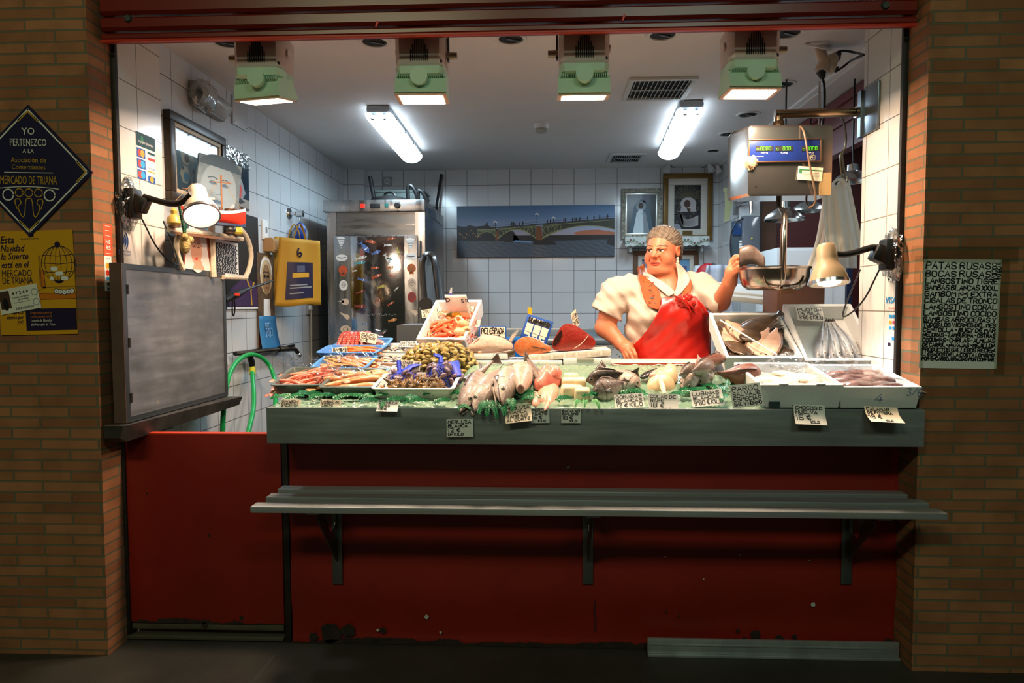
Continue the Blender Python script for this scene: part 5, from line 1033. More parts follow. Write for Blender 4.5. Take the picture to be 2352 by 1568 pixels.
def carrier(label,outline,y0,seed,dep):
 0
 t=thing('carrier_bag',label,'bag',(0,0,0),group='white carrier bags under the pipe arm');rn=random.Random(seed);ph=rn.uniform(0,6)
 L,Rr=outline;L=chaikin([(a,b,0)for a,b in L],2);Rr=chaikin([(a,b,0)for a,b in Rr],2);n=24
 def ip(P,v):f=v*(len(P)-1);i=min(int(f),len(P)-2);return P[i].lerp(P[i+1],f-i)
 def fn(u,v):a,b=ip(L,v),ip(Rr,v);p=a.lerp(b,u);return at(p.x,p.y,y0+dep*(math.sin(u*9+ph)*.7+.5*math.sin(u*23+ph*2+2*v))*(.35+.65*v)-.03*math.sin(math.pi*u)*v)
 MB().grid(fn,40,24).build('pleated_body',bgm,t,60,solid=.006)
 p=fn(.5,.0);MB().tube(chaikin([fn(.2,.03),p+Vector((0,-.02,.035)),fn(.8,.03),fn(.75,.14)+Vector((0,-.03,0))],2),.012,6,flat=.4).build('handle',bgm,t);return t
carrier('pleated white carrier bag hanging furthest to the pan side of the bundle',([(1892,440),(1884,500),(1874,560),(1852,618)],[(1925,440),(1930,480),(1925,560),(1905,618)]),YG+.1,1,.02)
carrier('white carrier bag with looped handles at the front of the hanging bundle',([(1890,440),(1890,480),(1895,540),(1905,600)],[(1950,412),(1962,470),(1978,540),(1988,580)]),YG+.01,2,.015)
carrier('longest white carrier bag hanging down behind the clamp lamp',([(1915,430),(1912,500),(1910,560),(1918,615)],[(1940,430),(1950,500),(1968,580),(1968,616)]),YG+.16,3,.015)
alu=mat('dome_alu','#c3ccd0',.2,.95)
for i,(px,py,y0,hw,lab)in enumerate(((1801,498,1.15,44,'aluminium dome pendant lamp straight above the scale pan'),(1858,478,1.75,37,'aluminium dome pendant lamp half hidden by the carrier bags'),(1958,410,1.1,40,'aluminium dome lamp tucked behind the tiled pillar'))):
 p=at(px,py,y0);r_=hw*(y0+2.84)/F
 t=thing('dome_lamp',lab,'lamp',p,group='aluminium dome lamps');q=r_
 MB().lathe([(q,-q*.18),(q*.98,-q*.12),(q*.85,.1*q),(q*.45,.38*q),(q*.3,.42*q),(q*.28,.75*q),(q*.16,.8*q),(q*.15,.78*q),(q*.27,.4*q),(q*.82,.08*q),(q*.95,-q*.17)],None,28,cap=False).build('dome',alu,t)
 MB().lathe([(.004,q*.1),(q*.2,q*.05),(q*.2,-q*.05),(.004,-q*.1)]).build('bulb',mat('lamp_off','#b0492f',.4),t);MB().cyl((0,0,q*.75),(0,0,ZC+.1-p.z if p.x>1.64 else ZC-p.z),.005,n=6).build('ceiling_cord',black,t)
M0=lambda px,py,d=0.0:at(px,py,yc0-d)
p=M0(1718,545);t=thing('meter_box','clear-lidded grey electric box on the tiled column behind the scale','electric box',(p.x,yc0-.001,p.z))
MB().box((0,-.05,0),(.145,.1,.34),bev=.025).build('mounting_lid',mat('lid_smoke','#6d737c',.12,0,.6,alpha=.9),t);MB().box((-.08,-.03,-.02),(.12,.06,.3),bev=.006).build('back_body',mat('box_slate','#41525e',.4),t);MB().box((-.1,-.065,.06),(.09,.012,.1),bev=.003).build('blue_meter',mat('meter_blue','#22467c',.25),t)
for k in range(5):MB().box((-.075,-.066,-.04-k*.024),(.03,.02,.018),bev=.003).build('breaker',whitep,t)
MB().box((.0,-.103,-.02),(.014,.006,.014),bev=.003).build('sticker',mat('dot_yellow','#cdbf4a',.4),t)
MB().tube(chaikin([(-.06,-.09,.15),(-.15,-.09,.1),(-.17,-.08,-.05),(-.15,-.08,-.22),(-.12,-.07,-.27)],3),.006,6).build('cable',black,t)
p=M0(1697,476);t=thing('steel_arm_bracket','grey steel bracket arm on the tiled column above the electric box','bracket',(p.x,yc0-.001,p.z));MB().box((-.03,-.008,-.01),(.04,.016,.11),bev=.004).build('mounting_plate',steeld,t);MB().tube([(-.03,-.03,.02),(.06,-.05,.045),(.08,-.05,.05)],.014,8).tube([(.08,-.05,.055),(.085,-.05,-.06)],[.018,.012],8).build('arm',chrome,t)
p=M0(1672,470);t=thing('torn_tape','yellowed torn tape patch on the tiled column','tape',(p.x,yc0-.001,p.z));MB().prism([(-.03,-.14),(.01,-.13),(.035,.0),(.03,.12),(-.03,.14),(-.025,0)],.002,Matrix.Translation((0,-.002,0))).build('patch',mat('tape_olive','#9a9c72',.5),t);MB().box((.0,-.004,.12),(.08,.003,.03)).build('top_strip',mat('tape_olive'),t)
p=at(1626,632,2.9);t=thing('red_cap','red and white cap hanging behind the woman by the tiled column','cap',p);MB().sphere((0,0,0),(.1,.07,.1),n=20,m=12).build('crown',mat('cap_red','#a8121c',.6),t);MB().sphere((.0,-.05,-.01),(.055,.03,.06),n=14,m=8).build('front_patch',whitep,t);MB().tube([(0,.06,.07),(0,.12,.1)],.01).build('wall_peg',steeld,t)
g=MB();g.T=Matrix.Translation((-.002,-.0825,-.025))@Matrix.Rotation(R(-14),4,'Y');
p=at(1604,626,3.1);t=thing('little_lamp','small lamp with a pale shade on the lower shelf behind the woman','lamp',p);MB().lathe([(.042,0),(.032,.06)],None,20,cap=False).build('lamp_shade',mat('shade_pale','#c6d2da',.6),t);MB().cyl((0,0,.01),(0,0,-.9),.006).build('stem',steeld,t);MB().lathe([(.05,-.93),(.04,-.9)]).build('base',steeld,t)
p=at(1648,660,2.75);t=thing('white_coat','white work coat hanging on the tiled column behind the woman','coat',p);ym=2.75
MB().grid(lambda u,v:Vector(((u-.5)*(.16+.14*v),.04*math.sin(u*9+v*3),.18-v*.72)),18,16).build('cloth',mat('coat_grey','#b9bcc6',.8,noise=(6,.5,'#8f95a6')),t,60,solid=.02);MB().grid(lambda u,v:Vector((-.07+u*.1,-.045,.05-v*.25-u*.1)),4,8).build('blue_trim',mat('trim_blue','#33427c',.7),t,solid=.006);MB().tube([(0,.02,.17),(0,.165,.2)],.012).build('wall_peg',steeld,t)
p=at(1735,690,1.25);t=thing('foam_lid_box','white foam box with a loose lid standing behind the weighing pan','box',(at(1718,700,1.25).x,1.3,1.0),(0,0,-6))
foam=mat('white_foam','#dfe3e2',.7,noise=(90,.25,'#cdd2d2'),bump=(140,.12));zt_b=at(1718,716,1.25).z-1.0
MB().box((-.03,.06,zt_b/2-.15),(.3,.3,zt_b+.3),bev=.012).build('body',foam,t);M_=TR((-.02,-.05,zt_b+.1),(16,6,0));b=MB();b.T=M_;b.box((0,.04,0),(.42,.32,.035),bev=.01).box((0,.04,.02),(.32,.22,.02),bev=.008);b.build('lid',foam,t)
p=at(1830,690,1.0);t=thing('cardboard_box','plain brown cardboard box behind the sea bass crate','box',(at(1832,690,.95).x,1.02,p.z-.35),(0,0,4));h=at(1832,655,.95).z-(p.z-.35);MB().box((0,0,h/2),(.26,.2,h),bev=.004).build('body',mat('cardboard','#6f4a3a',.8),t);MB().box((0,0,h+.001),(.03,.205,.004)).build('tape',mat('tape_tan'),t);MB().box((.0,0,-.18),(.25,.19,.36)).build('base',foam,t)
b0=atx(2040,585,XR-.03);ly=b0 .y
mo=at(1905,652,ly-.05)
desk_lamp('beige clamp lamp on a black gooseneck above the sea bass crate',b0,[at(2000,568,ly),at(1965,580,ly),at(1935,586,ly)],at(1905,580,ly),mo,(.02,-.2,-1),'#a8906f','clamp lamps on the tiled pillars',10,8,-1)
# the fish display
KS=(DZ1-DZ0)/(DY1-DY0)
def mound(x,y):k=min(1,max(0,(y+.13)/.3));e=min(1,max(0,(x-xm0)/.05))*min(1,max(0,(xm1-x)/.05));return deck(y)+.008+.05*e*k*k*(3-2*k)*(1 if y<.3 else max(0,1-(y-.3)/.05))
xm0,xm1=at(1040,900,0).x,at(1690,900,0).x
def ond(px,py,h=0.0):
 d=ray(px,py);a,b=2.4,4.0
 for _ in range(40):
  m_=(a+b)/2;p=CAM+d.normalized()*m_
  if p.z>mound(p.x,p.y)-.006+h:a=m_
  else:b=m_
 return p
wet=lambda n,c,**k:mat(n,c,k.pop('rough',.34),coat=.22,**k)
fv=mat('fish_skin',rough=.32,vcol=True,coat=.25,noise=(32,.45,'#7d6a5e',9),blot=[(46,.66,'#e8dccf')],bump=(130,.25))
fins=mat('fin','#4a3f3a',.3,coat=.4);eyew=mat('fish_eye','#8d8670',.1,coat=1);eyeb=mat('fish_pupil','#07080a',.08,coat=1);mouthd=mat('mouth_dark','#2a1512',.3)
MB().box2((ax0+.05,.43,1.10),(at(1075,800,.7).x,.86,1.185),.004).build('riser',mat('deck_steel'),ct)
rn=random.Random(8)
xi0,xi1=ax0+.02,at(1742,920,-.1).x
ice=MB().grid(lambda u,v:Vector((xi0+u*(xi1-xi0),DY0+.003+v*(.53 if xi0+u*(xi1-xi0)>xm0 else .12),mound(xi0+u*(xi1-xi0),DY0+.003+v*(.53 if xi0+u*(xi1-xi0)>xm0 else .12))-.006+(.004+.007*rn.random())*(1 if 0<v<1 else .1))),260,40)
tag(ice.build('crushed_ice',mat('ice','#7f9c86',.25,coat=.4,noise=(30,.5,'#5f8a6e')),None,80),'pale green tinted crushed ice strip under the front row of fish','ice',None,'stuff')
def Mat4(loc,rot):return TR(loc,rot)
def tub(name,label,cat,p,w,d,h,rot,m_,wall=.008,flare=.06,bev=.01,group=None,lip=.012):
 0
 t=thing(name,label,cat,p,rot,group);f=1+flare;n=8
 def rr(k,z,off=0.0):
  W_,D_=w*k/2-off,d*k/2-off;r_=max(.02-off*.5,.004);o=[]
  for cx,cy,a0 in((W_-r_,D_-r_,0),(-W_+r_,D_-r_,90),(-W_+r_,-D_+r_,180),(W_-r_,-D_+r_,270)):
   for i in range(4):a=R(a0+i*30);o.append(Vector((cx+r_*math.cos(a),d/2+cy+r_*math.sin(a),z)))
  return o
 b=MB();b.loft([rr(.94/1,.0),rr(.97,.003),rr(f,h),rr(f,h,-lip*.6)if lip else rr(f,h+.001),rr(f,h+.003,-lip*.6)if lip else rr(f,h+.002),rr(f,h+.003,wall),rr(.98,wall+.004,wall),rr(.94,wall,wall+.006)],cap=True)
 b.build('body',m_,t);return t,TR(p,rot)
def crate(name,label,p,w,d,h,rot,group=None,wall=.016,notch=True,seed=0):
 0
 t=thing(name,label,'crate',p,rot,group);b=MB();k=.94
 def rg_(w_,d_,z):return[Vector((x*w_/2,d/2+y*d_/2,z))for x,y in((-1,-1),(1,-1),(1,1),(-1,1))]
 b.loft([rg_(w*k,d*k,0),rg_(w,d,h),rg_(w-2*wall,d-2*wall,h),rg_(w*k-2*wall,d*k-2*wall,wall)]);o=b.build('body',foam,t)
 md=o.modifiers.new('bev','BEVEL');md.width=.004;md.segments=2;md.limit_method='ANGLE'
 if notch:
  for s in(-.22,.22):MB().box((s*w,.003,h+.002),(.035,.016,.006),bev=.002).build('rim_lug',foam,t)
 return t,TR(p,rot)
US=[0,.03,.08,.16,.28,.42,.58,.74,.86,.94,1]
PR={'round':([.05,.2,.45,.76,.98,1,.88,.58,.32,.2,.2],[.06,.24,.5,.8,.98,1,.84,.5,.24,.1,.05]),'bream':([.07,.24,.5,.82,1,.96,.76,.45,.24,.2,.22],[.07,.27,.55,.86,1,.9,.66,.36,.18,.09,.05]),'hake':([.05,.17,.36,.66,.92,1,.92,.7,.45,.28,.2],[.1,.28,.5,.8,1,.98,.84,.58,.34,.16,.06]),'flat':([.1,.42,.7,.9,1,1,.92,.7,.4,.2,.14],[.3,.6,.9,1,1,.9,.8,.7,.5,.4,.3])}
def fish(name,label,cat,loc,rot,L,Hh,Wd,prof='round',back='#4a3a33',side_='#a89484',belly='#e6dcd0',bend=(0,0),group=None,tail=True,mouth=0.0,dors=True,spots=.3,seed=1,cut=None,head='#3a302c',open_=0.0,roll=0.0,eye=.0,droop=0.0):
 t=thing(name,label,cat,loc,rot,group);t['label']=label;rn=random.Random(seed);hp,wp=PR[prof]
 cb,cs,ce,ch=(Vector(lin(c)[:3])for c in(back,side_,belly,head));n=24;m=36;RM=Matrix.Rotation(R(roll),3,'Y')
 def sp(u):q=u*u;return Vector((bend[0]*math.sin(u*math.pi*.9)*L+0,u*L,bend[1]*q*L-droop*L*(1-u)**3))
 b=MB();rings=[];cols=[];u1=cut or 1
 for i in range(m+1):
  u=(i/m)**1.25*u1;hh=np.interp(u,US,hp)*Hh/2;ww=np.interp(u,US,wp)*Wd/2;c=sp(u);r_=[]
  for j in range(n):
   a=2*math.pi*j/n;x,z=math.cos(a),math.sin(a);r_.append(c+RM@Vector((x*ww,0,z*hh)))
   f=(z+1)/2;col=ce.lerp(cs,min(1,f*2.0))if f<.5 else cs.lerp(cb,min(1,(f-.5)*2.2))
   hd_=max(0,1-u/.2);col=col.lerp(ch,.55*hd_*min(1,f+.35));k=1+rn.uniform(-spots,spots)*.5;cols.append((col.x*k,col.y*k,col.z*k,1))
  rings.append(r_)
 b.loft(rings,True,True,cols);b.build('body',fv,t,60)
 P=lambda x,y,z,u:sp(u)+RM@Vector((x,y,z))
 if tail and not cut:
  f=MB();e=L;hh=Hh*.2
  f.grid(lambda a,v:P(Wd*.012*math.sin(v*12),a*Hh*(.36+.12*abs(v-.5))-Hh*.04,(v-.5)*Hh*(.2+.36*a),1),4,10);f.build('tail_fin',fins,t,60,solid=.002)
 if dors:
  f=MB();f.grid(lambda a,v:P(0,0,np.interp(.3+a*.5,US,hp)*Hh/2*.97+v*Hh*.09*math.sin(math.pi*min(1,a*1.1+.12))**.6,.3+a*.5)if a*1.1+.12<1 else P(0,0,np.interp(.3+a*.5,US,hp)*Hh/2*.97,.3+a*.5),14,2);f.build('dorsal_fin',fins,t,60,solid=.0015)
 for s in(-1,1):
  w_=np.interp(.25,US,wp)*Wd/2
  f=MB();f.grid(lambda a,v:P(s*(w_*1.0+.004+a*Wd*.05),a*L*.15,-Hh*.12+(v-.5)*Hh*.16*(.4+a)-a*Hh*.06,.23),4,4);f.build('pectoral_fin',fins,t,60,solid=.0012)
  ue=.1 if not eye else eye;we=np.interp(ue,US,wp)*Wd/2;he=np.interp(ue,US,hp)*Hh/2;er=min(Hh*.095,L*.035)
  c=P(s*we*.86,0,he*.42,ue);nrm=RM@Vector((s,-.3,.35)).normalized()
  M_=nrm.to_track_quat('Z','Y').to_matrix().to_4x4();ey=MB();ey.sphere(c,(er,er,er*.5),M_,12,8);eo=ey.build('eye',eyew,t);MB().sphere(c+nrm*er*.28,(er*.74,er*.74,er*.36),M_,10,6).build('pupil',eyeb,eo)
 if mouth:
  q=MB();q.grid(lambda a,v:P((v-.5)*2*np.interp(.01+a*mouth,US,wp)*Wd/2*1.02,0,-np.interp(.01+a*mouth,US,hp)*Hh/2*.25*(1 if 0<v<1 else .6)-Hh*.02,.005+a*mouth),6,8);q.build('mouth',mouthd,t,60,solid=Hh*.04)
  if open_:
   jw=MB();rg2=[]
   for i in range(9):
    u=mouth*1.1*i/8;hh=np.interp(u,US,hp)*Hh/2;ww=np.interp(u,US,wp)*Wd/2;zc=-hh*.8-open_*Hh*.55*(1-i/8)-Hh*.03;rg2 .append([P(ww*.92*math.cos(a),0,zc-Hh*.07*max(0,math.sin(a))*(.5+i/16)+(Hh*.02 if a>3.15 else 0),u)for a in[math.pi*2*k/12 for k in range(12)]])
   jw.loft(rg2);jw.build('lower_jaw',mat('jaw','#c4b6aa',.25,coat=.5,noise=(60,.6,'#7b6a60')),t,60)
 if not cut:
  g=MB();ug=.24 if prof!='hake'else .27
  for s in(-1,1):g.tube([P(s*np.interp(ug-.04*math.sin(a)**2,US,wp)*Wd/2*1.01*math.cos(a),0,np.interp(ug,US,hp)*Hh/2*1.0*math.sin(a),ug+.02-.035*math.sin(a)**2)for a in[-1.35+2.3*k/12 for k in range(13)]],Hh*.012,5)
  g.build('gill_slit',mouthd,t);g=MB();um=mouth or .07
  for s in(-1,1):g.tube([P(s*np.interp(um*k/8,US,wp)*Wd/2*.99,0,-np.interp(um*k/8,US,hp)*Hh/2*(.22+.02*k),um*k/8)for k in range(9)],[Hh*.016,Hh*.014,Hh*.006],5)
  g.build('mouth_line',mouthd,t)
 if cut:
  c=sp(u1);hh=np.interp(u1,US,hp)*Hh/2;ww=np.interp(u1,US,wp)*Wd/2;q=MB();q.sphere(c,(ww*.93,.004,hh*.93),RM.to_4x4(),20,10);q.build('cut_face',wet('raw_flesh','#c08a78',noise=(40,.5,'#8a4a40')),t)
 return t
def prawn(name,label,cat,loc,rot,L,r_,curl,c1,c2,group,ant=True,claws=False,eye=True,flat_=.85):
 t=thing(name,label,cat,loc,rot,group);n=12;m1=wet('shell_'+c1,c1,sss=.15,noise=(60,.5,c2));pts=[]
 def sp(u):a=curl*(u-.35);return Vector((L*(.5-u)*(1-.10*abs(curl)*u),0,-L*.22*curl*(u-.3)**2*2+.0))
 b=MB();rs=[];st=26
 for i in range(st+1):
  u=i/st;k=np.interp(u,[0,.06,.2,.38,.42,.8,.95,1],[.12,.5,.95,1,.92,.55,.38,.3])*(1+(.07*(1-((u*9)%1))if .4<u<.92 else 0));rs.append(r_*k);pts.append(sp(u))
 b.tube(pts,rs,n,flat=flat_);b.build('body',m1,t,50)
 f=MB();e=sp(1);d=(sp(1)-sp(.95)).normalized()
 for k in(-1,-.4,.4,1):f.sphere(e+d*r_*1.0+Vector((0,k*r_*.6,0)),(r_*1.1,r_*.42,r_*.14),Euler((0,math.atan2(-d.z,-d.x)if False else 0,R(-k*28))).to_matrix().to_4x4(),8,5)
 f.build('tail_fan',m1,t)
 lg=MB()
 for k in range(9):
  u=.16+k*.075;p=sp(u)
  for s in(-1,1):lg.tube([p+Vector((0,s*r_*.5,-r_*.6)),p+Vector((r_*.4,s*r_*1.1,-r_*1.2)),p+Vector((r_*1.0,s*r_*.9,-r_*1.5))],[r_*.13,r_*.1,r_*.05],4)
 lg.build('legs',m1,t)
 if ant:
  a_=MB()
  for s in(-1,1):a_.tube(chaikin([sp(0)+Vector((0,s*r_*.3,r_*.3)),sp(0)+Vector((L*.2,s*r_*1.5,r_*1.5)),sp(0)+Vector((L*.15,s*r_*4,r_*.9)),sp(0)+Vector((-L*.2,s*r_*5,r_*.2))],2),r_*.05,4)
  a_.tube([sp(0)+Vector((-r_*.2,0,r_*.35)),sp(0)+Vector((r_*1.4,0,r_*.9))],[r_*.2,.0004],5);a_.build('antennae',m1,t)
 if claws:
  c_=MB()
  for s in(-1,1):c_.tube(chaikin([sp(.18)+Vector((0,s*r_*.7,0)),sp(.1)+Vector((r_,s*r_*1.8,0)),sp(0)+Vector((L*.22,s*r_*1.6,0)),sp(0)+Vector((L*.42,s*r_*.9,0))],1),[r_*.25,r_*.25,r_*.26,r_*.3,r_*.3,r_*.12][:6],6)
  c_.build('claws',m1,t)
 if eye:
  for s in(-1,1):MB().sphere(sp(.04)+Vector((r_*.3,s*r_*.55,r_*.35)),r_*.2,n=8,m=6).build('eye',eyeb,t)
 return t
def pile(proto,M_,spots,rng,label,group,tilt=18,first=True,s=(1,1)):
 0
 for i,q in enumerate(spots):
  x,y,z,rz=q[:4];E=(M_@TR((0,0,0),(rng.uniform(-tilt,tilt),rng.uniform(-tilt,tilt),rz))).to_3x3().normalized().to_euler();p=M_@Vector((x,y,z));k=rng.uniform(*s)
  if i==0 and first:proto.location=p;proto.rotation_euler=E;proto.scale=(k,k,k)
  else:dup(proto,p,E,None,group,k)
def heap(rng,n,w,d,z0,dz,cy=None,rz=(0,360),ex=.8):
 out=[]
 for i in range(n):
  x=rng.uniform(-1,1);y=rng.uniform(-1,1);out.append((x*w/2*ex,(d/2 if cy is None else cy)+y*d/2*ex,z0+dz*(1-.5*(x*x+y*y))*(i/n),rng.uniform(*rz)))
 return out
rg=random.Random(21)
TLT=(DS,0,0)
steelt=mat('tray_steel','#7c8a84',.35,.7);blue_t=mat('tray_blue','#4a86cc',.35);whitet=mat('tray_white','#dfdcd3',.4)
def px_w(a,b,py,Y):return at(b,py,Y).x-at(a,py,Y).x
pA=ond(685,911);wA=px_w(632,740,911,pA.y)
tA,MA=tub('steel_tray','grey steel tray of raw red prawns at the gate end of the counter','tray',pA+Vector((0,0,.007)),wA,.29,.045,(DS,0,4),steelt)
pr=prawn('raw_prawn','raw pink-red prawn heaped in the grey steel tray at the gate end','prawn',(0,0,0),(0,0,0),.125,.0115,.6,'#e58a6e','#c8482e','raw prawns in the gate end tray')
pile(pr,MA,heap(rg,30,wA,.29,.022,.045,rz=(-40,40)),rg,None,'raw prawns in the gate end tray',s=(.85,1.2))
pB=ond(800,917);wB=px_w(744,862,917,pB.y)
tB,MB_=tub('steel_tray','grey steel tray of ridged tiger prawns in the front row','tray',pB+Vector((0,0,.007)),wB,.3,.046,(DS,0,2),steelt)
pr=prawn('tiger_prawn','thick orange ridged tiger prawn in the second front tray','prawn',(0,0,0),(0,0,0),.165,.02,.25,'#d99a66','#b0643a','tiger prawns in the second front tray',ant=False)
pile(pr,MB_,[(-.06,.07,.04,25),(.0,.1,.05,22),(.06,.12,.05,35),(-.02,.17,.05,20),(.05,.05,.035,10),(.02,.04,.03,200),(-.07,.15,.04,200),(.07,.2,.045,30),(-.03,.23,.04,190),(.04,.25,.04,15)],rg,None,'tiger prawns in the second front tray',8,s=(.9,1.1))
pC=ond(949,921);wC=px_w(862,1036,921,pC.y)
tC,MC=tub('white_tray','white plastic tray of spiny sea snails at the front edge','tray',pC+Vector((0,0,.007)),wC,.24,.046,(DS,0,0),whitet)
t=thing('sea_snail','spiny brown sea snail in the white front tray','sea snail',(0,0,0),group='spiny sea snails in the white front tray')
b=MB();b.lathe([(.001,.028),(.005,.022),(.01,.014),(.017,.006),(.0195,-.004),(.016,-.014),(.008,-.022),(.0045,-.036),(.002,-.05)],Matrix.Rotation(R(90),4,'Y'),14)
b.build('shell',mat('snail_shell','#6a4f24',.5,noise=(70,.9,'#241a0d'),coat=.3),t,50)
b=MB()
for k in range(16):a=k*2.4;x=.02-k*.0022;d=Vector((0,math.cos(a),math.sin(a)));r_=np.interp(x,[-.02,0,.02],[.013,.019,.009]);b.cyl(Vector((x,0,0))+d*r_*.8,Vector((x+.002,0,0))+d*(r_+.011),.0032,.0005,5)
b.build('spines',mat('snail_spine','#a8792f',.45,coat=.3),t)
MB().sphere((-.012,0,-.012),(.013,.009,.006),n=10,m=6).build('opening',mat('snail_lip','#d39a42',.3,coat=.5),t)
pile(t,MC,heap(rg,38,wC*.8,.13,.02,.035,.085),rg,None,'spiny sea snails in the white front tray',60,s=(.85,1.25))
def clam_proto(name,label,group,c1,c2,r_,ribs=True):
 t=thing(name,label,'clam',(0,0,0),group=group)
 for s in(-1,1):
  b=MB()
  def f(u,v):a=u*2*math.pi;k=math.sin(v*math.pi/2);rad=r_*k*(1+.12*math.cos(a))*(1+(.03*math.sin(v*30)if ribs else 0));return Vector((rad*math.cos(a)-r_*.15*(1-v),rad*math.sin(a)*.82,s*r_*.42*math.cos(v*math.pi/2)**.7))
  b.grid(f,16,7,True);b.build('valve',mat('clam_'+name,c1,.35,noise=(80,.9,c2),coat=.3),t,60)
 return t
def netbag(name,label,c,rx,ry,rz,nm,tuft=None,amp=.06,seed=1,base=.55,step=(40,18)):
 0
 t=thing(name,label,'net bag',c);rn=random.Random(seed);ph=[rn.uniform(0,6)for _ in range(3)]
 def f(u,v):
  a=u*2*math.pi;e=(v*(1-1e-3))*math.pi/2;k=1+amp*math.sin(3*a+ph[0])+amp*.6*math.sin(5*a+ph[1])
  se=math.copysign(abs(math.cos(e))**.6,1);z=rz*math.sin(e)**1.0
  return Vector((rx*k*se*math.cos(a),ry*k*se*math.sin(a),z))
 m=MB();nu,nv=step
 vs=[f((i+.5*(j%2))/nu,j/nv)for j in range(nv+1)for i in range(nu)];fs=[]
 for j in range(nv-1):
  for i in range(nu):
   o=j%2;a=j*nu+i;bq=(j+1)*nu+(i+o)%nu;l=(j+1)*nu+(i+o-1)%nu;d=(j+2)*nu+i;fs.append((a,bq,d,l))
 m.add(vs,fs);o=m.build('netting',nm,t);w_=o.modifiers.new('w','WIREFRAME');w_.thickness=.0028;w_.use_replace=True
 if tuft:
  for q in tuft:
   g=MB();q=[Vector(p)for p in q];g.tube(q,[.03,.022,.016,.03][:len(q)]if len(q)>2 else[.03,.02],10,flat=.45);g.build('gathered_end',nm,t,60)
 return t,f
def fill(proto,f,c,n,nu,rng,group,rows,shrink=.9,s=(.9,1.15),front=True):
 k0=True
 for j in range(rows):
  e=(j+.25)/rows*.97;cnt=max(3,int(nu*math.cos(e*math.pi/2)**.7))
  for i in range(cnt):
   u=(i+.5*(j%2))/cnt
   if front and 0.12<u<.40 and j<rows*.6:continue
   p=f(u,e)*shrink;p=Vector(c)+p+Vector((0,0,.004));r_=(rng.uniform(-70,70),rng.uniform(-70,70),rng.uniform(0,360));k=rng.uniform(*s)
   if k0:proto.location=p;proto.rotation_euler=[R(a)for a in r_];k0=False
   else:dup(proto,p,r_,None,group,k)
bnet=mat('net_blue','#1f3fc4',.5);ynet=mat('net_dark','#1d1b0d',.6)
pD=ond(925,872,.03);cp=clam_proto('purple_clam','purple-brown clam inside the small blue net beside the snails','clams in the small blue net','#6b5263','#2f2433',.021)
nb,f1=netbag('blue_net','small blue net of clams lying behind the sea snails',pD+Vector((0,.02,-.02)),.085,.06,.055,bnet,[[(0,.0,.05),(.03,.02,.075),(.07,.04,.085)],[(-.02,.03,.05),(-.03,.04,.1)]],step=(30,12));fill(cp,f1,pD+Vector((0,.02,-.02)),20,11,rg,'clams in the small blue net',3)
pE=ond(1015,880,.03);cp=clam_proto('round_clam','round violet-grey clam inside the larger blue net','clams in the larger blue net','#7b6370','#3a2b38',.0235)
nb,f1=netbag('blue_net','larger blue net of round clams beside the first hake',pE+Vector((0,.05,-.03)),.085,.075,.115,bnet,[[(-.01,0,.11),(-.015,.01,.14),(-.04,.0,.15)],[(.02,.01,.10),(.05,.0,.115),(.07,-.05,.06)]],step=(34,18));fill(cp,f1,pE+Vector((0,.05,-.03)),30,11,rg,'clams in the larger blue net',6)
pF=at(1004,872,.24);cF=Vector((pF.x,.34,deck(.34)));cp=clam_proto('striped_clam','striped yellow-brown clam inside the big yellowish net sack','clams in the big net sack','#b0964a','#3d3216',.021)
nb,f1=netbag('net_sack','big yellowish net sack of striped clams below the cooked prawn crate',cF,.185,.10,.145,ynet,None,.05,5,step=(70,30));fill(cp,f1,cF,60,27,rg,'clams in the big net sack',11,.93,(1,1.3))
def put(px,py,Y):return at(px,py,Y)
q=at(778,862,.30);tD_,MD=tub('blue_tray','blue tray of long pale mantis shrimps behind the raw prawns','tray',(q.x,.3,deck(.3)+.012),.25,.17,.035,(14,0,-6),blue_t)
pr=prawn('mantis_shrimp','long pale yellow mantis shrimp in the blue tray behind the raw prawns','shrimp',(0,0,0),(0,0,0),.14,.0095,.15,'#d9a866','#a8743a','mantis shrimps in the blue tray',ant=False,flat_=.6)
pile(pr,MD,[(-.07+.014*i,.06+.02*(i%4),.024+.006*(i%3),155+rg.uniform(-12,12))for i in range(11)],rg,None,'mantis shrimps in the blue tray',8)
pr=prawn('pale_langoustine','pale orange langoustine laid in the blue tray beside the mantis shrimps','langoustine',(0,0,0),(0,0,0),.13,.012,.2,'#e0a070','#c06a3c','langoustines in the blue tray',claws=True)
pile(pr,MD,[(.05+.014*i,.05+.02*i,.035,150+6*i)for i in range(5)],rg,None,'langoustines in the blue tray',6)
q=at(795,834,.46);tE_,ME=tub('blue_tray','blue tray of small orange shrimps in the middle of the tray bank','tray',(q.x,.47,1.187),.28,.16,.035,(9,0,-4),blue_t)
pr=prawn('orange_shrimp','small slender orange shrimp in the middle blue tray','shrimp',(0,0,0),(0,0,0),.12,.008,.2,'#e58242','#c9551f','orange shrimps in the middle blue tray')
pile(pr,ME,[(-.02+.01*i,.05+.018*(i%4),.026+.007*(i%3),160+rg.uniform(-10,10))for i in range(14)],rg,None,'orange shrimps in the middle blue tray',8)
q=at(824,800,.66);tF_,MF=tub('blue_tray','deep blue tray holding red cooked octopus at the back','tray',(q.x,.655,1.187),.26,.17,.05,(13,0,-3),blue_t)
t=thing('cooked_octopus','red cooked octopus curled in the blue tray at the back','octopus',MF@Vector((-.035,.09,.015)),(10,0,0));om=wet('octopus_red','#b43c30',noise=(30,.6,'#7d1f1c'));sk=wet('sucker','#e39a86')
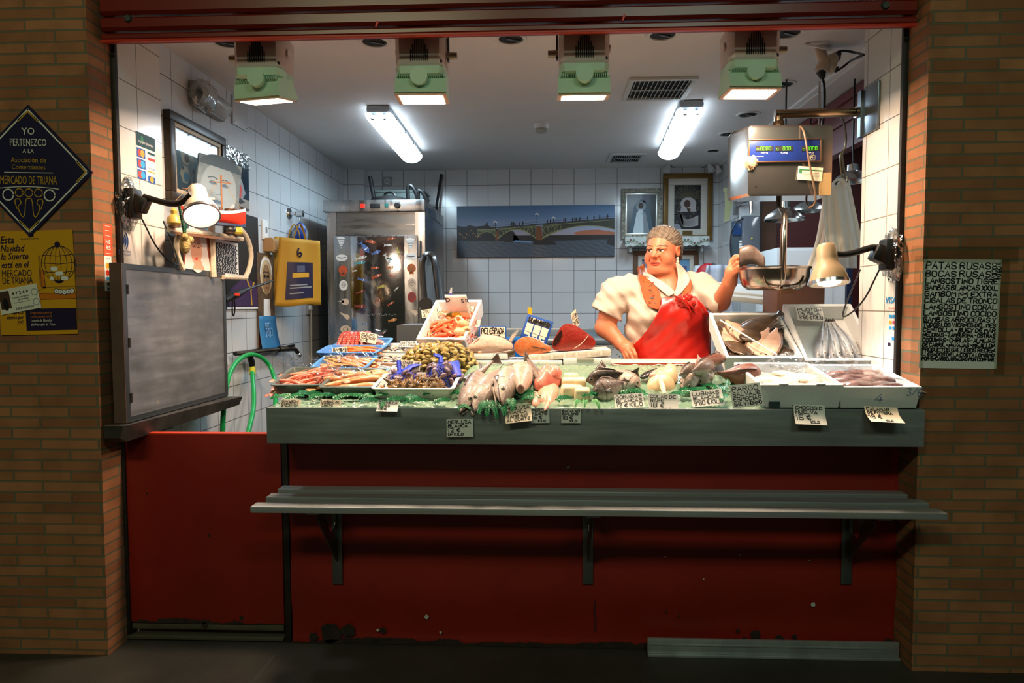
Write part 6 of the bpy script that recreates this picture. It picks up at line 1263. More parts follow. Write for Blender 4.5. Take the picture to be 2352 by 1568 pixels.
for i in range(8):
 x=-.075+.021*i;pts=chaikin([(x*.4-.01,.06,.03),(x*.7,.045,.072),(x,.01,.078),(x*1.1+.004*(i%3),-.04,.045),(x*1.15+.012*(i%2),-.075,.012),(x+.03,-.08,.012)],2)
 tn=MB().tube(pts,[.018,.017,.014,.009,.005],8).build('tentacle',om,t);s_=MB()
 for k in range(4,len(pts)-1,1):
  r_=.0052*(1-.6*k/len(pts));q=.0155*(1-.62*k/len(pts))
  for e in(-.5,.5):s_.sphere(pts[k]+Vector((e*q,-q*.7,q*.7)),(r_,r_,r_),n=6,m=5)
 s_.build('suckers',sk,tn)
MB().sphere((-.01,.07,.04),(.055,.04,.038),n=16,m=10).build('mantle',om,t)
t=thing('octopus_slices','pile of pink sliced octopus beside the whole octopus','octopus',MF@Vector((.07,.07,.025)))
for i in range(9):MB().tube(chaikin([(rg.uniform(-.03,.03),rg.uniform(-.04,.04),.005+.003*i),(rg.uniform(-.04,.04),rg.uniform(-.04,.04),.02+.003*i),(rg.uniform(-.05,.05),rg.uniform(-.05,.05),.008+.003*i)],2),.012,8).build('slice',wet('octopus_pink','#cc6f68',noise=(40,.6,'#e0b0a0')),t)
def oyster():
 t=thing('oyster','opened oyster with dark frilled edge in the white foam tray at the back','oyster',(0,0,0),group='oysters in the back foam tray')
 f=lambda u,v,z=0.0:Vector(((.05*v*(1+.18*math.sin(5*u*6.28)*v))*math.cos(u*6.28),.034*v*(1+.18*math.sin(7*u*6.28)*v)*math.sin(u*6.28),.012*v*v-.006+z+.003*math.sin(9*u*6.28)*v))
 MB().grid(lambda u,v:f(u,max(v,.02)),24,5,True).build('shell',mat('oyster_shell','#b9ada0',.5,noise=(60,.9,'#2a2c34')),t,60,solid=.004)
 MB().sphere((0,0,.002),(.03,.02,.008),n=14,m=8).build('flesh',wet('oyster_flesh','#d8b48c',noise=(40,.6,'#8d6f52')),t);MB().tube([f(u/14,.62,.006)for u in range(15)],.004,5).build('frill',wet('oyster_frill','#1d1b20'),t);return t
oy=oyster()
q=at(915,812,.53);tG,MG=tub('foam_tray','white foam tray of opened oysters behind the net sack','tray',(q.x-.02,.60,1.187),.27,.19,.03,(9,0,-3),whitet)
pile(oy,MG,[(-.07,.05,.02,10),(.0,.045,.02,80),(.07,.05,.02,-20),(-.05,.12,.022,40),(.03,.12,.022,0),(.09,.13,.02,60)],rg,None,'oysters in the back foam tray',10)
q=at(878,840,.40);tH,MH=tub('foam_tray','smaller white foam tray of oysters wrapped in film in front of the other','tray',(q.x,.40,1.15),.19,.15,.028,(12,0,-8),whitet)
for i,(x,y,r_)in enumerate(((-.05,.05,20),(.02,.045,-30),(.06,.08,70),(-.02,.1,10))):dup(oy,MH@Vector((x,y,.02)),(MH.to_3x3()@TR(rot=(0,0,r_)).to_3x3()).to_euler(),'opened oyster with dark frilled edge in the smaller front foam tray','oysters in the smaller foam tray')
q=at(853,880,.27);tI,MI=tub('foam_tray','small tray of orange langoustines half hidden under a tag','tray',(q.x+.01,.30,deck(.3)+.005),.13,.13,.03,(DS,0,-8),whitet)
pr=prawn('langoustine','orange langoustine half hidden under a tag behind the tiger prawns','langoustine',(0,0,0),(0,0,0),.12,.012,.2,'#e0834a','#b8502a','langoustines half hidden under a tag',claws=True)
pile(pr,MI,[(-.03+.018*i,.06+.01*(i%2),.026,165+5*i)for i in range(4)],rg,None,'langoustines half hidden under a tag',6)
wf=film('cling_film','#fbfbfb',.12,.08,(22,.5))
def cling(name,label,M_,w,d,z,hang=0.0,seed=1,lo=0.0):
 rn=random.Random(seed);ph=[rn.uniform(0,6)for _ in range(4)]
 t=thing(name,label,'film',(0,0,0))
 MB().grid(lambda u,v:M_@Vector(((u-.5)*w,v*d,z+.008*math.sin(9*u+ph[0])*math.sin(7*v+ph[1])+.005*math.sin(23*u+17*v+ph[2]))),26,22).build('sheet',wf,t,80)
 if hang:MB().grid(lambda u,v:M_@Vector(((u-.5)*w*.55+w*.2*v,-.006-.012*v-.006*math.sin(12*u+ph[3]),z-v*hang*(1-.5*abs(u-.6)))),14,10).build('hanging_fold',wf,t,80)
 return t
cling('cling_film','clear film crumpled over the tiger prawns and hanging at the tray corner',MB_@Matrix.Translation((-.05,0,0)),.2,.2,.085,.085,3)
cling('cling_film','clear film bunched over the raw prawns at the gate end',MA@Matrix.Translation((-.05,.12,.02)),.16,.18,.075,0,4);cling('cling_film','clear film loosely laid over the mantis shrimps',MD@Matrix.Translation((.03,-.03,0)),.22,.18,.065,.03,6);cling('cling_film','clear film stretched over the octopus tray',MF,.24,.17,.1,0,8)
pX=at(1014,797,.62);cq,MX=crate('foam_crate','white foam crate of cooked orange prawns tilted at the back',(pX.x+.008,.66,1.21),.27,.33,.09,(38,0,-15))
pr=prawn('cooked_prawn','cooked orange prawn heaped in the tilted foam crate','prawn',(0,0,0),(0,0,0),.11,.0125,.9,'#f0764a','#e0502a','cooked prawns in the tilted foam crate')
pile(pr,MX,heap(rg,64,.25,.29,.034,.06,.13,rz=(-50,50),ex=.72),rg,None,'cooked prawns in the tilted foam crate',25,s=(.9,1.2))
t=thing('surimi_packet','printed packet with seafood picture standing in the cooked prawn crate','packet',MX@Vector((.045,.20,.10)),(30,0,-12));b=MB();b.grid(lambda u,v:Vector(((u-.5)*.13*(1-.1*v),-.008*math.sin(math.pi*u)*math.sin(math.pi*v),-.05+v*.16)),10,10);b.build('bag',mat('packet_white','#e8d9cd',.25,coat=.5),t,60,solid=.004)
g=MB();y=-.014
for k,(x,z,r_,e)in enumerate(((-.02,-.02,.045,.6),(.02,-.03,.03,.6),(-.045,-.02,.03,1),(.03,-.0,.035,.4),(-.01,.0,.028,.5),(0,-.03,.02,.7))):g.m(k%4).flat(circ(x,z,r_,9,0,360,r_*e),y-k*2e-4)
g.m(4);printed(g,'D',-.056,.075,.026,y,bold=.03);printed(g,'S R',.03,.07,.022,y,bold=.03)
g.build('print',[mat('salad_yellow','#c9c23a',.4),mat('crab_red','#d0452f',.4),mat('olive_green','#5f6a24',.4),mat('salad_pale','#ead9b8',.4),navy],t,0)
t=thing('crab_claw','pale yellow crab claw at the corner of the cooked prawn crate','crab claw',MX@Vector((.09,.06,.09)),group=None)
cm=wet('claw_shell','#e3b98c',noise=(40,.6,'#c98a5c'))
MB().sphere((0,0,0),(.033,.024,.022),n=14,m=10).build('palm',cm,t);MB().tube(chaikin([(.015,.0,.01),(.04,0,.022),(.055,0,.01)],1),[.013,.01,.008,.005],8).build('finger',cm,t);MB().tube(chaikin([(.015,.0,-.01),(.038,0,-.012),(.055,0,.003)],1),[.011,.009,.007,.004],8).build('finger',cm,t)
dup(t,MX@Vector((.10,.02,.065)),(20,30,150),'pale yellow crab claw lying against the swordfish slab');dup(t,MX@Vector((.10,.11,.10)),(0,-30,200),'pale yellow crab claw behind the others in the prawn crate')
fy=.36
def fbox(label,a,b,py0,py1,Y,d,rz=0,bev=.006,mm=None,nm='foam_box',cat='box',lid=False):
 p0,p1=at(a,py1,Y),at(b,py1,Y);zt=at((a+b)/2,py0,Y).z;zb=max(p0 .z,deck(Y+d)+.002)
 t=thing(nm,label,cat,((p0 .x+p1 .x)/2,Y+d/2,zb),(0,0,rz));MB().box((0,0,(zt-zb)/2),(p1 .x-p0 .x,d,zt-zb),bev=bev).build('body',mm or foam,t)
 return t,p1 .x-p0 .x,zt-zb
t,w_,h_=fbox('long white foam box under the swordfish and salmon',1087,1292,828,867,fy,.24);MB().box((-.04,-.12,h_*.5),(.002,.003,h_*.96)).box((.1,-.12,h_*.5),(.002,.003,h_*.96)).build('seam',mat('seam_grey','#a9a79f',.7),t)
t,w_,h_=fbox('short cream foam box with a hand slot under the tuna board',1294,1404,822,862,fy,.24);MB().box((-.01,-.121,h_*.82),(.08,.004,.016),bev=.002).build('hand_slot',mat('slot_grey','#a8a498',.7),t)
t,w_,h_=fbox('white foam slab under the swordfish',1072,1166,812,826,.37,.2);MB().box((.03,-.1,h_/2),(.0015,.002,h_*.9)).build('crack',mat('seam_grey'),t)
zb2=at(1200,827,fy).z
p0,p1=at(1214,832,.37),at(1404,818,.37);t=thing('wrapped_board','film-wrapped white board carrying the tuna block','board',((p0 .x+p1 .x)/2,.49,(p0 .z+p1 .z)/2+.018),(0,-4,0));MB().box((0,0,0),((p1-p0).length,.22,.032),bev=.006).build('board',mat('board_white','#e3d9cc',.35,noise=(20,.5,'#cfc2b4'),bump=(30,.3)),t);MB().grid(lambda u,v:Vector(((u-.5)*.37,-.112-.003*math.sin(u*40),-.018+v*.035)),30,3).build('film_edge',wf,t,80)
ZTB=(p0 .z+p1 .z)/2+.036
def slab(name,label,outline,Y,d,face,skin,cat='fish cut',extra=None,lean=0,bulge=.01):
 0
 pts=chaikin([at(x,y,Y)for x,y in outline],2,True);c=sum(pts,Vector())/len(pts);zb=min(p.z for p in pts);org=Vector((c.x,Y,zb));t=thing(name,label,cat,org,(lean,0,0))
 loc_=[p-org for p in pts];cl=c-org;rings=[]
 for dy,k in((.002,.985),(.012,1.01),(d*.8,.97),(d,.85)):rings.append([cl+(p-cl)*k+Vector((0,dy,0))for p in loc_])
 MB().loft([r_[::-1]for r_ in rings]).build('skin',skin,t,60)
 f=MB();rr=[[cl+(p-cl)*k+Vector((0,-bulge*(1-k*k)+.001,0))for p in loc_]for k in(1.0,.85,.6,.35,.1)];f.loft([r_[::-1]for r_ in rr][::-1],True);f.build('cut_face',face,t,60)
 if extra:extra(t,org)
 return t
skb=wet('dark_skin','#5a4436',noise=(30,.6,'#2f2620'),rough=.3)
def sw(t,o):
 b=MB();b.add([at(x,y,.398)-o for x,y in((1090,800),(1098,790),(1104,778),(1100,776),(1090,786),(1083,796))],[(0,1,2,3,4,5)][::1]);b.build('blood_line',wet('blood_line','#a8564a',noise=(40,.8,'#d99a88')),t,0)
slab('swordfish_cut','broad pale pink swordfish slab with brown skin standing on the foam slab',[(1070,798),(1092,780),(1108,768),(1140,770),(1165,780),(1180,792),(1176,804),(1150,808),(1110,806),(1085,806)],.40,.12,wet('swordfish_flesh','#efcbbb',noise=(45,.6,'#dcab9a',8),bump=(60,.3)),skb,extra=sw)
p=at(1123,809,.39);t=thing('swordfish_skin','curved strip of brown fish skin under the swordfish slab','fish cut',p);MB().grid(lambda u,v:at(1068+u*114,800+8*math.sin(math.pi*u)+v*(10+8*u),.388-.008*math.sin(math.pi*v))-p,20,4).build('skin',skb,t,60,solid=.004);MB().grid(lambda u,v:at(1098+u*8,806+v*8,.376)-p,2,2).build('pale_fold',wet('pale_skin','#b98d6c'),t,60,solid=.002)
slab('salmon_cut','orange salmon cut tapering to its belly beside the tuna',[(1178,793),(1192,777),(1212,772),(1232,778),(1252,791),(1267,797),(1266,807),(1240,812),(1205,820),(1186,812)],.40,.1,wet('salmon_flesh','#b8582a',noise=(60,.7,'#d88350',8),bump=(70,.3)),wet('salmon_skin','#8f8a86',noise=(30,.5,'#d8d0c8')),extra=lambda t,o:MB().tube(chaikin([at(x,y,.394)-o for x,y in((1212,795),(1232,797),(1258,803))],2),[.001,.002,.003,.004,.003,.002,.001,.001][:8],6).build('belly_slit',mouthd,t))
slab('tuna_block','big dark red tuna block on the film-wrapped board',[(1269,804),(1268,786),(1280,765),(1290,748),(1305,742),(1325,748),(1350,766),(1365,777),(1369,790),(1362,800),(1330,803),(1295,806)],.42,.12,wet('tuna_flesh','#96251b',noise=(50,.6,'#6d1612',8),bump=(60,.3)),wet('tuna_skin','#7a1a16',noise=(20,.6,'#4a1210')),extra=lambda t,o:(MB().add([at(x,y,.4125)-o for x,y in((1270,796),(1276,794),(1286,782),(1292,766),(1290,758),(1283,764),(1274,778),(1270,788))],[tuple(range(8))]).build('dark_bloodline',wet('tuna_dark','#2a1210'),t,0),MB().tube(chaikin([at(x,y,.413)-o for x,y in((1318,800),(1335,790),(1348,775),(1352,768))],2),.0018,5).build('white_sinew',wet('sinew','#e0a896'),t)))
p0,p1=at(1406,853,.44),at(1642,853,.44);zt=at(1500,834,.44).z
t=thing('cutting_board','reddish brown cutting board with white paper on top in front of the woman','board',((p0 .x+p1 .x)/2,.44,p0 .z));w_=p1 .x-p0 .x;h_=zt-p0 .z
MB().box2((-w_/2,0,0),(w_/2,.22,h_),.005).build('block',mat('board_brown','#8a3a20',.5,noise=(6,.5,'#6d2a16')),t);rn=random.Random(5)
MB().grid(lambda u,v:Vector(((u-.5)*w_*1.01,-.006+v*.225,h_+.004))if v>0 else Vector(((u-.5)*w_*1.01,-.007,h_-.006-.012*abs(math.sin(u*14)*math.sin(u*5)))),60,6).build('paper',mat('butcher_paper','#e0d2c4',.6,noise=(5,.5,'#cdb9aa')),t,40,solid=.002)
def lay(px,py,h=0.0):return ond(px,py,h)
def aim(a,b):
 d=b-a;return(math.degrees(math.atan2(d.z,math.hypot(d.x,d.y))),0,math.degrees(math.atan2(-d.x,d.y)))
def hake(label,hx,hy,tx,ty,L,seed,mouth,op,roll,bend,back):
 a,b=at(hx,hy-5,-.225),at(tx,ty-6,.10)
 return fish('hake',label,'fish',a,aim(a,b),L,.098,.10,'hake',back,'#c6b8aa','#eaded2',bend,None,True,mouth,True,.7,seed,None,'#3d312c',op,roll,.13,.10)
hake('hake with its dark mouth pointing down, nearest the blue clam net',1058,928,1094,868,.42,1,.15,.06,-30,(.05,0),'#8a7a70');hake('hake with an open pale mouth, second along from the blue net',1090,926,1134,868,.42,2,.17,.25,40,(.03,0),'#95867c');hake('hake with its pale jaws open, third along from the blue net',1152,908,1170,858,.42,3,.18,.3,70,(0,0),'#a08f82')
a,b=at(1196,893,-.14),at(1198,858,.10);t=fish('hake_piece','headless hake piece with its cut end facing out beside the pink fillets','fish',b+(b-a)*.62,aim(b,a),.44,.108,.108,'hake','#c4ae9c','#dccbba','#eee2d6',(0,0),None,False,0,False,.5,4,.9)
for ob in children(t):
 if ob.name.startswith(('eye','pectoral')):
  for k_ in children(ob):bpy.data.objects.remove(k_)
  bpy.data.objects.remove(ob)
for i,(px,py,lab,rz)in enumerate(((1110,856,'dark hake tail draped behind the first two hakes',-60),(1225,852,'brown forked hake tail sticking up by the pink fillets',30))):
 p=lay(px,py,.04);t=thing('hake_tail',lab,'fish',p,(20,0,rz));MB().tube([(0,-.09,0),(0,0,.01),(0,.06,.03)],[.03,.02,.008],12,flat=.6).build('stump',fv if False else wet('tail_skin','#7a685c',noise=(40,.6,'#453a34')),t);MB().grid(lambda u,v:Vector((0,.055+u*.04,.03+(v-.5)*(.015+.04*u))),4,6).build('tail_fin',fins,t,60,solid=.002)
pk=wet('perch_flesh','#e6947e',sss=.2,noise=(18,.7,'#c95b52'));pk2=wet('perch_pale','#e3b09a',sss=.2,noise=(22,.6,'#d08a74'))
def lump(name,label,cat,outline,hgt,m_,h0=.0,seed=1,group=None,part='flesh',rough_=.12):
 0
 pts=chaikin([ond(x,y,h0)for x,y in outline],2,True);c=sum(pts,Vector())/len(pts);t=thing(name,label,cat,c,(0,0,0),group);rn=random.Random(seed);ph=[rn.uniform(0,6)for _ in range(4)]
 N=Vector((0,-math.sin(R(DS)),math.cos(R(DS))));rings=[]
 for k in(1,.97,.86,.66,.4,.15):
  r_=[]
  for i,p in enumerate(pts):
   q=(p-c)*k;hz=hgt*(1-k**2.6)**.6*(1+rough_*math.sin(q.x*90+ph[0])+rough_*math.sin(q.y*110+q.x*60+ph[1]));r_.append(q+N*(hz+.001))
  rings.append(r_)
 MB().loft([[p-c-N*.003 for p in pts]]+rings).build(part,m_,t,60);return t
lump('perch_fillet','wrinkled pale pink perch fillet at the bottom of the pink pile','fillet',[(1232,905),(1245,885),(1270,880),(1287,888),(1282,915),(1262,935),(1250,925),(1236,930)],.03,pk2,.0,2);lump('perch_fillet','deep pink perch fillet folded over the top of the pile','fillet',[(1224,890),(1230,862),(1252,852),(1285,858),(1292,882),(1262,890),(1240,896)],.05,pk,.02,3);lump('perch_fillet','small bright pink perch fillet against the foam box','fillet',[(1250,862),(1265,848),(1292,852),(1290,866),(1268,870)],.03,pk,.05,4)
lump('perch_tip','thin tail end of perch fillet dangling over the price tags','fillet',[(1256,922),(1262,918),(1262,934),(1250,944),(1250,938)],.008,pk2,.012,5);lump('perch_fillet','curled pale perch fillet flap beside the headless hake','fillet',[(1218,920),(1222,905),(1236,902),(1242,920),(1236,932),(1222,932)],.025,pk2,.01,6)
cod=wet('cod_flesh','#ecdcb8',sss=.2,noise=(14,.4,'#dcc697'))
for i,(px,py,w_,d_,h_,rz,lab)in enumerate(((1306,884,.062,.05,.045,6,'pale cod loin block next to the pink fillets, upper one'),(1330,884,.062,.05,.045,-4,'pale cod loin block beside the dark bream heads'),(1308,904,.066,.055,.05,8,'large pale cod loin block next to the pink fillets, lower one'),(1338,912,.062,.055,.052,-5,'pale cod loin block nearest the counter edge'),(1312,870,.06,.04,.04,12,'pale cod loin block tucked against the foam box'),(1326,902,.045,.05,.044,3,'pale cod loin block wedged between the others'))):
 p=ond(px,py+8,.004);t=thing('cod_loin',lab,'fish cut',p+Vector((0,.02,0)),(DS,0,rz));MB().box((0,0,h_/2),(w_,d_,h_),bev=.013,taper=1.08).build('flesh',cod,t,60);MB().box((0,.0,.002),(w_*1.06,d_*1.06,.004),bev=.002).build('skin',wet('cod_skin','#b9ae98'),t)
def bfish(label,hx,hy,tx,ty,L,Hh,Wd,kw,name='sea_bream',h=.03,dz=0):
 a,b=lay(hx,hy,h),lay(tx,ty,h+.02);return fish(name,label,'fish',a+Vector((0,0,dz)),aim(a,b),L,Hh,Wd,**kw)
dk_=dict(prof='bream',back='#241d1c',side_='#5c4f4a',belly='#cdbfb4',head='#1c1616',mouth=.08,spots=.6)
bfish('dark bream with its head against the cod, lying higher',1346,873,1420,862,.19,.085,.058,dict(dk_,roll=25,seed=5),h=.05);bfish('dark bream with a striped belly, lying lower by the cod',1362,905,1420,884,.17,.10,.064,dict(dk_,roll=-25,seed=6),h=.03)
lt=dict(prof='bream',back='#9c857a',side_='#e2c6b6',belly='#f3e6da',head='#b09a8c',mouth=.1,spots=.2)
bfish('silvery pink bream facing out toward the monkfish tails',1470,892,1428,868,.18,.095,.066,dict(lt,roll=40,seed=7),h=.035)
mk=wet('monk_flesh','#e9c9a2',sss=.2,noise=(10,.4,'#dbb489'))
t=lump('monkfish_tail','plump pale monkfish tail with a central ridge at the front edge','fish cut',[(1483,893),(1490,872),(1512,856),(1535,858),(1553,880),(1550,898),(1525,903),(1500,902)],.055,mk,.0,11,rough_=.03);c=t.location
MB().tube(chaikin([ond(x,y,.054)-c for x,y in((1513,862),(1520,880),(1524,895),(1526,904))],2),[.006,.008,.009,.01,.011,.011,.01,.009,.007,.005],8,flat=.7).build('spine_ridge',wet('monk_ridge','#e6d3b0',sss=.2),t)
lump('monkfish_tail','smaller pale monkfish tail lying behind the ridged one','fish cut',[(1515,870),(1525,850),(1545,847),(1558,858),(1556,878),(1535,880)],.045,mk,.02,12,rough_=.03)
p=ond(1486,868,.03);t=thing('monkfish_fin','dark monkfish fin and pink muscle behind the silvery bream','fish cut',p);MB().tube(chaikin([(-.02,0,0),(.01,.03,.02),(.05,.05,.035)],2),[.012,.016,.02,.018,.014,.01,.008,.006],10,flat=.5).build('fin',wet('fin_black','#1d1816'),t);MB().tube(chaikin([(.02,-.01,.0),(.045,.02,.02),(.08,.05,.03)],2),[.012,.018,.02,.018,.015,.012,.01,.008],10).build('muscle',pk2,t)
bs_=dict(prof='round',back='#9c8a80',side_='#dfcdc0',belly='#f0e4d8',head='#a8958a',mouth=.09,spots=.3,tail=False)
bfish('sea bass with a red-edged gill facing out beside the monkfish',1568,892,1598,858,.20,.085,.07,dict(bs_,roll=20,seed=8),'sea_bass',.03);bfish('dark sea bass lying higher behind the red-gilled one',1596,846,1560,862,.13,.07,.06,dict(bs_,back='#4a3d38',side_='#8d766a',seed=9),'sea_bass',.065);bfish('silvery sea bass with a pointed snout beside the brown snapper',1624,884,1612,846,.21,.09,.078,dict(bs_,roll=-12,seed=10),'sea_bass',.035);bfish('brown sea bass on top of the row with its mouth turned to the snapper',1636,836,1598,850,.16,.075,.065,dict(bs_,back='#5d4a40',side_='#a8877a',seed=12),'sea_bass',.08)
sn=dict(prof='bream',back='#6e3626',side_='#9c5c44',belly='#b98468',head='#5a2e22',mouth=.08,spots=.4,tail=False)
bfish('big glossy brown snapper lying by the white squid crate',1744,866,1648,857,.23,.13,.105,dict(sn,roll=-60,seed=13),'snapper',.055);bfish('long dark brown fish tail lying behind the sea bass row',1664,822,1570,836,.26,.055,.055,dict(sn,seed=14),'snapper',.09)
c1,M1=crate('foam_crate','white foam crate of cleaned cuttlefish under film at the front edge',(at(1838,935,-.18).x,-.18,deck(-.18)+.004),.318,.37,.098,(DS,0,0),seed=1)
c2,M2=crate('foam_crate','white foam crate of dark squid at the pillar end of the counter',(at(2022,937,-.18).x-.003,-.18,deck(-.18)+.004),.305,.37,.09,(DS,0,0),seed=2,notch=False)
g=MB();L_=lambda x,y:Vector((x,-.0045+.0+(y-.05)*-.13+.0045,y));strokes(g,'4',lambda x,y:Vector((x,.0095-.104*y-.0012,y)),-.02,.028,.03,.035,.0025,.1,3);strokes(g,'3/6',lambda x,y:Vector((x,.0095-.104*y-.0012,y)),.095,.055,.06,.026,.0025,.1,5);g.build('pen_mark',mat('pen_blue','#5d7fa8',.6),c2,0)
MB().box((-.1,.0,.018),(.04,.006,.024)).build('handle_slot',mat('slot_blue','#35454a',.6),c1)
cw=wet('cuttle_flesh','#e9ddc8',sss=.25,noise=(12,.4,'#d9c6a4'))
def softbody(name,label,cat,M_,spots,sx,sy,sz,m_,group,rng,tent=None):
 t=thing(name,label,cat,(0,0,0),group=group);b=MB()
 b.grid(lambda u,v:Vector((sx*math.sin(math.pi*v)**.7*math.cos(u*6.283)*(1+.06*math.sin(5*u*6.283+v*6)),sy*(v*2-1),sz*(math.sin(math.pi*v)**.6*math.sin(u*6.283))*(1+.1*math.sin(v*13)))),18,14,True);b.build('mantle',m_,t,60)
 if tent:
  for k in range(4):MB().tube(chaikin([(.01*(k-1.5),-sy*.95,0),(.018*(k-1.5),-sy*1.25,.004),(.022*(k-1.5)+.01,-sy*1.5,-.004)],2),[.007,.006,.006,.005,.005,.004,.004,.003,.003,.002][:10],6).build('tentacle',tent,t)
 pile(t,M_,spots,rng,None,group,6,s=(.9,1.1));return t
softbody('cuttlefish','cream cleaned cuttlefish under film in the front foam crate','cuttlefish',M1,[(-.08,.09,.062,70),(.02,.08,.065,95),(.09,.1,.06,110),(-.06,.17,.068,85),(.04,.17,.07,75),(.09,.22,.066,100),(-.07,.25,.066,90),(.03,.26,.07,80),(-.02,.12,.075,100)],.045,.065,.018,cw,'cuttlefish in the front foam crate',rg,cw)
sq=wet('squid_skin','#6a3a34',noise=(25,.9,'#b58a7c'))
softbody('squid','dark purple-brown squid under film in the pillar end crate','squid',M2,[(-.06,.06,.058,80),(.05,.06,.06,95),(-.03,.10,.066,85),(.07,.11,.064,95),(-.05,.15,.068,80),(.05,.16,.07,100),(-.02,.20,.07,85),(.07,.21,.066,92),(-.04,.26,.068,86),(.04,.28,.068,95)],.026,.095,.02,sq,'squid in the pillar end crate',rg,wet('squid_pale','#c9a596'))
cling('plastic_film','clear plastic film crumpled over the cuttlefish crate',M1@Matrix.Translation((.01,.04,.0)),.27,.31,.094,0,11);cling('plastic_film','clear plastic film crumpled over the squid crate',M2@Matrix.Translation((.0,.03,.0)),.27,.32,.09,0,12)
def bunch(M_,c,seed,label,s):
 t=thing('plastic_film',label,'film',M_@Vector(c));wrapfn((0,0,0),.07*s,.04*s,.03*s,seed,.15,30,18).build('bunched_end',wf,t,80);return t
bunch(M1,(.06,.3,.115),31,'bunched clear plastic at the back of the cuttlefish crate',1.2);bunch(M2,(-.07,.26,.11),32,'bunched clear plastic at the back of the squid crate',1.2)
s1,MS1=crate('foam_crate','white foam crate of brown soles tilted up behind the cuttlefish',(at(1757,826,.235).x,.285,1.135),.34,.38,.095,(31,0,0),seed=3,notch=False)
def sole(name,label,group,top,topn,pale=False):
 t=thing(name,label,'fish',(0,0,0),group=group);b=MB();rings=[];n=20
 for i in range(19):
  u=i/18;w_=.042*np.interp(u,[0,.08,.25,.5,.75,.92,1],[.3,.72,.98,1,.7,.25,.16]);rings.append([Vector((w_*math.cos(a),(u-.5)*.2,.008*math.sin(a)*(1-.3*u)+.004*math.sin(u*5)))for a in[2*math.pi*k/n for k in range(n)]])
 b.loft(rings);b.build('body',wet('sole_'+name,top,noise=(35,.8,topn),rough=.3),t,60)
 f=MB();f.grid(lambda a,v:Vector(((v-.5)*(.014+.03*a),.099+a*.03,.004*math.sin(5.0))),4,5);f.build('tail_fin',fins,t,60,solid=.0015)
 e=MB();ed=[]
 for s in(-1,1):e.grid(lambda a,v:Vector((s*(.042*np.interp(.1+.8*a,[0,.08,.25,.5,.75,.92,1],[.3,.72,.98,1,.7,.25,.16])+v*.008),(.1+.8*a-.5)*.2,.004*math.sin((.1+.8*a)*5))),14,1)
 e.build('side_fin',mat('sole_fin','#6d543f',.4),t,60,solid=.001)
 for k in(-.012,.006):MB().sphere((k,-.085,.008),.004,n=8,m=6).build('eye',eyeb,t)
 return t
sb=sole('brown_sole','brown speckled sole lying dark side up in the tilted crate','dark side up soles in the tilted crate','#5a4632','#2b2018');sw_=sole('pale_sole','sole lying pale pinkish belly up in the tilted crate','belly up soles in the tilted crate','#d3b09a','#b98d7a',True)
pile(sb,MS1,[(-.09,.28,.05,8),(-.09,.13,.07,4),(.04,.27,.09,-60),(.05,.20,.08,-75),(-.03,.07,.06,-65),(.04,.09,.06,80),(-.02,.2,.06,30),(.06,.29,.05,70),(.0,.06,.055,95)],rg,None,'dark side up soles in the tilted crate',14,s=(.95,1.25))
pile(sw_,MS1,[(-.1,.20,.06,6),(-.05,.25,.075,20),(.02,.15,.08,-35),(.06,.13,.085,-30),(.0,.28,.05,-60),(.05,.06,.06,80),(-.06,.07,.05,70)],rg,None,'belly up soles in the tilted crate',12,s=(.95,1.2))
t=thing('divider_stick','thin white stick lying across the soles','stick',(0,0,0));MB().tube([MS1@Vector((-.14,.27,.12)),MS1@Vector((.05,.0,.11))],.0035,6).build('stick',whitep,t);MB().sphere(MS1@Vector((-.14,.27,.12)),.0045,n=8,m=6).build('tip',whitep,t)
s2,MS2=crate('foam_crate','white foam crate of small silver hakes tilted up by the pillar',(at(1934,825,.235).x,.285,1.135),.325,.39,.09,(40,0,0),seed=4,notch=False)
for i,(x0,x1,lab)in enumerate(((-.088,.02,'small silver hake furthest to the soles side of its crate'),(-.05,.035,'small silver hake second from the soles side'),(-.018,.04,'small silver hake third from the soles side'),(.018,.048,'small silver hake in the middle of the fan'),(.05,.056,'small silver hake fourth from the pillar side'),(.08,.064,'small silver hake with a dark eye near the pillar'),(.106,.074,'small silver hake pressed against the crate wall by the pillar'))):
 a,b=Vector((x0,.045+.012*(i%2),.045)),Vector((x1,.31,.045));d=b-a;E=(MS2@TR(rot=(0,0,math.degrees(math.atan2(-d.x,d.y))))).to_3x3().to_euler();p=MS2@a
 t=fish('small_hake',lab,'fish',p,[math.degrees(v)for v in E],d.length,.042,.045,'round','#76828c','#dde3e8','#f2f4f2',(0,0),'small silver hakes in the tilted crate',True,.06,False,.15,60+i,None,'#5a646c',0,60 if i%2 else-50)
# price tags
tagc=mat('tag_cream','#e9dcc4',.6);tagw=mat('tag_white','#e2e4de',.6)
def ptag(label,x0,y0,x1,y1,Y,lines,roll=0,tilt=-8,curl=0.0,m_=None,fold=0.0,seed=1,rz=0,sw=None,name='price_tag'):
 c=at((x0+x1)/2,(y0+y1)/2,Y);s=F/(Y-CAM.y);w,h=(x1-x0)/s,(y1-y0)/s/math.cos(R(tilt))
 return sheet(name,label,'price tag',c,w,h,lines,rz,roll,tilt,curl,m_ or tagw,sw=(sw or h*.045)*.72,fold=fold,seed=seed,margin=.06)
FR=YA-.014
ptag('handwritten tag of the special prawns under the gate end tray',643,917,691,940,-.178,[('GAMBON',1),('ESPECIAL',1),('9.00 KG',1)],2,-25,0,tagc,0,3,sw=.0032)
ptag('handwritten tag of the raw tiger prawns under the second front tray',734,918,783,941,-.178,[('LANGOSTINO',1),('TIGRE',1),('12 KG',1)],3,-25,0,tagc,0,4,sw=.0032)
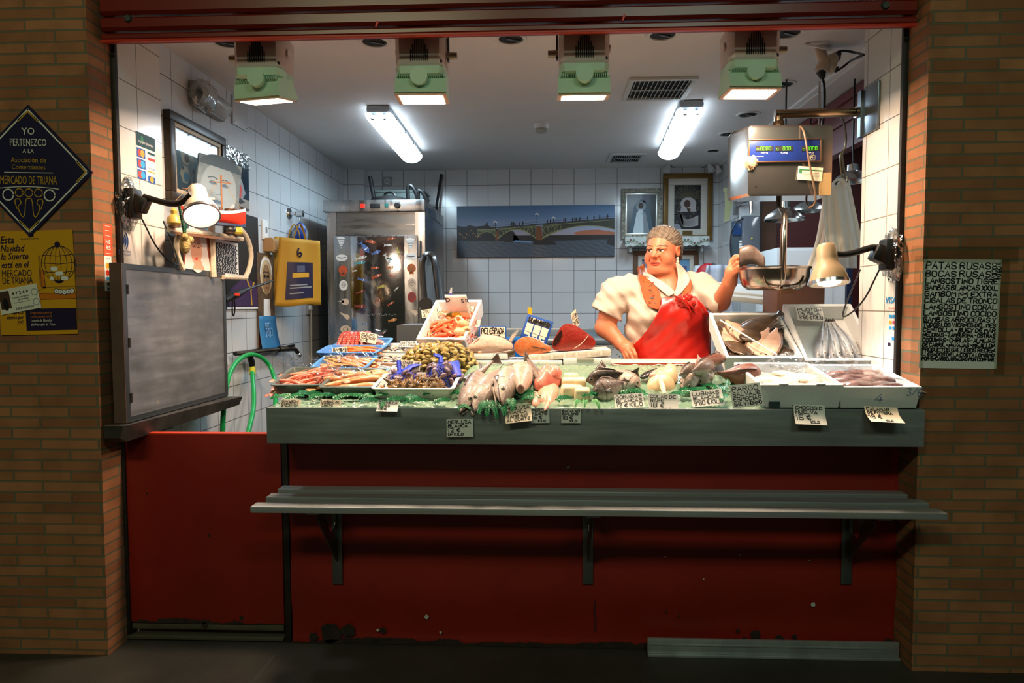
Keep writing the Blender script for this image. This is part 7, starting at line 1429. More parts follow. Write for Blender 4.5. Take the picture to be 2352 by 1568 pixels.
ptag('handwritten 15 euro tag hanging below the white tray of sea snails',867,920,916,945,FR+.002,[('CAÑAILLA',1),('VIVAS',1),('15 €',1.3)],1,-12,.02,tagw,0,5,sw=.0034)
ptag('folded 12 euro white hake tag hanging lowest on the steel apron',1025,962,1087,1003,FR,[('MERLUZA',1),('BLANCA',1),('12 €',1.35),('UN KILO',.8)],-1,-6,0,None,.05,6,sw=.004)
ptag('tilted cream hake tag offering slices, in front of the headless hake',1160,930,1221,969,FR-.004,[('MERLUZA',1.1),('BLANCA',1.1),('TAMBIEN',1),('AL CORTE',1)],-7,-10,.02,tagc,0,7,sw=.0036)
ptag('15 euro perch fillet tag partly covered by the tilted cream tag',1219,936,1262,971,FR+.003,[('PERCA',1.1),('FILETE',1),('15 €',1.4),('KILO',.8,.4,.5)],-1,-6,0,None,.05,8,sw=.0034)
ptag('18 euro cod loin tag hanging below the pale cod blocks',1289,938,1334,971,FR+.002,[('BACALAO',1),('EN LOMO',.9),('18 €',1.4),('KILO',.7,.45,.5)],0,-6,0,None,.06,9,sw=.0034)
ptag('12 euro bream tag lying under green fern below the silvery bream',1412,905,1478,937,-.178,[('DORADAS',1),('BLANCAS',1),('12 € KILO',1.2)],-4,-24,.01,tagw,0,10,sw=.0036)
ptag('18 euro monkfish tail tag below the ridged monkfish',1490,905,1557,944,-.175,[('COLAS DE',1),('RAPE',1),('18 €',1.4),('KILO',.6,.5,.4)],1,-18,.01,tagw,0,11,sw=.004)
ptag('tilted sea bass tag under the green fern beside the monkfish tag',1588,896,1660,932,-.16,[('LUBINAS',1),('BLANCAS',.9),("9'80 € KILO",1.3)],-6,-22,.01,tagw,0,12,sw=.004)
ptag('wild snapper tag leaning against the cuttlefish crate',1680,882,1750,933,-.2,[('PARGO',1.2),('SALVAJE',1),('ESPECIAS',1),('SAL Y HORNO',.9)],-6,-16,0,tagw,0,13,sw=.004)
ptag('15 euro cuttlefish tag hanging on the apron under the front foam crate',1823,930,1893,974,FR,[('CHOCOS D',1),('HUELVA',1),('15 €',1.5),('KILO',.7,.5,.4)],2,-8,.025,tagw,.02,14,sw=.004)
ptag('18 euro squid tag curling off the apron at the pillar end',1986,935,2060,971,FR,[('CALAMAR',1),('DE POTERA',.9),('18 €',1.4),('KILO',.6,.5,.4)],3,-14,.05,tagc,0,15,sw=.004)
ptag('small hake tag taped to the back wall of the tilted silver hake crate',1831,706,1890,736,.49,[('PIJOTON',1),('DE ISLA',.9),("9'80 € KILO",1.2)],2,-35,0,tagw,0,16,sw=.004)
ptag('blank white tag on the back rim of the sole crate',1727,729,1790,746,.56,[(' ',1)],2,-50,0,tagw,0,17)
ptag('octopus tag standing in the blue tray at the back',827,764,866,787,.66,[('PULPO',1),('COCIDO',1),("10 €",1)],10,-8,0,tagc,.04,18,sw=.0034)
ptag('white shrimp tag standing above the middle blue tray',763,797,799,820,.50,[('GAMBAS',1),('BLANCAS',1),('COCIDA',1)],-4,-8,0,tagc,.04,19,sw=.0032)
ptag('cooked prawn tag with a nine euro price above the mantis shrimps',743,816,783,837,.44,[('GAMBAS',.9),('COCIDAS',.9),("9'00 KG",1.2)],-2,-8,0,tagc,.03,20,sw=.0032)
ptag('prawn tag beside the nine euro tag above the mantis shrimps',784,821,826,841,.43,[('LANGOSTINO',.9),('CRUDO',.9),("12'00 KG",1.1)],5,-8,0,tagc,.03,21,sw=.003)
ptag('oyster tag lying at the back of the oyster tray',918,783,958,796,.68,[('OSTRAS',1),('GALLEGAS',1)],-3,-25,0,tagw,0,22,sw=.0032)
ptag('langoustine tag lying beside the net sack',868,841,912,857,.26,[('CIGALA',1),('COCIDA',1)],8,-30,.01,tagw,0,23,sw=.0032)
ptag('clam tag standing on the small blue net',922,828,966,849,.18,[('CHIRLAS',1),("9'80 KG",1.2)],6,-12,0,tagc,.03,24,sw=.0034)
ptag('price tag clipped on the high corner of the cooked prawn crate',968,709,1016,727,.86,[('COCIDOS',.8),("3'70 KG",1.2)],-7,-8,0,tagc,.02,25,sw=.0036)
ptag('crab stick tag on top of the packet in the cooked prawn crate',1036,692,1089,717,.84,[('BOLSA 2',1),('PALITOS',1),('2 CANGREJO',.9)],6,-12,.01,tagc,0,26,sw=.0036)
ptag('crab leg tag stuck in the cooked prawn crate',1069,734,1103,751,.73,[('PATAS',1),('RUSAS',1),('COCIDA',.8)],5,-15,.01,tagc,0,27,sw=.003)
ptag('thin white tag lying on the net sack',996,797,1031,805,.42,[('ALMEJAS',1)],0,-30,0,tagw,0,28,sw=.0025)
blf=mat('board_blue','#1f4fa0',.4);bcr=mat('board_cream','#e2cdb8',.5)
def pboard(label,c,w,h,roll,rz,draw,tilt=-6,stick=None):
 t=thing('price_board',label,'price board',c,(tilt,roll,rz));MB().box((0,0,0),(w,.006,h),bev=.003).build('frame',mat('frame_blue','#1d4a9c',.4),t);g=MB();draw(g,w,h);g.build('print',[bcr,ink,mat('reel_orange','#d9571f',.4),whitep],t,0)
 if stick:MB().cyl((-w*.2,.006,-h*.5-stick),(-w*.2,.006,-h*.4),.004).build('stick',steeld,t)
 return t
def sw_d(g,w,h):g.flat(rect(-w*.46,-h*.45,w*.46,h*.44),-.0042);g.m(1);strokes(g,'PEZ ESPADA',lambda x,y:Vector((x,-.005,y)),-w*.42,h*.06,w*.84,h*.32,.005,.06,3);strokes(g,'FRESCO',lambda x,y:Vector((x,-.005,y)),-w*.25,-h*.38,w*.5,h*.32,.0045,.06,4)
pboard('blue-framed swordfish price board behind the swordfish slab',at(1132,768,.56),.135,.085,0,0,sw_d,-6,.1)
def sa_d(g,w,h):
 g.flat(rect(-w*.4,h*.2,w*.42,h*.4),-.0042)
 for x in(-.42,-.12,.16):g.flat(rect(w*x,-h*.18,w*(x+.25),h*.16),-.0042);g.flat(rect(w*x,-h*.3,w*(x+.22),-h*.2),-.0042)
 g.m(1);strokes(g,'SALMON NORUEGO',lambda x,y:Vector((x,-.005,y)),-w*.4,h*.22,w*.8,h*.16,.006,.06,5)
 for i in range(4):x,z=w*(-.2+.14*i),-h*.39;g.m(3).flat(circ(x,z,.007,10,0,360,.01),-.0044);g.m(2).flat(circ(x,z,.004,8,0,360,.007),-.0048)
 g.m(3).flat(circ(w*.34,-h*.38,.008,8,0,360,.005),-.0044)
t=pboard('tilted blue price board with orange number reels behind the salmon cut',at(1233,757,.54),.135,.125,18,0,sa_d,-8,.04)
p=at(1217,718,.56);t=thing('knife_handle','yellow knife handle standing up behind the tilted blue board','knife',p);MB().tube([(.004,0,-.055),(.0,0,-.01),(-.002,0,.026)],[.011,.0125,.01],10).build('grip',mat('grip_yellow','#d59a12',.4),t);MB().box((.006,0,-.12),(.02,.003,.14)).build('blade',chrome,t)
t=ptag('narrow white tag seen edge on behind the tuna block',1306,714,1336,752,.60,[('ATUN',1),("24'00",1)],-24,-4,0,tagc,0,29,rz=62,sw=.004)
t=thing('blue_tub','bright blue plastic tub edge behind the swordfish board','tub',(at(1172,770,.72).x,.72,at(1172,784,.72).z-.06));MB().loft([[Vector((x*k,y*k+.1,z))for x,y in((-.11,-.08),(.11,-.08),(.11,.08),(-.11,.08))]for k,z in((.85,-.06),(1,.075),(.95,.075),(.82,-.05))]).build('body',mat('tub_blue','#0f62b8',.35),t);MB().box((0,.02,.07),(.24,.02,.02),bev=.006).build('rim',mat('tub_blue'),t)
t=thing('fish_tail_slice','grey pointed fish tail piece between the two blue boards','fish cut',at(1172,776,.52));MB().prism([(-.02,-.03),(.0,-.035),(.042,.035),(.036,.042),(.01,.02)],.012).build('skin',wet('skin_silver','#9a9c9e'),t);MB().prism([(-.018,-.028),(-.002,-.03),(.03,.02),(.01,.016)],.002,Matrix.Translation((0,-.002,0))).build('flesh',wet('flesh_grey','#c9b5a6'),t)
t=thing('steel_arch','bent stainless steel arch with a black knob behind the prawn crate','steel arch',(0,0,0));ya=1.25;q=[at(x,y,ya)for x,y in((982,740),(972,640),(970,600),(978,587),(990,585),(998,592),(1004,640),(1016,740))]
MB().tube(chaikin(q,2),.022,8,flat=2.6,up=(0,1,0)).build('arch',mat('arch_steel','#a3a6a8',.25,1.0),t);p=at(978,698,ya-.07);MB().cyl(p,p+Vector((0,-.03,0)),.04,.036,20).build('knob',blackm,t);p=at(999,745,ya);MB().box2((p.x-.2,ya-.15,ZF),(p.x+.2,ya+.3,p.z)).build('base',mat('base_steel','#6d7274',.4,.8),t)
t=thing('marker_pen','grey marker pen with a blue cap standing behind the prawn crate','pen',(0,0,0));y_=.9;MB().tube([at(1030,720,y_),at(1034,684,y_)],.009,10).build('barrel',mat('pen_grey','#9aa0a4',.4),t);MB().tube([at(1034,684,y_),at(1035,674,y_)],.010,10).build('cap_band',mat('pen_cap_blue','#23308c',.4),t);MB().tube([at(1035,674,y_),at(1037,660,y_)],[.009,.005],10).build('cap',mat('pen_grey'),t);MB().cyl(at(1030,720,y_),at(1029,790,y_),.012).build('holder',black,t)
# plastic fern
fern=mat('fern_green','#0f7a45',.35,noise=(40,.6,'#0a4d2c'));fern2=mat('fern_pale','#5fae62',.35)
def frond(label,base,tip,droop,n,lw,seed,m_=None,group='green plastic fern fronds along the counter edge'):
 base,tip=Vector(base),Vector(tip);t=thing('fern_frond',label,'plastic fern',base,(0,0,0),group);d=tip-base;L=d.length;rn=random.Random(seed)
 side_=d.cross(Vector((0,-.5,1))).normalized();P=lambda u:d*u+Vector((0,0,droop*math.sin(math.pi*u*.8)))
 MB().tube([P(i/10)for i in range(11)],[.0022,.0006],5).build('stem',fern,t);b=MB()
 for i in range(n):
  u=.12+.86*i/n;c=P(u);ln=lw*(1-.75*u)*rn.uniform(.85,1.1)
  for s in(-1,1):
   ax=(side_*s+d.normalized()*.55).normalized();up=Vector((0,rn.uniform(-.1,.1),rn.uniform(-.2,.25)));wv=d.normalized()*(L/n*.8)
   e=c+ax*ln+up*ln*.5;mid=c+ax*ln*.5+up*ln*.4+Vector((0,0,.003));b.add([c,mid-wv,e,mid+wv,mid+Vector((0,0,.0022))],[(0,1,4),(1,2,4),(2,3,4),(3,0,4)])
 b.build('leaflets',m_ or fern,t,0);return t
rf=random.Random(12)
labs='green plastic fern frond tucked along the counter edge among the tags'
for i,(x0,y0,x1,y1)in enumerate(((650,918,700,915),(705,916,750,914),(760,918,810,914),(880,922,940,924),(915,926,985,928),(985,932,1035,925),(1275,918,1315,922),(1400,905,1345,912),(1420,902,1475,908),(1490,906,1440,900),(1560,902,1600,912),(1575,905,1535,915),(1640,893,1690,890),(1660,895,1610,890),(1665,905,1655,930),(1690,888,1735,880),(825,920,870,928))):
 a,b=ond(x0,y0,.028),ond(x1,y1,.022);a.y=max(a.y,-.17);b.y=max(b.y,-.2);frond(labs,a,b,.014,8,.026,i)
for i in range(26):
 x0=rf.uniform(640,1720);y0=rf.uniform(898,914)-(12 if x0>1400 else 0);sg=rf.choice((-1,1));a,b=ond(x0,y0,.026),ond(x0+sg*rf.uniform(35,55),y0+rf.uniform(4,16),.02);a.y=max(a.y,-.165);b.y=max(b.y,-.2);frond(labs,a,b,.012,8,.024,90+i)
for i,(x0,y0,x1,y1,lab)in enumerate(((1118,920,1098,962,'green fern frond drooping over the apron beside the first hake tag'),(1120,918,1118,968,'long green fern frond hanging down beside the lowest price tag'),(1130,918,1142,972,'longest green fern frond hanging down over the apron between two hake tags'),(1150,925,1160,965,'green fern frond overlapping the tilted cream hake tag'),(1172,915,1178,955,'green fern frond with round leaves in front of the third hake'),(1080,935,1050,950,'green fern frond over the folded hake tag'),(1330,920,1322,943,'pale-tipped fern frond over the cod loin tag'),(1345,920,1343,945,'pale-tipped fern frond beside the cod loin tag'),(1362,918,1378,950,'pale-tipped fern frond reaching onto the apron right of the cod tag'),(1672,905,1672,880,'upright fern frond against the brown snapper'),(880,922,878,950,'dark fern tip hanging below the sea snail tag'),(1215,912,1218,930,'small fern frond beside the perch fillets'))):
 a,b=at(x0,y0,-.19),at(x1,y1,-.24 if y1>y0 else-.12);frond(lab,a,b,.02,10,.028 if i<6 else .02,50+i,fern2 if 6<=i<=8 else fern,'green plastic fern fronds hanging over the apron')
# the fishmonger
def smin(a,b,k):h=np.clip(.5+.5*(b-a)/k,0,1);return b+(a-b)*h-k*h*(1-h)
class Sdf:
 def __init__(s):s.it=[]
 def ell(s,c,r,k=.02,M_=None,sub=False):s.it.append(('e',np.array(c,float),np.array(r,float),k,None if M_ is None else np.array(M_.to_3x3()),sub));return s
 def cap(s,a,b,r1,r2,k=.02,flat=None,sub=False):s.it.append(('c',np.array(a,float),np.array(b,float),(r1,r2),k,flat,sub));return s
 def __call__(s,P):
  d=None
  for q in s.it:
   if q[0]=='e':
    v=P-q[1]
    if q[4]is not None:v=v@q[4]
    k0=np.sqrt(((v/q[2])**2).sum(1))+1e-9;k1=np.sqrt(((v/q[2]**2)**2).sum(1))+1e-9;e=k0*(k0-1)/k1;k,sub=q[3],q[5]
   else:
    a,b,(r1,r2),k,fl,sub=q[1:];ab=b-a;t=np.clip(((P-a)@ab)/(ab@ab),0,1);v=P-a-t[:,None]*ab
    if fl is not None:n_,f=fl;n_=np.array(n_,float);v=v+(v@n_)[:,None]*n_*(f-1)
    e=np.sqrt((v*v).sum(1))-(r1+(r2-r1)*t)
   d=e if d is None else(-smin(-d,e,k)if sub else smin(d,e,k))
  return d
def surf(f,lo,hi,h,it=2):
 0
 lo=np.array(lo,float);n=np.ceil((np.array(hi)-lo)/h).astype(int)+1;ax=[lo[i]+np.arange(n[i])*h for i in range(3)]
 G=np.stack(np.meshgrid(*ax,indexing='ij'),-1).reshape(-1,3);V=np.empty(len(G))
 for i in range(0,len(G),400000):V[i:i+400000]=f(G[i:i+400000])
 V=V.reshape(n);S=V<0;c=[slice(0,-1),slice(1,None)]
 cor=[(i,j,k)for i in(0,1)for j in(0,1)for k in(0,1)];cnt=sum(S[c[i],c[j],c[k]].astype(int)for i,j,k in cor);act=(cnt>0)&(cnt<8)
 idx=-np.ones(act.shape,int);ii=np.argwhere(act);idx[act]=np.arange(len(ii));acc=np.zeros((len(ii),3));m=np.zeros(len(ii))
 for a in cor:
  for d in range(3):
   if a[d]:continue
   b=list(a);b[d]=1;va=V[ii[:,0]+a[0],ii[:,1]+a[1],ii[:,2]+a[2]];vb=V[ii[:,0]+b[0],ii[:,1]+b[1],ii[:,2]+b[2]];x=(va<0)!=(vb<0);t=np.where(x,va/np.where(x,va-vb,1),0);p=np.tile(np.array(a,float),(len(ii),1));p[:,d]+=t;acc+=p*x[:,None];m+=x
 P=lo+(ii+acc/m[:,None])*h;F_=[]
 for d in range(3):
  u,v=(d+1)%3,(d+2)%3;sl=[slice(None)]*3;s0=list(sl);s1=list(sl);s0[d]=slice(0,-1);s1[d]=slice(1,None);A,B=S[tuple(s0)],S[tuple(s1)];ed=np.argwhere(A!=B)
  ok=(ed[:,u]>0)&(ed[:,v]>0)&(ed[:,u]<n[u]-1)&(ed[:,v]<n[v]-1);ed=ed[ok];du,dv=np.eye(3,dtype=int)[u],np.eye(3,dtype=int)[v]
  q=np.stack([idx[tuple((ed-du-dv).T)],idx[tuple((ed-dv).T)],idx[tuple(ed.T)],idx[tuple((ed-du).T)]],1);fl=~A[tuple(ed.T)];q[fl]=q[fl][:,::-1];F_.append(q)
 for _ in range(it):
  d=f(P);e=5e-4;g=np.stack([f(P+np.eye(3)[i]*e)-d for i in range(3)],1)/e;P=P-np.clip(d,-h,h)[:,None]*g/np.maximum((g*g).sum(1),.2)[:,None]
 return P,np.concatenate(F_)
def npmesh(mb,P,F_,cols=None):
 b=len(mb.v);mb.v+=[tuple(p)for p in P];mb.c+=[tuple(c)for c in cols]if cols is not None else[(1,1,1,1)]*len(P);mb.f+=[tuple(int(i)+b for i in q)for q in F_];mb.mi+=[mb.k]*len(F_)
YW=.86
W_=lambda px,py,dy=0.0:np.array(at(px,py,YW+dy))
wo=thing('person','woman in white blouse and red apron, hand on hip, holding fish over the weighing pan','person',(0,0,0))
hc=Vector(W_(1521,573));HM=Matrix.Translation(hc)@Matrix.Rotation(R(-34),4,'Z')@Matrix.Rotation(R(7),4,'X')@Matrix.Rotation(R(3),4,'Y')@Matrix.Diagonal((1.0,.97,.92,1))
hd=Sdf()
hd.ell((0,.012,.035),(.079,.096,.09),.01).ell((0,-.02,-.025),(.07,.082,.085),.03).ell((0,-.03,-.076),(.064,.054,.044),.03)
hd.ell((.041,-.048,-.05),(.037,.036,.038),.02).ell((-.041,-.048,-.05),(.037,.036,.038),.02).ell((0,-.074,-.098),(.026,.02,.018),.02).ell((0,-.04,-.116),(.066,.052,.034),.025)
hd.ell((0,-.080,.012),(.055,.02,.014),.014).cap((0,-.088,.012),(0,-.110,-.028),.0095,.0135,.012).ell((.013,-.097,-.032),(.010,.011,.009),.007).ell((-.013,-.097,-.032),(.010,.011,.009),.007)
for s in(-1,1):hd.ell((s*.031,-.094,.002),(.019,.012,.013),.008,None,True).ell((s*.031,-.078,.002),(.0145,.0125,.0125),.003).ell((s*.031,-.0815,.0085),(.018,.0115,.006),.004).ell((s*.031,-.080,-.0085),(.016,.010,.0045),.004).ell((s*.084,.014,-.008),(.011,.021,.034),.006).ell((s*.088,.008,-.006),(.006,.012,.02),.004,None,True)
hd.ell((0,-.088,-.0665),(.027,.017,.0075),.005).ell((0,-.087,-.0775),(.024,.017,.0085),.005).ell((0,-.107,-.0722),(.021,.012,.0022),.003,None,True).cap((.007,-.096,-.052),(.007,-.096,-.056),.002,.002,.004,None,True)
for s in(-1,1):hd.cap((s*.024,-.094,-.036),(s*.036,-.078,-.07),.0035,.003,.01,None,True)
nb_=np.array(W_(1520,660,.0));iM=np.array(HM.inverted())
def headf(P):return hd(P@iM[:3,:3].T+iM[:3,3])*.98
body=Sdf()
sL,sR=W_(1414,674,.02),W_(1604,660,.0)
eR_,wR_=W_(1390,752,.02),W_(1428,790,-.04)
eL_,wL_=W_(1655,692,-.16),W_(1676,648,-.33)
body.cap(W_(1530,615,.02),W_(1530,660,.03),.068,.085,.04).ell(W_(1524,690,.03),(.175,.115,.11),.05)
body.cap(sL,eR_,.068,.052,.03).cap(eR_,wR_,.053,.034,.02).cap(sR,eL_,.062,.046,.03).cap(eL_,wL_,.047,.033,.02)
body.ell(W_(1530,760,.05),(.20,.15,.2),.06).ell(W_(1535,850,.05),(.22,.17,.2),.06)
for s in(-1,1):body.cap(W_(1535+s*45,880,.05),(W_(1535+s*45,880,.05)[0],YW+.05,.75),.12,.08,.05).cap((W_(1535+s*45,880)[0],YW+.05,.75),(W_(1535+s*42,880)[0],YW+.04,ZF+.1),.075,.05,.03).cap((W_(1535+s*42,880)[0],YW+.06,ZF+.05),(W_(1535+s*42,880)[0],YW-.1,ZF+.035),.045,.032,.03)
full=lambda P:smin(headf(P),body(P),.025)
mb=MB()
skin=np.array(lin('#cf7d5a')[:3]);lipc=np.array(lin('#cc3c22')[:3]);dkb=np.array(lin('#2c201c')[:3]);wht=np.array(lin('#e8e2da')[:3]);blush=np.array(lin('#cf5f42')[:3])
def facecol(P):
 Q=P@iM[:3,:3].T+iM[:3,3];C=np.tile(skin,(len(P),1));x,y,z=Q.T;fr=(y<-.045)&(z>-.14)&(z<.12)
 def blend(w,c):nonlocal C;w=np.clip(w,0,1)[:,None];C=C*(1-w)+c*w
 for s in(-1,1):blend(fr*.55*np.exp(-(((x-s*.045)/.026)**2+((z+.04)/.024)**2)),blush)
 blend(fr*.4*np.exp(-((x/.016)**2+((z+.03)/.016)**2)),blush)
 lp=(x/(.0275))**2+((z+.072)/(.0125))**2;blend(fr*(lp<1)*(y<-.07)*1.0,lipc);blend(fr*(np.abs(x)<.022)*(np.abs(z+.0715)<.0026),dkb)
 for s in(-1,1):
  X=(x-s*.031)*s;eye_=(X/.0155)**2+((z-.001)/.0062)**2
  blend(fr*(eye_<1)*1.0,wht);blend(fr*(((x-s*.031+.004)/.0085)**2+((z+.001)/.0075)**2<1)*(eye_<1),dkb)
  blend(fr*(np.abs(z-.0075+(X/.018)**2*.005)<.003)*(np.abs(X)<.019),dkb);blend(.6*fr*(np.abs(z+.0065-(X/.018)**2*.004)<.0013)*(np.abs(X)<.015),dkb)
  blend(.85*fr*(np.abs(z-.0275+(X/.03)**2*.009-.002*X/.02)<.0036)*(X>-.02)*(X<.028),dkb)
 for s in(-1,1):blend(fr*(((x-s*.007)/.004)**2+((z+.0395)/.0025)**2<1),dkb*2)
 return np.concatenate([C,np.ones((len(P),1))],1)
P,Fq=surf(full,hc+Vector((-.22,-.17,-.33)),hc+Vector((.22,.19,.16)),.0034);npmesh(mb,P,Fq,facecol(P))
def limb(P_):return np.tile(np.append(skin,1),(len(P_),1))
def fingers(sd,chains,k=.006):
 for ch,r0,r1 in chains:
  for i in range(len(ch)-1):a=r0+(r1-r0)*i/(len(ch)-1);b=r0+(r1-r0)*(i+1)/(len(ch)-1);sd.cap(ch[i],ch[i+1],a,b,k if i==0 else .003)
hR=Sdf();hR.cap(eR_,wR_,.053,.034,.02);V3=lambda px,py,dy:W_(px,py,dy)
hR.cap(wR_,V3(1440,800,-.075),.032,.03,.02).ell(V3(1441,802,-.08),(.036,.03,.04),.018)
fingers(hR,[([V3(1446,797,-.10),V3(1455,804,-.135),V3(1460,815,-.15),V3(1462,825,-.15)],.0115,.009),([V3(1442,803,-.105),V3(1449,813,-.135),V3(1454,824,-.145),V3(1456,834,-.14)],.0118,.009),([V3(1437,808,-.10),V3(1443,819,-.125),V3(1447,829,-.13),V3(1449,838,-.125)],.0112,.0085),([V3(1432,810,-.09),V3(1436,820,-.105),V3(1439,828,-.11),V3(1441,835,-.105)],.0098,.0078),([V3(1438,792,-.06),V3(1450,790,-.04),V3(1459,796,-.02)],.0135,.010)])
P,Fq=surf(lambda q:hR(q),np.minimum(eR_,wR_)-[.06,.16,.14],np.maximum(eR_,wR_)+[.12,.07,.07],.0042);npmesh(mb,P,Fq,limb(P))
hL=Sdf();hL.cap(eL_,wL_,.047,.032,.02);pm=V3(1681,622,-.36);hL.cap(wL_,pm,.03,.028,.02).ell(V3(1680,628,-.355),(.028,.03,.042),.018)
fingers(hL,[([V3(1683,610,-.37),V3(1690,596,-.40),V3(1698,590,-.42),V3(1706,590,-.43)],.0112,.0088),([V3(1685,615,-.38),V3(1695,604,-.415),V3(1703,600,-.43),V3(1711,601,-.435)],.0115,.009),([V3(1686,622,-.385),V3(1697,613,-.42),V3(1705,611,-.43),V3(1711,613,-.43)],.011,.0086),([V3(1686,629,-.38),V3(1695,622,-.41),V3(1702,621,-.42),V3(1707,623,-.42)],.0095,.0076),([V3(1677,615,-.335),V3(1680,600,-.33),V3(1688,590,-.335),V3(1695,588,-.35)],.013,.0098)])
P,Fq=surf(lambda q:hL(q),np.minimum(eL_,wL_)-[.06,.17,.06],np.maximum(eL_,wL_)+[.12,.07,.18],.0042);npmesh(mb,P,Fq,limb(P))
P,Fq=surf(lambda q:body(q),(W_(1330,700)[0],YW-.35,ZF),(W_(1690,700)[0],YW+.33,W_(1500,672)[2]),.013);keep=(P[:,2]<W_(1500,690)[2]);npmesh(mb,P,Fq,limb(P))
mb.build('body',mat('skin',rough=.42,vcol=True,sss=.12),wo,80)
sh_=Sdf()
sh_.ell(W_(1520,672,.045),(.20,.115,.085),.05).ell(W_(1524,700,.03),(.195,.14,.12),.05).ell(W_(1530,760,.05),(.225,.172,.2),.06).ell(W_(1537,850,.05),(.24,.19,.2),.06)
sh_.ell(W_(1490,722,-.06),(.10,.085,.085),.05).ell(W_(1570,722,-.06),(.10,.085,.085),.05)
hemR=W_(1390,720,.02);hemL=W_(1653,690,-.14)
sh_.cap(W_(1450,658,.03),sL,.068,.078,.05).cap(sL,hemR,.078,.088,.04).cap(W_(1590,652,.03),sR,.068,.074,.05).cap(sR,hemL,.074,.078,.04)
sh_.cap(W_(1532,600,.0),W_(1533,655,-.02),.055,.082,.015,None,True)
def pln(P,p,n):return(P-p)@(np.array(n,float)/np.linalg.norm(n))
dR,dL=hemR-sL,hemL-sR
def blouse(P):
 d=sh_(P);x,y,z=P.T
 d=d+.0045*np.sin(z*60+x*32)*np.sin(x*45-z*20)+.003*np.sin(x*95+z*80)
 arm=np.where(x<sL[0]+.03,pln(P,hemR,dR+np.array([0,0,-.02])),-9);d=np.maximum(d,np.where((x<W_(1432,700)[0]),pln(P,hemR,dR),-9));d=np.maximum(d,np.where(x>W_(1640,700)[0]-.03,pln(P,hemL,dL),-9))
 v=np.maximum(pln(P,W_(1548,672,-.1),(-1.0,.25,-.62))*0-1,-1)
 q=W_(1547,672);w_=(z-q[2])*.36;nk=np.maximum(np.abs(x-(q[0]-(z-q[2])*.14))-w_,y-(YW+.0));nk=np.maximum(nk,q[2]-z);return np.maximum(d,-nk)
b=MB();P,Fq=surf(blouse,(W_(1345,700)[0],YW-.32,W_(1500,850)[2]),(W_(1672,700)[0],YW+.28,W_(1500,600)[2]+.02),.0075,1);npmesh(b,P,Fq);cloth=mat('blouse_white','#cbbcae',.8,noise=(9,.3,'#b9a99a'),bump=(14,.5));b.build('blouse',cloth,wo,80)
tr=MB();P,Fq=surf(lambda q:body(q)-.012,(W_(1400,800)[0],YW-.3,ZF),(W_(1680,800)[0],YW+.33,W_(1500,812)[2]),.016,1);npmesh(tr,P,Fq);tr.build('trousers',mat('trousers_pale','#b9b3a8',.8),wo,80)
def drape(outline,off,n=28,m=30,fnz=None,f=None,wob=0.0,col=None):
 0
 L,Rr=[chaikin([(a,b_,0)for a,b_ in e],2)for e in outline];f=f or sh_
 def ip(A,v):t=v*(len(A)-1);i=min(int(t),len(A)-2);return A[i].lerp(A[i+1],t-i)
 px=np.array([[ip(L,j/m).lerp(ip(Rr,j/m),i/n)[:2]for i in range(n+1)]for j in range(m+1)]).reshape(-1,2);D=np.array([ray(*p)for p in px]);D/=np.linalg.norm(D,axis=1)[:,None];T=np.full(len(D),3.1);C=np.array(CAM)
 for _ in range(70):T=np.minimum(T+np.clip(f(C+D*T[:,None])-off,-.05,.1)*.8,4.1)
 A=T.reshape(m+1,n+1)
 for _ in range(3):
  B=A.copy();B[1:-1,1:-1]=(A[1:-1,1:-1]*2+A[:-2,1:-1]+A[2:,1:-1]+A[1:-1,:-2]+A[1:-1,2:])/6;A=np.minimum(A,B)
 P=C+D*A.reshape(-1)[:,None]
 if wob:P[:,1]+=wob*np.sin(px[:,0]*.16+px[:,1]*.07)*np.sin(px[:,1]*.11)
 q=MB();q.v=[tuple(p)for p in P];q.c=[(1,1,1,1)]*len(P);w=n+1;q.f=[(j*w+i,(j+1)*w+i,(j+1)*w+i+1,j*w+i+1)for j in range(m)for i in range(n)];q.mi=[0]*len(q.f);return q
apr=mat('apron_red','#b51c10',.38,noise=(4,.35,'#b01a10'),coat=.25,bump=(6,.15));stp=mat('strap_rust','#a8501e',.7,noise=(22,.5,'#8d3f18'))
ap=drape(([(1519,684),(1518,700),(1508,724),(1491,753),(1470,778),(1453,793),(1455,830),(1455,880)],[(1598,680),(1607,688),(1618,704),(1631,726),(1632,760),(1632,800),(1631,830),(1630,880)]),.016,36,40,wob=.003);ap.build('apron',apr,wo,80,solid=.004)
st=drape(([(1464,615),(1468,640),(1474,670),(1480,690),(1490,706),(1508,710)],[(1480,605),(1487,640),(1503,655),(1514,668),(1518,684),(1516,710)]),.012,12,24);so=st.build('strap',stp,wo,80,solid=.004)
g=MB();rn=random.Random(3);fl3=[]
for i in range(20):fl3 .append((1476+rn.random()*22+9*(i/20),630+i*3.6+rn.random()*4))
D=np.array([ray(*p)for p in fl3]);D/=np.linalg.norm(D,axis=1)[:,None];T=np.full(len(D),3.1);C=np.array(CAM)
for _ in range(60):T=T+np.clip(sh_(C+D*T[:,None])-.0165,-.05,.1)*.8
FM=[mat('flower_ochre','#b5702f',.8),mat('flower_wine','#96452f',.8),mat('flower_slate','#6d5a5c',.8),mat('flower_leaf','#8d5f2c',.8)]
for i,(d,t_)in enumerate(zip(D,T)):MB().sphere(C+d*t_,(.0045+.003*(i%3),.0006,.0045),n=8,m=5).build('flower',FM[i%4],so,80)
s2_=drape(([(1586,640),(1578,655),(1570,668),(1562,682)],[(1589,650),(1588,664),(1586,676),(1580,684)]),.012,8,12);s2_.build('strap',stp,wo,80,solid=.004)
p=Vector(W_(1571,691,-.165));kn=MB()
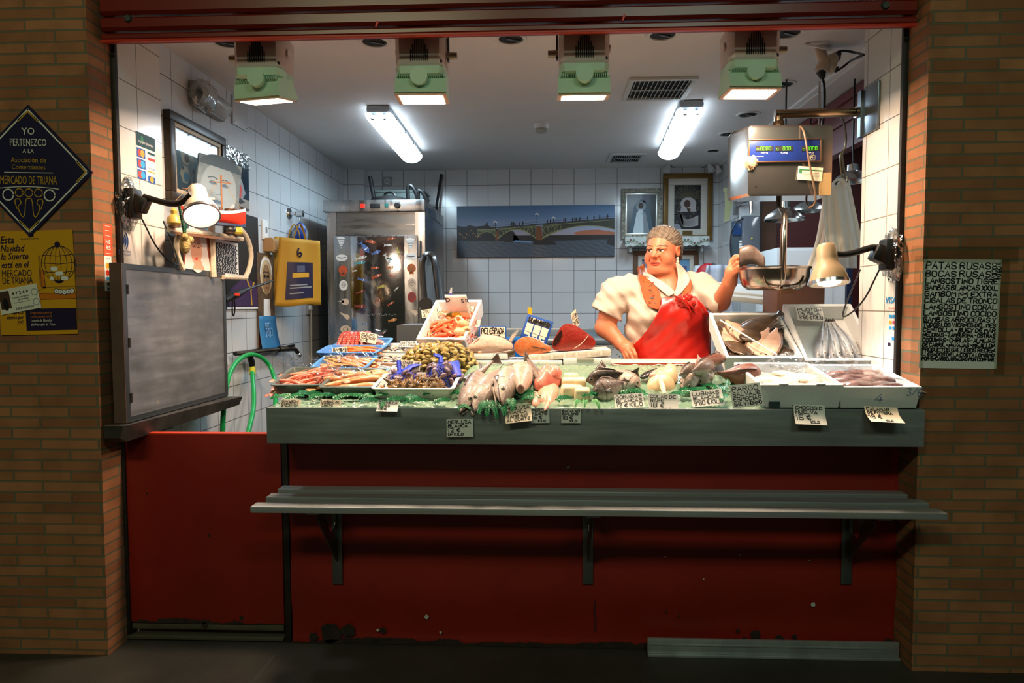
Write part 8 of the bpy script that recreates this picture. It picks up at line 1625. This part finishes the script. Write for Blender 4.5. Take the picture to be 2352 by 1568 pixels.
for k,(dx,dz,r_)in enumerate(((0,0,.024),(.03,-.012,.02),(-.02,.012,.018),(.02,.018,.016))):q=wrapfn(tuple(p+Vector((dx,-.002*k,dz))),r_*1.25,r_*.6,r_,70+k,.2,26,18);b_=len(kn.v);kn.v+=q.v;kn.c+=q.c;kn.f+=[tuple(i+b_ for i in f_)for f_ in q.f];kn.mi+=q.mi
for e in((.06,-.05),(.045,-.075),(-.05,.03)):kn.tube([p,p+Vector((e[0]*.5,-.008,e[1]*.4)),p+Vector((e[0],-.002,e[1]))],[.012,.014,.004],8,flat=.35)
kn.build('knot',apr,wo,60)
def lapel(outline,off,nm='collar'):q=drape(outline,off,8,16);return q.build(nm,mat('collar_white','#cfc0b2',.75),wo,80,solid=.004)
ff=Sdf();ff.it=list(sh_.it[:-1])+[('c',W_(1530,612,.02),W_(1530,660,.03),(.078,.092),.03,None,False)]
def lap2(outline,off):q=drape(outline,off,8,18,f=ff);return q.build('collar',mat('collar_white','#cfc0b2',.75),wo,80,solid=.004)
lap2(([(1475,606),(1473,628),(1485,638),(1510,660),(1536,681)],[(1481,612),(1492,628),(1512,642),(1532,652),(1552,672)]),.014);lap2(([(1552,604),(1558,630),(1556,650),(1552,664),(1548,678)],[(1560,606),(1576,622),(1587,645),(1572,664),(1556,681)]),.014)
hr=Sdf();hr.ell((0,.05,.04),(.084,.088,.092),.02).ell((0,.075,-.005),(.078,.06,.085),.03).ell((.03,.09,-.07),(.045,.035,.05),.03)
for s in(-1,1):hr.ell((s*.072,.03,.01),(.02,.04,.055),.02)
def hairf(P):
 Q=P@iM[:3,:3].T+iM[:3,3];x,y,z=Q.T;line_=y-(-.084+1.0*np.maximum(0,.082-z))-.045*np.clip((.034-z)/.02,0,1)*(np.abs(x)>.055);d=np.minimum(hd(Q)-(.0015+.014*np.clip(line_/.07,0,1)),hr(Q));a=np.arctan2(x,z-.02);d=d+.0008*np.sin(a*46+y*50)+.0026*np.sin(a*17-y*70+z*90)*np.sin(y*60+a*9)+.0014*np.sin(a*60+z*150+y*120);return np.maximum(d,np.where(z<.2,-line_*.9,-9))*.96
hcol=np.array(lin('#57483a')[:3]);hg=np.array(lin('#8f8375')[:3])
P,Fq=surf(hairf,hc+Vector((-.16,-.16,-.2)),hc+Vector((.16,.2,.18)),.0036,1);Q=P@iM[:3,:3].T+iM[:3,3];w_=np.clip(.5+.2*np.sin(np.arctan2(Q[:,0],Q[:,2])*70+Q[:,1]*60)+.3*np.sin(Q[:,1]*190+Q[:,0]*130)*np.sin(Q[:,2]*160),0,1)[:,None]
q=MB();npmesh(q,P,Fq,np.concatenate([hcol*(1-w_)+hg*w_,np.ones((len(P),1))],1));q.build('hair',mat('hair',rough=.55,vcol=True,bump=(160,.5)),wo,80)
for s in(-1,1):
 c=HM@Vector((s*.088,.0,-.05));e=MB();e.sphere(c,.0075,n=12,m=8).sphere(c+Vector((0,0,-.018)),(.0085,.0085,.011),n=12,m=8);e.build('earring',mat('pearl','#efe2c8',.15,coat=1),wo)
for s in(-1,1):
 w0=MB()
cfp=[V3(1690,605,-.41),V3(1712,588,-.44),V3(1735,585,-.45),V3(1760,604,-.45)]
t=thing('fish_piece','dark-skinned piece of fish held in the woman\'s raised hand above the pan','fish cut',(0,0,0));b=MB();rings=[]
for i in range(13):
 u=i/12;c=Vector(V3(1700+56*u,602-22*math.sin(math.pi*(u*.8+.12))+10*u,-.425-.02*u));h_=.052*(1-.35*u);w_=.026*(1-.3*u);rings.append([c+Vector((w_*.4*math.cos(a),w_*math.cos(a),h_*math.sin(a)))for a in[2*math.pi*k/16 for k in range(16)]])
b.loft(rings);b.build('skin',wet('held_skin','#5a4a44',noise=(20,.7,'#8d7a70')),t,60);c=sum(rings[0],Vector())/16;MB().loft([[c+(p-c)*k+Vector((-.003,0,0))for p in rings[0]]for k in(1.0,.6,.1)]).build('cut_face',wet('held_flesh','#d9b08e'),t,60);c=sum(rings[-1],Vector())/16;MB().loft([[c+(p-c)*k+Vector((.002,0,0))for p in rings[-1]][::-1]for k in(1.0,.6,.1)]).build('cut_face',wet('held_flesh','#d9b08e'),t,60)
